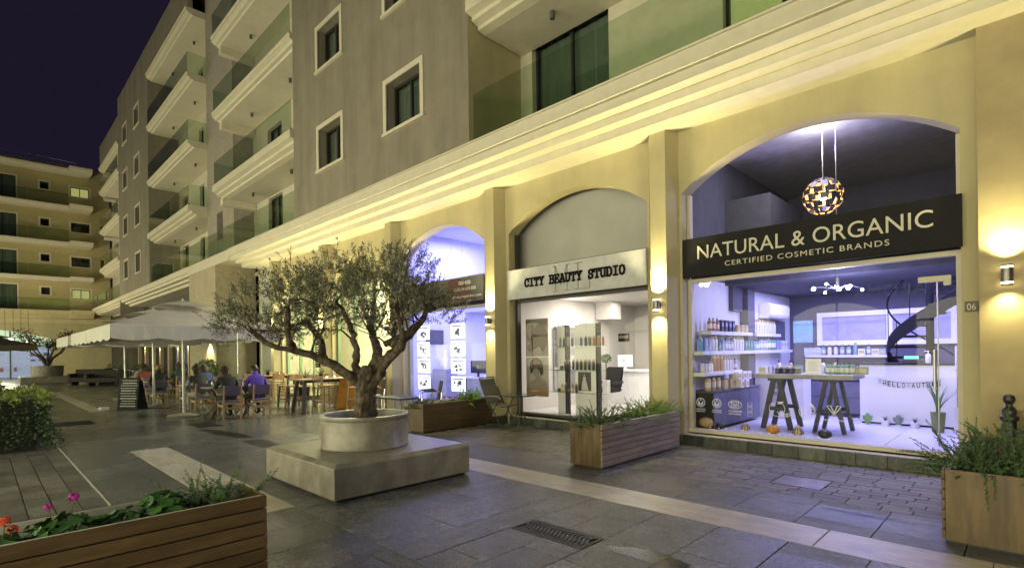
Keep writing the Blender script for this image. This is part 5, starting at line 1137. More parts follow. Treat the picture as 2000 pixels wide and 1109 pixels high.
def L_(pts, rad, n=12):
    m = MB(); q = limb(m, pts, rad, n); 
    # knobbly bark
    m.v = [tuple(Vector(v) * 1.0 + Vector((noise.noise(Vector(v) * 14), noise.noise(Vector(v) * 14 + Vector((9, 0, 0))), noise.noise(Vector(v) * 14 + Vector((0, 9, 0))))) * .022) for v in m.v]
    m.build('limb', BARK, ol, smooth='all'); limbs.append((q, rad)); return q
tips = []
a1 = L_([pt(.0, 0, .45), pt(-.22, -.05, .66), pt(-.62, -.12, .88), pt(-1.05, -.2, 1.0), pt(-1.3, -.25, 1.22)], [.066, .054, .044, .036, .022])
a2 = L_([pt(.02, 0, .5), pt(-.1, .02, .75), pt(-.11, .05, 1.0), pt(-.22, .12, 1.28), pt(-.38, .15, 1.55)], [.062, .048, .04, .032, .018])
a3 = L_([pt(.08, 0, .52), pt(.16, .05, .72), pt(.33, .12, .95), pt(.34, .2, 1.2), pt(.28, .25, 1.5)], [.06, .044, .036, .028, .018])
a4 = L_([pt(.1, -.02, .5), pt(.30, -.06, .76), pt(.54, -.12, 1.05), pt(.76, -.15, 1.28), pt(.88, -.2, 1.52)], [.066, .052, .042, .034, .018])
a5 = L_([pt(.05, .05, .55), pt(.1, .3, .85), pt(-.05, .6, 1.15), pt(-.2, .8, 1.45)], [.09, .07, .05, .03])
a6 = L_([pt(-.45, -.1, .78), pt(-.62, .2, 1.05), pt(-.85, .35, 1.35)], [.05, .04, .025], 8); a7 = L_([pt(-.8, -.16, .95), pt(-.78, -.4, 1.2), pt(-.7, -.5, 1.5)], [.045, .035, .02], 8); a8 = L_([pt(.5, -.1, .93), pt(.55, -.35, 1.15), pt(.5, -.5, 1.45)], [.045, .035, .02], 8); a9 = L_([pt(.2, .25, 1.0), pt(.5, .5, 1.2), pt(.7, .55, 1.45)], [.045, .035, .02], 8)
# foliage: sprays of opposite narrow leaves on fine twigs
blobs = [(-1.25, -.2, 1.42, .42, .36), (-.85, -.1, 1.55, .42, .42), (-.5, .1, 1.62, .42, .42), (-1.55, -.15, 1.32, .28, .22), (-.75, .35, 1.5, .4, .4), (-.2, .1, 1.78, .36, .36), (-.68, -.45, 1.4, .38, .36), (.1, .2, 1.74, .4, .46), (.42, .1, 1.7, .42, .46), (.75, -.15, 1.68, .42, .42), (1.02, -.2, 1.50, .34, .30), (.5, -.45, 1.45, .36, .34), (.25, .55, 1.6, .42, .42), (-.2, .65, 1.55, .42, .40), (.7, .45, 1.55, .36, .36), (-.1, -.3, 1.52, .30, .28), (-1.0, .0, 1.16, .34, .2), (-.45, -.1, 1.26, .35, .22), (.2, -.1, 1.25, .26, .22)]
LEAF = bpy.data.materials.new('olive_leaf'); LEAF.use_nodes = True
_n = LEAF.node_tree.nodes; _l = LEAF.node_tree.links; _b = _n['Principled BSDF']; _g = _n.new('ShaderNodeNewGeometry'); _m = _n.new('ShaderNodeMixRGB')
_w = _n.new('ShaderNodeTexWhiteNoise'); _w.noise_dimensions = '1D'; _r = _n.new('ShaderNodeValToRGB'); _l.new(_g.outputs['Random Per Island'], _r.inputs[0]); _r.color_ramp.elements[0].color = (.04, .056, .024, 1); _r.color_ramp.elements[1].color = (.26, .28, .16, 1)
_m.inputs[2].default_value = (.22, .23, .17, 1); _l.new(_g.outputs['Backfacing'], _m.inputs[0]); _l.new(_r.outputs[0], _m.inputs[1]); _l.new(_m.outputs[0], _b.inputs['Base Color']); _b.inputs['Roughness'].default_value = .5
lf = MB(); tw = MB()
def leafq(m, p, u, nrm, l, w):
    v = u.cross(nrm).normalized() * w
    i = len(m.v); m.v += [tuple(p), tuple(p + u * l * .45 + v), tuple(p + u * l), tuple(p + u * l * .45 - v)]; m.f.append((i, i + 1, i + 2, i + 3)); m.mi.append(0)
def spray(base, d, Ln, nl, ll, lw):
    p = Vector(base); d = Vector(d).normalized(); pts_ = [p.copy()]; st_ = Ln / nl
    for k in range(nl):
        d = (d + Vector((ro.gauss(0, .09), ro.gauss(0, .09), ro.gauss(.03, .08)))).normalized(); p = p + d * st_; pts_.append(p.copy())
        s0 = d.cross(Vector((ro.gauss(0, 1), ro.gauss(0, 1), ro.gauss(0, 1)))).normalized()
        for s in (-1, 1):
            if ro.random() < .1: continue
            u = (d * ro.uniform(.35, .9) + s0 * s).normalized(); nn = Vector((ro.gauss(0, .6), ro.gauss(0, .6), 1)).normalized()
            q = 1 - .35 * k / nl; leafq(lf, p, u, nn, ll * q * ro.uniform(.75, 1.2), lw * ro.uniform(.8, 1.2))
    leafq(lf, p, d, Vector((ro.gauss(0, 1), ro.gauss(0, 1), 1)).normalized(), ll * .7, lw)
    tw.tube(pts_[::2] + ([pts_[-1]] if len(pts_) % 2 == 0 else []), .0022, 3, cap=False)
for a, d, z, rr, rz_ in blobs:
    c = pt(a * (.92 if a < 0 else .80), d, z + .0); n_ = int(520 * rr * rr / .16 * .215); rz_ *= 1.08
    for _ in range(n_):
        v = Vector((ro.gauss(0, 1), ro.gauss(0, 1), ro.gauss(0, 1))).normalized(); k = ro.random() ** .45
        p = c + Vector((v.x * rr, v.y * rr, v.z * rz_)) * k
        if noise.noise(p * 3.1 + Vector((2, 5, 1))) < -.10: continue     # gaps
        out = (p - pt(0, .1, .9)).normalized(); dr_ = (out * .7 + Vector((ro.gauss(0, .5), ro.gauss(0, .5), ro.gauss(.45, .45)))).normalized()
        spray(p, dr_, ro.uniform(.12, .22), ro.randint(6, 8), .060, .0082)
# upright shoots that break the outline
for a, d, z in ((-1.05, -.2, 1.72), (-.92, -.1, 1.78), (-.52, .1, 1.9), (-.28, .1, 1.92), (-.05, .1, 2.0), (.02, .15, 2.0), (.22, .1, 1.98), (.3, .1, 2.05), (.5, .1, 2.02), (.64, 0, 1.98), (.9, -.1, 1.95), (1.0, -.2, 1.85), (-1.3, -.2, 1.62), (-1.72, -.15, 1.25), (-1.80, -.1, 1.16), (-1.65, -.2, 1.42), (1.2, -.2, 1.5), (1.28, -.25, 1.42), (1.3, -.2, 1.32), (.42, .3, 2.0), (-.7, .3, 1.85)):
    for _ in range(6):
        h_ = Vector((a, 0, z - 1.3)).normalized(); dd_ = (RD * h_.x * .7 + Vector((0, 0, max(.25, h_.z) + .3)) + Vector((ro.gauss(0, .25), ro.gauss(0, .25), ro.gauss(0, .15)))).normalized()
        spray(pt(a * (.92 if a < 0 else .80) + ro.gauss(0, .05), d + ro.gauss(0, .08), z - .05 + ro.gauss(0, .05)), dd_, ro.uniform(.18, .34), ro.randint(9, 13), .060, .0080)
tag(lf.build('crown', LEAF, ol, fixn=False), kind='stuff'); tw.build('twigs', BARK, ol, fixn=False)
# secondary branches inside the crown
m = MB()
for q, rad in limbs:
    for _ in range(7):
        b0 = q[ro.randint(len(q) // 2, len(q) - 1)]; bl = min(blobs, key=lambda b: (pt(b[0], b[1], b[2]) - b0).length + ro.random() * .5); e = pt(bl[0], bl[1], bl[2]) + Vector((ro.gauss(0, .15), ro.gauss(0, .15), ro.gauss(0, .12)))
        mid = (b0 + e) / 2 + Vector((ro.gauss(0, .06), ro.gauss(0, .06), ro.gauss(.03, .05))); m.tube([b0, mid, e], [.016, .010, .004], 5)
m.build('branches', BARK, ol, smooth=True)

# ------------------------------------------------------------------ planting in the boxes
def leafmat(name, c0, c1):
    if name in MATS: return MATS[name]
    m = bpy.data.materials.new(name); MATS[name] = m; m.use_nodes = True; n = m.node_tree.nodes; l = m.node_tree.links; b = n['Principled BSDF']; g = n.new('ShaderNodeNewGeometry'); r = n.new('ShaderNodeValToRGB')
    l.new(g.outputs['Random Per Island'], r.inputs[0]); r.color_ramp.elements[0].color = (*c0, 1); r.color_ramp.elements[1].color = (*c1, 1); l.new(r.outputs[0], b.inputs['Base Color']); b.inputs['Roughness'].default_value = .55; return m
FERN = leafmat('fern_leaf', (.035, .09, .02), (.11, .22, .06)); ROSE = leafmat('rosemary_leaf', (.03, .07, .025), (.10, .17, .06)); GERL = leafmat('geranium_leaf', (.02, .075, .015), (.06, .17, .035)); LIME = leafmat('lime_leaf', (.10, .22, .03), (.22, .38, .06))
STEM = M('green_stem', (.08, .10, .04), .7)
def plume(m, base, d, L, nd, l, w, droop, rnd):
    p = Vector(base); d = Vector(d).normalized(); n = int(L / .011)
    pts_ = [p.copy()]
    for k in range(n):
        d = (d + Vector((rnd.gauss(0, .035), rnd.gauss(0, .035), rnd.gauss(-droop, .03)))).normalized(); p = p + d * (L / n)
        if k % 4 == 3: pts_.append(p.copy())
        if k < n * .12: continue
        for _ in range(nd):
            s = d.cross(Vector((rnd.gauss(0, 1), rnd.gauss(0, 1), rnd.gauss(0, 1)))).normalized(); u = (d * .6 + s).normalized(); q = l * (1.05 - .75 * k / n) * rnd.uniform(.7, 1.2)
            leafq(m, p, u, Vector((rnd.gauss(0, 1), rnd.gauss(0, 1), 1)).normalized(), q, w)
    return pts_
def fern_clump(name, lab, x, y, z, n, L, mat, seed, spread=.12, l=.03, w=.0034, droop=.02, nd=2, rect=None, group=None, trail=()):
    rnd = random.Random(seed); t = thing(name, lab, 'plant', (x, y, z), 0, group); m = MB(); sm = MB(); L *= 1.3; l *= 1.25; w *= 1.7; n = int(n * 1.5); nd += 1
    for k in range(n):
        a = rnd.uniform(0, 2 * math.pi); e = rnd.uniform(.35, 1.3)
        bx = (rnd.uniform(-rect[0], rect[0]), rnd.uniform(-rect[1], rect[1]), 0) if rect else (rnd.gauss(0, spread * .5), rnd.gauss(0, spread * .5), 0)
        q = plume(m, bx, (math.cos(a) * math.cos(e), math.sin(a) * math.cos(e), math.sin(e)), L * rnd.uniform(.5, 1.15), nd, l, w, droop, rnd); sm.tube(q, .0016, 3, cap=False)
    for bx, d, L2, dr in trail:
        q = plume(m, bx, d, L2, nd + 1, l, w, dr, rnd); sm.tube(q, .0016, 3, cap=False)
    tag(m.build('foliage', mat, t, fixn=False), kind='stuff'); sm.build('stems', STEM, t, fixn=False); return t
def geranium(lab, x, y, z, n, R_, H_, seed, flower=None, fcol=None, fpos=(), mat=None):
    rnd = random.Random(seed); t = thing('geranium', lab, 'plant', (x, y, z)); m = MB(); sm = MB()
    for k in range(n):
        a = rnd.uniform(0, 6.28); r = R_ * rnd.random() ** .5; h = H_ * rnd.uniform(.4, 1) * (1 - .4 * (r / R_) ** 2); c = Vector((r * math.cos(a), r * math.sin(a), h)); s = rnd.uniform(.022, .042)
        nr = Vector((rnd.gauss(0, .35) + .4 * math.cos(a), rnd.gauss(0, .35) + .4 * math.sin(a), 1)).normalized(); u = nr.cross(Vector((1, .2, 0))).normalized(); v = nr.cross(u)
        vs_ = [c - nr * s * .15] + [c + (u * math.cos(q) + v * math.sin(q)) * s * (1 + .16 * math.cos(q * 5)) * (1 if abs(q - 3.14) > .3 else .5) + nr * s * .12 * math.cos(q * 2.5) for q in [2 * math.pi * j / 14 for j in range(14)]]
        m.add(vs_, [(0, 1 + j, 1 + (j + 1) % 14) for j in range(14)]); sm.tube([(r * .3 * math.cos(a), r * .3 * math.sin(a), 0), tuple(c)], .002, 3, cap=False)
    m.build('leaves', mat or GERL, t, smooth='all', fixn=False); sm.build('stems', STEM, t, fixn=False)
    for fx, fy, fz, fr in fpos:
        f_ = MB()
        for k in range(26):
            d = Vector((rnd.gauss(0, 1), rnd.gauss(0, 1), rnd.gauss(.3, .8))).normalized(); p = Vector((fx, fy, fz)) + d * fr * .75; u = d.cross(Vector((0, .3, 1))).normalized(); v = d.cross(u); s = fr * .42
            f_.add([p + d * .004] + [p + (u * math.cos(q) + v * math.sin(q)) * s * (.75 + .3 * math.cos(q * 5)) for q in [2 * math.pi * j / 10 for j in range(10)]], [(0, 1 + j, 1 + (j + 1) % 10) for j in range(10)])
        o = f_.build('flower', M('petal_' + flower, fcol, .5, var=.2), t, fixn=False); MB().tube([(fx * .3, fy * .3, 0), (fx, fy, fz - fr * .5)], .003, 4).build('flower_stem', STEM, t)
# middle planter
fern_clump('rosemary', 'dense rosemary spilling over the near end of the grey brown planter', -4.12, 5.78, .47, 95, .27, ROSE, 1, l=.024, rect=(.17, .25), trail=[((-.22, -.2, .08), (-.5, -.3, .2), .30, .10), ((-.02, -.26, .08), (0, -.8, .2), .28, .16), ((-.2, 0, .08), (-.8, 0, .2), .25, .12)])
fern_clump('flowering_bush', 'lush yellow green bush at the far end of the grey brown planter', -4.1, 7.0, .47, 120, .30, LIME, 2, l=.026, w=.003, rect=(.17, .42), trail=[((.22, .0, .1), (.6, .1, .3), .42, .12), ((.2, .3, .1), (.7, .2, .5), .35, .06)])
geranium('low dark leafed plant in the middle of the grey brown planter', -4.12, 6.35, .47, 70, .2, .13, 3)
geranium('orange flowers in the bush of the grey brown planter', -4.05, 6.75, .5, 30, .15, .15, 4, 'orange', (.6, .12, .02), [(.08, -.05, .17, .022), (.12, .1, .2, .02), (0, .15, .24, .02)])
# right planter
fern_clump('rosemary', 'trailing rosemary filling the right hand planter', -.28, 5.62, .46, 150, .30, ROSE, 5, l=.022, rect=(.19, .34), trail=[((.02, -.38, .1), (.1, -.6, .2), .34, .15), ((-.22, -.1, .1), (-.8, 0, .5), .34, .02), ((-.22, -.3, .1), (-.6, -.4, .3), .22, .03), ((.05, -.4, .1), (.25, -.6, .1), .22, .16), ((-.2, .1, .1), (-.5, .2, 1.2), .36, .01), ((.1, .25, .1), (.1, .2, 1.2), .42, .0), ((.02, .4, .1), (.2, .2, 1), .38, .06)])
fern_clump('fern', 'feathery fern at the back of the right hand planter', -.2, 6.7, .46, 26, .36, FERN, 6, l=.03, rect=(.16, .3))
geranium('small red flower in the right hand planter', -.2, 6.45, .46, 16, .10, .08, 7, 'red', (.5, .02, .02), [(0, 0, .11, .026)])
# near left planter
fern_clump('asparagus_fern', 'bright asparagus fern at the far end of the near left planter', -3.96, 1.10, .45, 34, .24, FERN, 8, l=.026, w=.0026, rect=(.10, .16), trail=[((0, -.15, .05), (-.25, -.65, .75), .30, .01), ((-.1, -.05, .05), (-.3, -.1, 1.1), .30, .0), ((.05, .05, .05), (-.2, .3, .9), .30, .0), ((.05, .22, .04), (.0, .8, .55), .28, -.01), ((.02, .25, .04), (.1, .6, .7), .22, .0)])
geranium('leafy geranium without flowers next to the asparagus fern', -3.96, .84, .45, 75, .16, .20, 9, 'pink', (.5, .2, .3), [(.10, -.02, .14, .010)])
geranium('low dark geranium between the magenta one and the fern', -3.95, .60, .45, 56, .15, .14, 10)
geranium('geranium with two magenta flower heads in the near left planter', -3.92, .32, .45, 90, .17, .17, 11, 'magenta', (.42, .02, .30), [(-.02, .06, .25, .032), (-.05, -.05, .21, .026)])
geranium('geranium with red orange flowers at the left picture edge', -3.90, .06, .45, 50, .12, .12, 12, 'scarlet', (.55, .05, .01), [(.02, .03, .19, .034), (.02, .06, .14, .03), (-.05, .0, .18, .026)])
# office planter
fern_clump('fern', 'dark spiky fern at the near end of the office planter', -8.4, 6.0, .44, 40, .22, ROSE, 13, rect=(.14, .18))
geranium('red geraniums in the middle of the office planter', -8.35, 6.6, .44, 70, .22, .12, 14, 'red', (.4, .02, .03), [(.05, -.12, .18, .03), (.08, .0, .17, .035), (.1, .12, .17, .03), (.02, .3, .2, .025)])
fern_clump('lime_grass', 'bright lime green foliage at the far end of the office planter', -8.35, 7.2, .44, 70, .28, LIME, 15, l=.04, w=.004, rect=(.14, .28))

# ------------------------------------------------------------------ drain grates, manhole
IRON = M('cast_iron', (.035, .035, .036), .5, .3, var=.25, bump=.3)
def grate(x0, x1, y0, y1, lab, nx, two=True):
    t = thing('drain_grate', lab, 'grate', ((x0 + x1) / 2, (y0 + y1) / 2, 0)); e = .018
    MB().box(x0, x1, y0, y0 + e, -.03, .002).box(x0, x1, y1 - e, y1, -.03, .002).box(x0, x0 + e, y0 + e, y1 - e, -.03, .002).box(x1 - e, x1, y0 + e, y1 - e, -.03, .002).build('frame', IRON, t, **WX)
    for k in range(nx):
        x = x0 + .03 + (x1 - x0 - .06) * (k + .5) / nx; w_ = (x1 - x0) / nx * .26; m = MB(); n = 6; W = (y1 - y0) - 2 * e
        pts_ = [(x + (.03 * math.sin(math.pi * 2 * j / n) if two else 0), y0 + e + W * j / n, -.004) for j in range(n + 1)]
        for p, q in zip(pts_, pts_[1:]): m.beam(p, q, w_ * 2, .012)
        m.build('bar', IRON, t, **WX)
    MB().box(x0 + e, x1 - e, y0 + e, y1 - e, -.032, -.0135).build('dark_pit', M('pit', (.005, .005, .005), 1), t, **WX); return t
grate(-3.19, -2.45, 3.20, 3.49, 'cast iron drain grate with curved bars in the near paving', 17)
grate(-16.2, -15.3, .98, 1.87, 'long slotted drain grate in front of the hedge', 18, False) if False else None
def grate_y(x0, x1, y0, y1, lab, ny):
    t = thing('drain_grate', lab, 'grate', ((x0 + x1) / 2, (y0 + y1) / 2, 0))
    MB().box(x0, x1, y0, y1, -.012, 0).build('pit', M('pit', (.005, .005, .005), 1), t, **WX)
    for k in range(ny): y = y0 + (y1 - y0) * (k + .5) / ny; MB().box(x0 + .02, x1 - .02, y - .011, y + .011, .0005, .006).build('bar', IRON, t, **WX)
    MB().box(x0, x1, y0 - .015, y0, -.01, .006).box(x0, x1, y1, y1 + .015, -.01, .006).box(x0 - .015, x0, y0 - .015, y1 + .015, -.01, .006).box(x1, x1 + .015, y0 - .015, y1 + .015, -.01, .006).build('frame', IRON, t, **WX)
grate_y(-16.15, -15.3, 1.0, 1.85, 'square slotted drain grate beside the hedge', 18); grate_y(-13.3, -12.5, 3.25, 3.7, 'dark slotted grate in front of the parasol foot', 10); grate_y(-9.9, -9.0, 3.25, 3.55, 'dark slotted grate left of the concrete bench', 8)
mh = thing('manhole_cover', 'square slate filled manhole cover in the setts before the shop', 'cover', (-1.86, 6.485, 0)); MB().box(-2.115, -1.605, 6.23, 6.74, -.03, -.003).build('slate_infill', SETT, mh, **WX)
MB().box(-2.12, -2.107, 6.226, 6.744, -.03, .001).box(-1.613, -1.60, 6.226, 6.744, -.03, .001).box(-2.107, -1.613, 6.226, 6.239, -.03, .001).box(-2.107, -1.613, 6.731, 6.744, -.03, .001).build('frame', M('rust_iron', (.09, .05, .03), .7), mh, **WX)
WET = glass('wet_film', (.5, .5, .5), .4, .22)
def puddle(pts_, lab):
    n = len(pts_); m = MB(); m.add([(x, y, .0032) for x, y in pts_], [tuple(range(n))]); o = m.build('puddle', WET); tag(o, lab, 'puddle'); return o
def blob(cx, cy_, rx, ry, seed, rot=0, n=40):
    out = []
    for k in range(n):
        a = 2 * math.pi * k / n; q = 1 + .35 * noise.noise(Vector((math.cos(a) * 1.6 + seed, math.sin(a) * 1.6, seed))) + .12 * noise.noise(Vector((math.cos(a) * 5, math.sin(a) * 5, seed))); x_, y_ = rx * q * math.cos(a), ry * q * math.sin(a); out.append((cx + x_ * math.cos(rot) - y_ * math.sin(rot), cy_ + x_ * math.sin(rot) + y_ * math.cos(rot)))
    return out
puddle(blob(-2.0, 3.42, .32, .10, 1.3, .1), 'dark wet patch right of the near drain grate'); puddle(blob(-1.1, 5.55, .35, .035, 5.1, -.05), 'thin bright puddle along the slab joint before the shop'); puddle(blob(-11.2, 3.35, 1.0, .16, 8.2, .12), 'long dark wet trail between parasol foot and concrete bench')
# ------------------------------------------------------------------ bistro table and folding chair
TUBE = M('bronze_tube', (.06, .055, .05), .4, .3); MESHF = M('mesh_fabric', (.05, .048, .045), .7, var=.2, vs=60)
bt = thing('bistro_table', 'small round glass topped bistro table before the beauty studio', 'table', (-7.12, 7.42, 0))
MB().lathe([(.001, .645), (.33, .645), (.345, .655), (.34, .668), (.001, .668)], n=40).build('table_top', M('smoked_glass', (.07, .075, .07), .15), bt, smooth=True)
for k in range(4):
    a = math.pi / 4 + k * math.pi / 2 - .2; c_, s_ = math.cos(a), math.sin(a)
    MB().tube([(.05 * c_, .05 * s_, .645), (.05 * c_, .05 * s_, .36), (.07 * c_, .07 * s_, .26), (.2 * c_, .2 * s_, .10), (.30 * c_, .30 * s_, .07), (.315 * c_, .315 * s_, .0)], .011, 7).build('leg', TUBE, bt, smooth=True)
MB().tube([(.055 * math.cos(2 * math.pi * k / 16), .055 * math.sin(2 * math.pi * k / 16), .30) for k in range(17)], .006, 5).build('ring', TUBE, bt)
fc = thing('folding_chair', 'dark mesh folding chair standing by the round bistro table', 'chair', (-7.72, 7.42, 0), R(8))
for s in (-1, 1):
    y = s * .25
    MB().tube([(-.30, y, .98), (-.24, y, .80), (-.05, y, .42), (.10, y, .36)], .013, 7).build('back_rail', TUBE, fc, smooth=True); MB().tube([(-.18, y, .0), (.0, y, .22), (.2, y, .60), (.22, y, .62)], .012, 7).build('leg', TUBE, fc); MB().tube([(.24, y * .94, .0), (.12, y * .94, .22), (-.14, y * .94, .60)], .012, 7).build('leg', TUBE, fc)
    MB().tube([(-.17, y, .61), (.0, y, .625), (.2, y, .615), (.23, y, .58)], .015, 7).build('armrest', ALU, fc, smooth=True)
m = MB(); pr_ = [(-.29, .96), (-.25, .83), (-.16, .64), (-.07, .46), (.0, .42), (.2, .43), (.26, .42)]
for (a, b), (c, d) in zip(pr_, pr_[1:]): m.quad((a, -.24, b), (a, .24, b), (c, .24, d), (c, -.24, d))
m.build('sling', MESHF, fc, smooth='all', fixn=False); MB().tube([(-.30, -.25, .98), (-.31, 0, .985), (-.30, .25, .98)], .013, 6).build('top_bar', TUBE, fc); MB().cyl((.0, -.25, .2), (.0, .25, .2), .008).cyl((.26, -.25, .42), (.26, .25, .42), .010).build('cross_bar', TUBE, fc)
# office armchairs on the terrace
BLK = M('chair_black', (.03, .03, .034), .5); CHR = M('chrome', (.6, .6, .6), .15, 1)
oc = thing('office_armchair', 'x', 'chair')
MB().box(-.22, .22, -.22, .22, .41, .46).build('seat', BLK, oc, bev=.015); MB().obox((-.23, 0, .66), (.015, 0, -.002), (0, .21, 0), (-.04, 0, .21)).build('backrest', BLK, oc, bev=.008)
for s in (-1, 1):
    y = s * .25; MB().tube([(.2, y, 0), (.2, y, .60), (.17, y, .645), (-.15, y, .65), (-.22, y, .60)], .011, 7).build('arm_frame', CHR, oc, smooth=True); MB().tube([(-.22, y, 0), (-.22, y, .45), (-.24, y, .62)], .011, 7).build('rear_leg', CHR, oc, smooth=True); MB().box(-.12, .16, y - .02, y + .02, .66, .68).build('arm_pad', BLK, oc)
oc.location = (-11.9, 7.05, 0); oc.rotation_euler.z = R(-115); oc['label'] = 'black armchair with chrome arms left of the office planter'; oc['group'] = 'black armchairs before the office'
dup(oc, (-9.75, 7.2, 0), R(-120), 'black armchair with chrome arms half behind the office planter')
lt = thing('coffee_table', 'low dark table between the two black armchairs', 'table', (-10.9, 7.1, 0)); MB().box(-.55, .55, -.3, .3, .42, .46).build('top', BLK, lt, bev=.005)
for a in (-.5, .5):
    for b in (-.25, .25): MB().box(a - .02, a + .02, b - .02, b + .02, 0, .42).build('leg', CHR, lt)
ba = thing('advert_board', 'orange edged board leaning behind the olive trunk', 'board', (-13.6, 7.2, 0)); MB().obox((0, 0, .42), (.02, 0, .0), (0, .25, 0), (.12, 0, .42)).build('panel', M('orange_wood', (.5, .24, .05), .5), ba, bev=.004)

# ------------------------------------------------------------------ cafe chairs, tables, bar stools
OAK = M('oak', (.30, .20, .11), .5, var=.25, vs=5, stretch=(6, 6, 1), rv=.1); ROPE = M('violet_rope', (.10, .085, .15), .75, var=.1); DKW = M('dark_stained_oak', (.05, .045, .045), .5, var=.2); GREYW = M('greyed_oak', (.30, .22, .15), .55, var=.2)
def mkchair():       # faces -X
    t = thing('cafe_chair', 'x', 'chair')
    for s in (-1, 1):
        MB().beam((.20, s * .19, 0), (.19, s * .19, .40), .035, .04).build('leg', OAK, t); MB().beam((.19, s * .19, .40), (.24, s * .185, .80), .035, .035).build('back_post', OAK, t); MB().beam((-.20, s * .19, 0), (-.20, s * .19, .42), .035, .04).build('leg', OAK, t); MB().box(-.19, .18, s * .19 - .012, s * .19 + .012, .30, .36).build('side_rail', OAK, t)
    MB().box(-.21, .17, -.205, .205, .415, .45).build('seat', ROPE, t, bev=.01)
    MB().box(.175, .20, -.17, .17, .24, .29).box(.18, .205, -.17, .17, .36, .41).build('rail', OAK, t)
    bk = MB().obox((.222, 0, .68), (.012, 0, -.0012), (0, .205, 0), (.014, 0, .115)).build('backrest', ROPE, t, bev=.012, seg=2)
    for k in range(13):
        y = -.18 + k * .03; MB().obox((.238, y, .68), (.004, 0, 0), (0, .010, 0), (.0135, 0, .108)).build('rope', ROPE, bk)
    return t
cc = mkchair(); cc.location = (-13.62, 4.20, 0); cc['label'] = 'oak chair with violet rope back under the long haired person'; cc['group'] = 'oak rope back chairs of the cafe terrace'
CH = [(-13.62, 4.86, 0, 'oak chair with violet rope back under the person in the violet hoodie'), (-15.55, 4.12, 0, 'oak chair with violet rope back under the person with a hair bun'), (-15.15, 4.55, math.pi, 'oak chair facing the long haired person across the table'), (-17.0, 4.2, math.pi, 'oak chair facing the person with a hair bun, pulled back'), (-17.3, 4.7, 0, 'oak chair in the middle of the dining row behind the front parasol pole'), (-19.1, 3.9, 0, 'oak chair under the dark clothed guest left of the second parasol pole'), (-20.6, 4.0, math.pi, 'oak chair facing the guest at the second parasol pole'), (-16.1, 5.2, math.pi, 'oak chair pushed in on the facade side of the dining tables'), (-18.9, 5.0, math.pi, 'oak chair under the grey haired guest facing the camera'), (-21.9, 4.1, 0, 'oak chair under the guest in rust red'), (-23.3, 4.2, math.pi, 'oak chair under the guest in pale grey'), (-22.2, 5.2, 0, 'oak chair under the guest in dark green'), (-17.1, 5.4, 0, 'empty oak chair between the middle and far diners'), (-24.6, 4.6, 0, 'oak chair farthest along the dining row')]
for x, y, rz, lab in CH: dup(cc, (x, y, 0), rz, lab)
dt = thing('dining_table', 'square cafe table in front of the long haired person', 'table', (-14.35, 4.2, 0), 0, 'square cafe tables on the terrace')
MB().box(-.34, .34, -.34, .34, .71, .735).build('top', OAK, dt, bev=.004)
for a, b in (((-.3, -.26), (.3, .26)), ((.3, -.26), (-.3, .26))): MB().beam((*a, .0), (*b, .70), .03, .03).beam((*b, .0), (*a, .70), .03, .03).build('cross_legs', BLACKM, dt)
for x, y, lab in ((-14.35, 4.9, 'square cafe table in front of the person in the violet hoodie'), (-16.3, 4.15, 'square cafe table in front of the person with a hair bun'), (-19.85, 4.0, 'square cafe table left of the second parasol pole'), (-18.2, 4.8, 'square cafe table before the grey haired guest'), (-22.6, 4.15, 'square cafe table between the guests in rust red and pale grey'), (-23.0, 5.2, 'square cafe table before the guest in dark green'), (-25.4, 4.6, 'square cafe table farthest along the dining row')): dup(dt, (x, y, 0), 0, lab)
GB = glass('bottle_glass', (.75, .82, .80), 2.2)
for i, (x, y, lab) in enumerate(((-14.25, 4.55, 'clear water carafe between the long haired person and the hoodie'), (-14.3, 4.05, 'clear carafe on the table of the long haired person'), (-16.2, 4.3, 'clear carafe on the table of the person with a bun'))):
    t = thing('carafe', lab, 'bottle', (x, y, .736)); MB().lathe([(.001, 0), (.038, 0), (.042, .02), (.042, .12), (.018, .2), (.016, .26), (.02, .27)], n=16).build('body', GB, t, smooth=True)
# plates and glasses on the tables
PORC = M('porcelain', (.6, .6, .58), .25)
for i, (tx, ty, nm) in enumerate(((-14.35, 4.2, 'table of the long haired person'), (-14.35, 4.9, 'table of the hoodie wearer'), (-16.3, 4.15, 'table of the person with a bun'), (-18.2, 4.8, 'table of the grey haired guest'), (-19.85, 4.0, 'table by the second parasol pole'))):
    for k, (dx, dy) in enumerate(((.17, -.12), (-.17, .14))):
        t = thing('plate', 'white plate on the %s side of the %s' % (('near', 'far')[k], nm), 'plate', (tx + dx, ty + dy, .736), 0, 'plates on the cafe tables'); MB().lathe([(.001, 0), (.07, 0), (.115, .018), (.11, .021), (.065, .006), (.001, .006)], n=20).build('dish', PORC, t, smooth=True)
        t = thing('drinking_glass', 'clear drinking glass on the %s side of the %s' % (('near', 'far')[k], nm), 'glass', (tx + dx * .3, ty - dy * 1.2, .736), 0, 'glasses on the cafe tables'); MB().lathe([(.001, 0), (.028, 0), (.036, .12), (.033, .12), (.026, .008), (.001, .008)], n=14).build('bowl', GB, t, smooth=True)
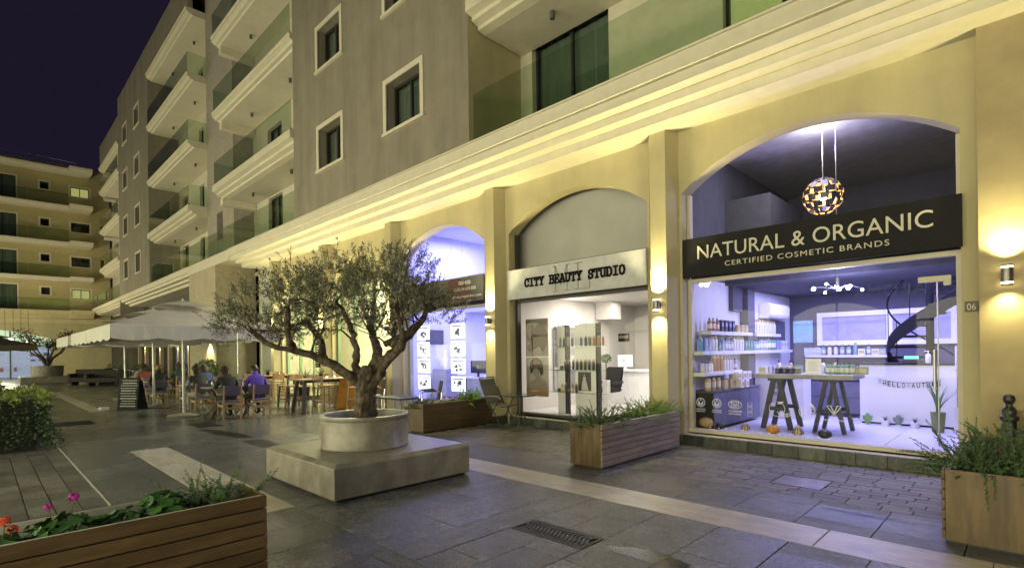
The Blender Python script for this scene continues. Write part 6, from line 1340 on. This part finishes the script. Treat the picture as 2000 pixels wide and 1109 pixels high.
# bar tables: top .86 high
def mkbar(L, lab, loc, rz=0, mat=DKW):
    t = thing('bar_table', lab, 'table', loc, rz, 'high bar tables of the cafe'); MB().box(-L / 2, L / 2, -.36, .36, .83, .87).build('top', OAK, t, bev=.008)
    for sx in (-1, 1):
        for sy in (-1, 1): MB().beam((sx * (L / 2 - .12), sy * .22, .83), (sx * (L / 2 - .02), sy * .33, 0), .08, .07).build('leg', mat, t)
    MB().box(-L / 2 + .1, L / 2 - .1, -.03, .03, .76, .83).build('rail', mat, t); return t
mkbar(1.9, 'high bar table with violet dark legs nearest the olive trunk', (-13.6, 6.75, 0), R(90)); mkbar(1.7, 'high bar table behind the person in the violet hoodie', (-17.4, 6.7, 0), R(90))
def mkstool(m1, m2):
    t = thing('bar_stool', 'x', 'stool')      # faces -X
    for s in (-1, 1):
        MB().beam((.20, s * .20, 0), (.15, s * .17, .60), .034, .038).build('leg', m1, t); MB().beam((-.20, s * .20, 0), (-.16, s * .17, .60), .034, .038).build('leg', m1, t); MB().beam((.15, s * .17, .58), (.21, s * .175, .92), .030, .032).build('back_post', m1, t)
        MB().box(-.17, .16, s * .185 - .01, s * .185 + .01, .22, .25).build('foot_rail', m1, t)
    MB().box(-.20, .19, -.20, .20, .60, .63).build('seat', m2, t, bev=.01); MB().box(.165, .185, -.17, .17, .30, .33).build('foot_rail', m1, t)
    m = MB(); n = 6
    for k in range(n):
        a0, a1 = -.2 + .4 * k / n, -.2 + .4 * (k + 1) / n; q = lambda y: .215 - .9 * y * y
        m.prism([(q(a0), a0), (q(a1), a1), (q(a1) + .016, a1), (q(a0) + .016, a0)], FZ, .76, .945)
    m.build('backrest', m2, t); return t
st1 = mkstool(GREYW, GREYW); st1.location = (-13.45, 6.45, 0); st1.rotation_euler.z = R(-75)
st1['label'] = 'greyed oak bar stool beside the olive trunk, back to the camera'; st1['group'] = 'bar stools at the high tables'
dup(st1, (-12.9, 7.15, 0), R(-60), 'greyed oak bar stool partly behind the olive trunk')
st2 = mkstool(DKW, GREYW); st2.location = (-15.45, 6.35, 0); st2.rotation_euler.z = R(20); st2['label'] = 'dark legged bar stool, leftmost of the row at the near bar table'; st2['group'] = 'bar stools at the high tables'
dup(st2, (-14.55, 6.42, 0), R(20), 'dark legged bar stool, third of the row at the near bar table')
st3 = mkstool(OAK, OAK); st3.location = (-15.0, 6.38, 0); st3.rotation_euler.z = R(20); st3['label'] = 'light oak bar stool between two dark legged stools'; st3['group'] = 'bar stools at the high tables'
dup(st3, (-14.6, 7.1, 0), R(185), 'light oak bar stool on the facade side of the near bar table'); dup(st3, (-14.2, 7.5, 0), R(185), 'light oak bar stool nearest the cafe window'); dup(st3, (-16.8, 6.5, 0), R(10), 'light oak bar stool right of the far bar table'); dup(st2, (-17.3, 6.0, 0), R(-60), 'dark legged bar stool at the far bar table behind the hoodie'); dup(st3, (-18.4, 7.2, 0), R(180), 'light oak bar stool on the left of the far bar table')
def potplant(x, y, z, lab, n=26, H_=.22, seed=1, mat=None):
    t = thing('table_plant', lab, 'plant', (x, y, z), 0, 'small potted plants of the cafe'); MB().lathe([(.001, 0), (.045, 0), (.055, .10), (.048, .10), (.001, .09)], n=14).build('pot', BLACK, t, smooth=True)
    rnd = random.Random(seed); m = MB()
    for k in range(n):
        a = rnd.uniform(0, 6.28); e = rnd.uniform(.5, 1.4); leafq(m, Vector((0, 0, .09)), Vector((math.cos(a) * math.cos(e), math.sin(a) * math.cos(e), math.sin(e))), Vector((math.sin(a), -math.cos(a), .3)), H_ * rnd.uniform(.5, 1), .008)
    m.build('leaves', mat or FERN, t, fixn=False)
potplant(-13.9, 6.6, .871, 'potted plant on the near bar table, left', seed=1); potplant(-13.3, 7.3, .871, 'potted plant on the near bar table behind the olive limb', seed=2); potplant(-17.4, 6.5, .871, 'potted plant on the far bar table beside the hoodie', seed=3, H_=.15)
t = thing('yucca', 'spiky yucca plant standing behind the bar tables', 'plant', (-17.0, 7.5, 0)); MB().lathe([(.001, 0), (.15, 0), (.19, .5), (.17, .5), (.001, .46)], n=18).build('pot', BLACK, t, smooth=True); m = MB(); rnd = random.Random(8)
for k in range(46):
    a = rnd.uniform(0, 6.28); e = rnd.uniform(.15, 1.45); leafq(m, Vector((0, 0, .62)), Vector((math.cos(a) * math.cos(e), math.sin(a) * math.cos(e), math.sin(e))), Vector((math.sin(a), -math.cos(a), .4)), rnd.uniform(.35, .6), .022)
m.build('leaves', leafmat('yucca_leaf', (.03, .06, .02), (.07, .12, .04)), t, fixn=False); MB().cyl((0, 0, .45), (0, 0, .66), .03).build('stem', BARK, t)
for i, (x, y) in enumerate(((-13.7, 6.9), (-13.35, 6.5), (-17.5, 6.9))):
    t = thing('candle', 'small lit tea light in glass on the %s' % ('near bar table by its left plant', 'near bar table by the olive trunk', 'far bar table')[i], 'candle', (x, y, .871)); MB().lathe([(.001, 0), (.03, 0), (.035, .06), (.03, .06), (.026, .01), (.001, .01)], n=12).build('glass', GB, t, smooth=True); MB().ball((0, 0, .03), .012, 8, 6, 1, 1, 1.6).build('flame', emis('flame', (1, .7, .3), 25), t)
t = thing('potted_shrub', 'round green shrub in front of the lit yellow wall', 'plant', (-22.0, 6.0, 0)); MB().lathe([(.001, 0), (.22, 0), (.27, .6), (.24, .6), (.001, .55)], n=18).build('pot', BLACK, t, smooth=True); m = MB(); leafball(m, (0, 0, .95), .42, 1500, .08, .02, random.Random(6)); m.build('crown', FERN, t, fixn=False)

# ------------------------------------------------------------------ parasols
CANV = M('pale_canvas', (.58, .565, .53), .9, var=.04, stain=.1); POLE = M('pole_alu', (.45, .46, .46), .4, .6); GRAN = M('parasol_granite', (.22, .21, .18), .6, var=.3, vs=60)
def parasol(x, y, lab, half=1.72, zc=2.20, za=2.90, val=.34, mat=CANV, base=True, pole=POLE):
    t = thing('parasol', lab, 'umbrella', (x, y, 0), 0, 'large square parasols of the cafe')
    if base: MB().lathe([(.001, 0), (.36, 0), (.37, .02), (.35, .05), (.12, .085), (.05, .09)], n=40).build('base', GRAN, t, smooth=True)
    MB().cyl((0, 0, .05), (0, 0, za - .02), .032, n=14).build('pole', pole, t, smooth=True)
    corners = [(-half, -half), (half, -half), (half, half), (-half, half)]; zt = za - .16; rt_ = .52
    m = MB()
    for k in range(4):
        a, b = corners[k], corners[(k + 1) % 4]; n = 8
        for j in range(n):
            for i in range(5):
                def P_(s, q):
                    ex = Vector((a[0] + (b[0] - a[0]) * s, a[1] + (b[1] - a[1]) * s, zc - .0)); ix = Vector((ex.x * rt_ / half * .42, ex.y * rt_ / half * .42, zt)); p = ix.lerp(ex, q); p.z -= .05 * math.sin(math.pi * q) * math.sin(math.pi * s) + .0; return p
                m.quad(P_(j / n, i / 5), P_((j + 1) / n, i / 5), P_((j + 1) / n, (i + 1) / 5), P_(j / n, (i + 1) / 5))
    m.build('canopy', mat, t, fixn=False)
    for k in range(4):
        a, b = corners[k], corners[(k + 1) % 4]; m = MB(); n = 24
        for j in range(n):
            f_ = lambda s: (a[0] + (b[0] - a[0]) * s, a[1] + (b[1] - a[1]) * s); w0, w1 = f_(j / n), f_((j + 1) / n); q0, q1 = val * (.86 + .14 * abs(math.sin(math.pi * 4 * j / n))), val * (.86 + .14 * abs(math.sin(math.pi * 4 * (j + 1) / n))); g = lambda p, s: (p[0] * (1 + .006 * math.sin(s * 9)), p[1] * (1 + .006 * math.sin(s * 9)))
            m.quad((*w0, zc - .001), (*w1, zc - .001), (*g(w1, j + 1), zc - q1), (*g(w0, j), zc - q0))
        m.build('valance', mat, t, fixn=False)
    m = MB(); c2 = [(q[0] * .36, q[1] * .36) for q in corners]
    for k in range(4): m.add([(0, 0, za + .02), (*c2[k], zt + .01), (*c2[(k + 1) % 4], zt + .01)], [(0, 1, 2)])
    m.build('vent_cap', mat, t, fixn=False); MB().cyl((0, 0, za), (0, 0, za + .07), .03, .012).build('finial', pole, t)
    for k in range(4):
        c_ = corners[k]; MB().beam((0, 0, zt - .02), (c_[0] * .98, c_[1] * .98, zc - .02), .025, .03).build('rib', pole, t); MB().beam((0, 0, zc - .12), (c_[0] * .5, c_[1] * .5, (zt + zc) / 2 - .03), .02, .02).build('strut', pole, t)
    return t
parasol(-15.27, 3.64, 'front large pale square parasol on a steel pole by the diners')
parasol(-18.6, 3.66, 'second large pale square parasol, pole beside the guest in dark clothes'); parasol(-23.2, 3.7, 'farthest of the three pale square parasols, behind the menu stand')
dp = parasol(-41.0, .7, 'dark brown parasol in the far left background', 1.6, 2.25, 2.85, .3, M('brown_canvas', (.09, .075, .05), .9), pole=BLACKM); dp['group'] = 'x'; del dp['group']
# menu stand
ms = thing('menu_stand', 'black chalkboard menu stand with white writing beside the parasols', 'sign', (-18.3, 3.02, 0), R(35))
MB().obox((0, -.04, .46), (.33, 0, 0), (0, .012, .0), (0, .05, .46)).obox((0, .18, .42), (.33, 0, 0), (0, .01, 0), (0, -.09, .42)).build('board', BLACK, ms, bev=.003)
m = MB(); rnd = random.Random(12)
for k in range(11):
    z = .12 + k * .072; x = -.26 + rnd.random() * .06
    while x < .24:
        w_ = rnd.uniform(.02, .06); m.obox((x + w_ / 2, -.054 + (z - .46) * .109, z), (w_ / 2, 0, 0), (0, .0008, 0), (0, .0012 * 1, .010 + .006 * (k % 3 == 0))); x += w_ + .012
m.build('chalk_writing', M('chalk', (.5, .5, .48), .8), ms)
t = thing('menu_block', 'white folded card lying on the paving beside the menu stand', 'card', (-19.2, 2.55, 0)); MB().box(-.2, .2, -.1, .1, 0, .06).build('card', WGLOSS, t, bev=.003)

# ------------------------------------------------------------------ people (seated)
SKIN = M('skin', (.42, .25, .17), .55)
def person(lab, loc, rz, top, legs, hair, shoes, hstyle, lean=.12, headtilt=0.0, sleeve=None, arms=1):
    """seated figure facing -X at the origin; seat height .45"""
    t = thing('person', lab, 'person', loc, rz)
    V = Vector; J = {}
    J['pelvis'] = V((.06, 0, .52)); J['waist'] = V((.05 - lean * .4, 0, .68)); J['chest'] = V((.03 - lean, 0, .86)); J['neck'] = V((-.02 - lean * 1.3, 0, 1.03)); J['head0'] = V((-.05 - lean * 1.4 - headtilt * .3, 0, 1.08)); J['head1'] = V((-.07 - lean * 1.4 - headtilt, 0, 1.15))
    E = [('pelvis', 'waist'), ('waist', 'chest'), ('chest', 'neck'), ('neck', 'head0'), ('head0', 'head1')]; Rr = {'pelvis': (.15, .13), 'waist': (.135, .11), 'chest': (.16, .115), 'neck': (.055, .055), 'head0': (.075, .08), 'head1': (.082, .092)}
    for s, n in ((-1, 'l'), (1, 'r')):
        J['hip' + n] = V((.02, s * .09, .50)); J['knee' + n] = V((-.38, s * .12, .50)); J['ankle' + n] = V((-.34 + .05 * s, s * .12, .09)); J['toe' + n] = V((-.50 + .05 * s, s * .13, .045))
        J['sh' + n] = V((.02 - lean * 1.1, s * .165, .95)); J['el' + n] = V((-.06 - lean, s * .24, .74)); J['wr' + n] = V((-.30 - lean * .6, s * .16, .765)); J['ha' + n] = V((-.37 - lean * .6, s * .13, .765))
        E += [('pelvis', 'hip' + n), ('hip' + n, 'knee' + n), ('knee' + n, 'ankle' + n), ('ankle' + n, 'toe' + n), ('chest', 'sh' + n), ('sh' + n, 'el' + n), ('el' + n, 'wr' + n), ('wr' + n, 'ha' + n)]
        for k, r in (('hip', .092), ('knee', .065), ('ankle', .042), ('toe', .04), ('sh', .066), ('el', .05), ('wr', .033), ('ha', .034)): Rr[k + n] = (r, r)
    names_ = list(J); me = bpy.data.meshes.new('body'); me.from_pydata([J[k] for k in names_], [(names_.index(a), names_.index(b)) for a, b in E], [])
    o = bpy.data.objects.new('body_skeleton', me); C.objects.link(o); sk = o.modifiers.new('s', 'SKIN'); su_ = o.modifiers.new('d', 'SUBSURF'); su_.levels = 2; su_.render_levels = 2
    for i, k in enumerate(names_): me.skin_vertices[0].data[i].radius = Rr[k]; me.skin_vertices[0].data[i].use_root = (k == 'pelvis')
    dg = bpy.context.evaluated_depsgraph_get(); m2 = bpy.data.meshes.new_from_object(o.evaluated_get(dg)); bpy.data.objects.remove(o); m2.name = 'body'
    mats = [SKIN, top, legs, shoes, sleeve or top]
    m2.materials.clear()
    for q in mats: m2.materials.append(q)
    seg = {}
    for a, b in E:
        k = 0 if a in ('neck', 'head0') or a.startswith('wr') else 3 if a.startswith('ankle') else 2 if (a.startswith(('hip', 'knee')) or b.startswith('hip')) else 4 if a.startswith(('sh', 'el')) else 1
        seg[(a, b)] = k
    for p in m2.polygons:
        c = p.center; best = min(E, key=lambda e: (c - (J[e[0]] + (J[e[1]] - J[e[0]]) * max(0, min(1, (c - J[e[0]]).dot(J[e[1]] - J[e[0]]) / (J[e[1]] - J[e[0]]).length_squared)))).length / ((Rr[e[0]][0] + Rr[e[1]][0]) / 2)); p.material_index = seg[best]; p.use_smooth = True
    bo = bpy.data.objects.new('body', m2); C.objects.link(bo); bo.parent = t
    fm = MB()
    for s, n in ((-1, 'l'), (1, 'r')):
        h0 = J['ha' + n]
        for k in range(4):
            y = h0.y + (k - 1.5) * .018; l_ = (.06, .07, .066, .052)[k]; fm.tube([(h0.x - .005, y, h0.z), (h0.x - .03 - l_ * .4, y, h0.z + .012), (h0.x - .03 - l_, y, h0.z - .012)], [.009, .0085, .007], 6)
        fm.tube([(h0.x + .02, h0.y - s * .025, h0.z), (h0.x - .02, h0.y - s * .05, h0.z + .004), (h0.x - .05, h0.y - s * .052, h0.z - .004)], [.010, .009, .007], 6)
    fm.build('fingers', SKIN, t, smooth=True)
    hc = (J['head0'] + J['head1']) / 2 + V((-.002, 0, .025))
    fcm = MB(); fcm.ball(hc + V((-.088, 0, -.018)), .014, 8, 6, 1.1, .8, 1.5)
    for s in (-1, 1): fcm.ball(hc + V((.0, s * .082, -.01)), .018, 8, 6, .8, .4, 1.5)
    fcm.build('face_relief', SKIN, t, smooth=True)
    ey = MB()
    for s in (-1, 1): ey.ball(hc + V((-.080, s * .03, .012)), .009, 8, 6)
    ey.build('eyes', M('eye_dark', (.02, .015, .01), .2), t, smooth=True); MB().box(hc.x - .090, hc.x - .078, -.022, .022, hc.z - .052, hc.z - .046).build('mouth', M('lip', (.3, .11, .09), .5), t)
    hm = MB(); rn = random.Random(hash(lab) % 1000)
    n, mm = 20, 12
    vs_ = []; 
    for i in range(mm + 1):
        th = math.pi * (.62 if hstyle != 'short' else .58) * i / mm
        for k in range(n):
            a = 2 * math.pi * k / n; back = max(0, math.cos(a)); r_ = .098 * (1 + .05 * rn.random()); lift = -.0 if back > .1 else .0; th2 = th * (1 if back > .15 else .72)
            vs_.append(hc + V((r_ * math.sin(th2) * math.cos(a) * 1.04, r_ * math.sin(th2) * math.sin(a) * .97, .015 + r_ * 1.14 * math.cos(th2))))
    hm.add(vs_, [(i * n + k, i * n + (k + 1) % n, (i + 1) * n + (k + 1) % n, (i + 1) * n + k) for i in range(mm) for k in range(n)])
    if hstyle == 'bun': hm.ball(hc + V((.05, 0, .135)), .045, 10, 8)
    if hstyle == 'long':
        for k in range(70):
            a = rn.uniform(-1.75, 1.75); x0_, y0_ = .088 * math.cos(a), .09 * math.sin(a); L2 = rn.uniform(.17, .27)
            hm.tube([hc + V((x0_, y0_, .04)), hc + V((x0_ * 1.3 + .01, y0_ * 1.2, -.08)), hc + V((x0_ * 1.25 + rn.uniform(0, .04), y0_ * 1.45 + rn.gauss(0, .012), -L2))], [.018, .02, .006], 5)
    hm.build('hair', hair, t, smooth='all'); return t
HB = M('hair_brown', (.055, .03, .015), .6, var=.4, vs=30, stretch=(1, 1, .2)); HD = M('hair_dark', (.02, .014, .01), .6, var=.3); HG = M('hair_grey', (.35, .34, .32), .6, var=.2)
BKC = M('cloth_black', (.018, .018, .02), .85, var=.2); VIOC = M('cloth_violet', (.07, .035, .36), .85, var=.12, vs=8, bump=.2); GRYC = M('cloth_grey', (.26, .26, .29), .85, var=.1); DEN = M('cloth_denim', (.05, .055, .09), .85); PALC = M('cloth_khaki', (.28, .27, .22), .85); SH = M('shoe_dark', (.04, .03, .035), .6); SHR = M('shoe_red', (.22, .06, .06), .6)
person('person in a violet hoodie seated with back to the camera', (-13.66, 4.86, 0), 0, VIOC, BKC, HD, SHR, 'short', lean=.1, headtilt=.05)
person('person with long brown hair and black jacket bent over a phone', (-13.66, 4.20, 0), 0, BKC, BKC, HB, SH, 'long', lean=.14, headtilt=.05)
person('person with a hair bun, black vest and grey sleeves', (-15.6, 4.12, 0), R(12), BKC, PALC, HB, SH, 'bun', lean=.16, sleeve=GRYC)
person('guest in dark clothes with fair hair behind the menu stand', (-19.1, 3.9, 0), R(-10), BKC, DEN, M('hair_fair', (.30, .20, .10), .6, var=.3), SH, 'short', lean=.18)
person('grey haired guest in black jacket facing the camera across the table', (-18.9, 5.0, 0), math.pi, BKC, DEN, HG, SH, 'short', lean=.1)
person('guest in blue seated at the middle of the dining row', (-17.3, 4.7, 0), 0, M('cloth_blue', (.05, .06, .20), .85), DEN, HB, SH, 'long', lean=.12)

person('guest in rust red seated far along the dining row', (-21.94, 4.1, 0), 0, M('cloth_rust', (.20, .05, .03), .85), DEN, HD, SH, 'long', lean=.14)
person('guest in pale grey facing back along the dining row', (-23.26, 4.2, 0), math.pi, GRYC, DEN, HB, SH, 'short', lean=.12)
person('guest in dark green seated beyond the grey haired guest', (-22.24, 5.2, 0), 0, M('cloth_green', (.03, .06, .04), .85), BKC, HB, SH, 'bun', lean=.14)
# ------------------------------------------------------------------ hedge, far planting, bollard and bin
hg = thing('hedge', 'clipped green hedge with trailing dark ivy at the left picture edge', 'hedge', (-13.2, -1.0, 0)); rnd = random.Random(30); m = MB(); m2_ = MB()
for k in range(9000):
    x, y, z = rnd.uniform(-14.6, -11.5), rnd.uniform(-3, .82), rnd.uniform(.05, .92)
    f_ = rnd.random()
    if f_ < .42: z = .88 + .08 * noise.noise(Vector((x * 2, y * 2, 0))) + rnd.gauss(0, .03)
    elif f_ < .7: y = .79 + .12 * noise.noise(Vector((x * 2, z * 3, 3))) + rnd.gauss(0, .04)
    else: x = -11.5 + .12 * noise.noise(Vector((y * 2, z * 3, 7))) + rnd.gauss(0, .04)
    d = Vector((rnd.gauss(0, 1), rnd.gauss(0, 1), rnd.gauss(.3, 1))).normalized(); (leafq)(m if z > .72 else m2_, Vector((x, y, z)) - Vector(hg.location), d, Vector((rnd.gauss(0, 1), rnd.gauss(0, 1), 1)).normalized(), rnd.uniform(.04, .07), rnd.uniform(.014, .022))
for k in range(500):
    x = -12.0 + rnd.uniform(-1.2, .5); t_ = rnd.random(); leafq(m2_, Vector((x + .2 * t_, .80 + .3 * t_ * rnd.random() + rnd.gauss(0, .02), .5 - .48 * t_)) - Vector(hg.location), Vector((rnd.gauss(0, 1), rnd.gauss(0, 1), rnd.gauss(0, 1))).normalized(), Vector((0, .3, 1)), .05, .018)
tag(m.build('top_growth', leafmat('hedge_lit_lime', (.10, .15, .02), (.24, .30, .05)), hg, fixn=False), kind='stuff'); tag(m2_.build('side_growth', leafmat('ivy', (.015, .035, .012), (.07, .11, .035)), hg, fixn=False), kind='stuff'); MB().box(-14.5, -11.7, -2.9, .64, .0, .82).build('core', M('hedge_core', (.012, .016, .008), .9), hg, **WX)  # lamplight on the top is put into the lime tone, sides darker
t = planter(-19.5, -18.9, -.6, .75, .5, 'far planter with a feathery bush behind the hedge', BOARD); fern_clump('feathery_bush', 'feathery green bush beyond the hedge', -19.2, .2, .4, 130, .5, FERN, 31, l=.05, w=.006, rect=(.25, .5), droop=.03)
fp = thing('round_pot', 'far pale round pot with a small tree at the end of the street', 'pot', (-43.5, 3.0, 0)); MB().lathe([(.001, .4), (.75, .4), (.8, 1.05), (.7, 1.05), (.001, 1.0)], n=30).build('wall', CON, fp, smooth=True); MB().box(-1.5, 1.3, -1.3, 1.3, 0, .4).build('seat', CON, fp, bev=.02)
ft = thing('small_tree', 'thin dark tree with rust coloured top at the end of the street', 'tree', (-43.5, 3.0, 1.0)); m = MB(); rnd = random.Random(33); ends = []
for k in range(7):
    a = k * .9; e = Vector((math.cos(a) * 1.1, math.sin(a) * 1.1, 1.2 + .3 * (k % 3))); m.tube([(0, 0, -.05), (e.x * .25, e.y * .25, .5), (e.x * .7, e.y * .7, .9), tuple(e)], [.09, .06, .04, .015], 6); ends.append(e)
m.build('trunk', BARK, ft, smooth=True); m = MB()
for e in ends: leafball(m, e + Vector((0, 0, .15)), .6, 240, .13, .03, rnd, .6, .1)
m.build('crown', leafmat('rust_leaf', (.05, .045, .015), (.20, .10, .03)), ft, fixn=False)
SOFA = M('wicker_dark', (.022, .018, .016), .7, var=.3)
for x, y, lab in ((-38.5, 4.4, 'dark wicker sofa at the far end by the bar'), (-36.3, 4.9, 'dark wicker armchair right of the far sofa')):
    t = thing('wicker_seat', lab, 'sofa', (x, y, 0), R(60), 'dark wicker lounge seats'); MB().box(-.75, .75, -.4, .35, .15, .42).build('seat', SOFA, t, bev=.03); MB().box(-.75, .75, .3, .42, .4, .85).build('backrest', SOFA, t, bev=.03)
    for s in (-1, 1): MB().box(s * .75 - .08, s * .75 + .08, -.4, .4, .15, .62).build('armrest', SOFA, t, bev=.03); MB().box(s * .65 - .04, s * .65 + .04, -.35, .35, 0, .15).build('leg', SOFA, t)
for k in range(5):
    x, y = -31 - k * 2.1, 5.6 + .2 * (k % 2); t = thing('bar_table', 'dark far bar table along the bar front, %s from the near end' % 'first second third fourth fifth'.split()[k], 'table', (x, y, 0), 0, 'far tables of the bar'); MB().box(-.45, .45, -.35, .35, .82, .87).build('top', DKW, t)
    for a in (-.38, .38): MB().box(a - .03, a + .03, -.28, .28, 0, .82).build('leg', DKW, t)
    m = MB(); leafball(m, (0, 0, 1.0), .14, 90, .09, .02, rnd); m.build('plant', FERN, t, fixn=False)
# pendant globes under the passage
pg = thing('globe_chandelier', 'cluster of glowing globes hanging under the far passage', 'chandelier', (-50, .9, 2.6)); rnd = random.Random(44); GLB = emis('globe_glow', (1, .92, .72), 5)
for k in range(34): MB().ball((rnd.uniform(-.8, .8), rnd.uniform(-1.6, 1.9), rnd.uniform(-.35, .35)), .09, 8, 6).build('globe', GLB, pg, smooth=True)
for k in range(8): MB().cyl((rnd.uniform(-.6, .6), -1.2 + k * .4, .2), (rnd.uniform(-.6, .6), -1.2 + k * .4, 2.3), .012, n=5).build('rod', BLACKM, pg)
light('globe_light', 'POINT', (-50, .9, 2.3), 420, (1, .85, .5), pg, .8)
# wire across the sky
tag(MB().tube([(-58, -12, 17.2), (-58, -2, 18.0), (-58, 3.0, 18.2), (-57, 6.9, 17.8)], .02, 5).build('overhead_wire', ALU), 'thin pale wire crossing the night sky above the far roof', 'wire')
# bollard and bin at the right edge
bo_ = thing('bollard', 'black cast iron bollard with ball finial at the right wall', 'bollard', (-.17, 7.42, 0)); MB().lathe([(.09, 0), (.09, .06), (.06, .1), (.055, .72), (.075, .74), (.075, .77), (.055, .79), (.06, .83), (.045, .86), (.028, .88), (.028, .90), (.045, .92), (.05, .95), (.04, .985), (.001, 1.0)], n=24).build('shaft', BLACKM, bo_, smooth=True)
MB().box(-.10, .3, -.02, .02, .60, .64).build('bracket', BLACKM, bo_)
bn = thing('litter_bin', 'round black litter bin with a pale bag beside the bollard', 'bin', (.12, 7.40, 0)); MB().lathe([(.15, .08), (.16, .09), (.17, .66), (.18, .68), (.18, .70), (.165, .70), (.155, .12)], n=30).build('drum', BLACKM, bn, smooth=True)
m = MB()
for k in range(30): a = 2 * math.pi * k / 30; m.beam((.175 * math.cos(a), .175 * math.sin(a), .70), (.175 * math.cos(a + .12), .175 * math.sin(a + .12), .78), .006, .012)
m.build('grille', BLACKM, bn); MB().lathe([(.16, .70), (.185, .80), (.18, .83), (.15, .80), (.12, .72)], n=22, lobes=7, la=.06).build('bag', M('bag_pale', (.45, .42, .36), .6), bn, smooth='all')
MB().cyl((0, 0, 0), (0, 0, .12), .06).build('foot', BLACKM, bn)
# clear away the product patterns
for p_ in PSRC:
    for c_ in list(p_.children): bpy.data.objects.remove(c_)
    bpy.data.objects.remove(p_)
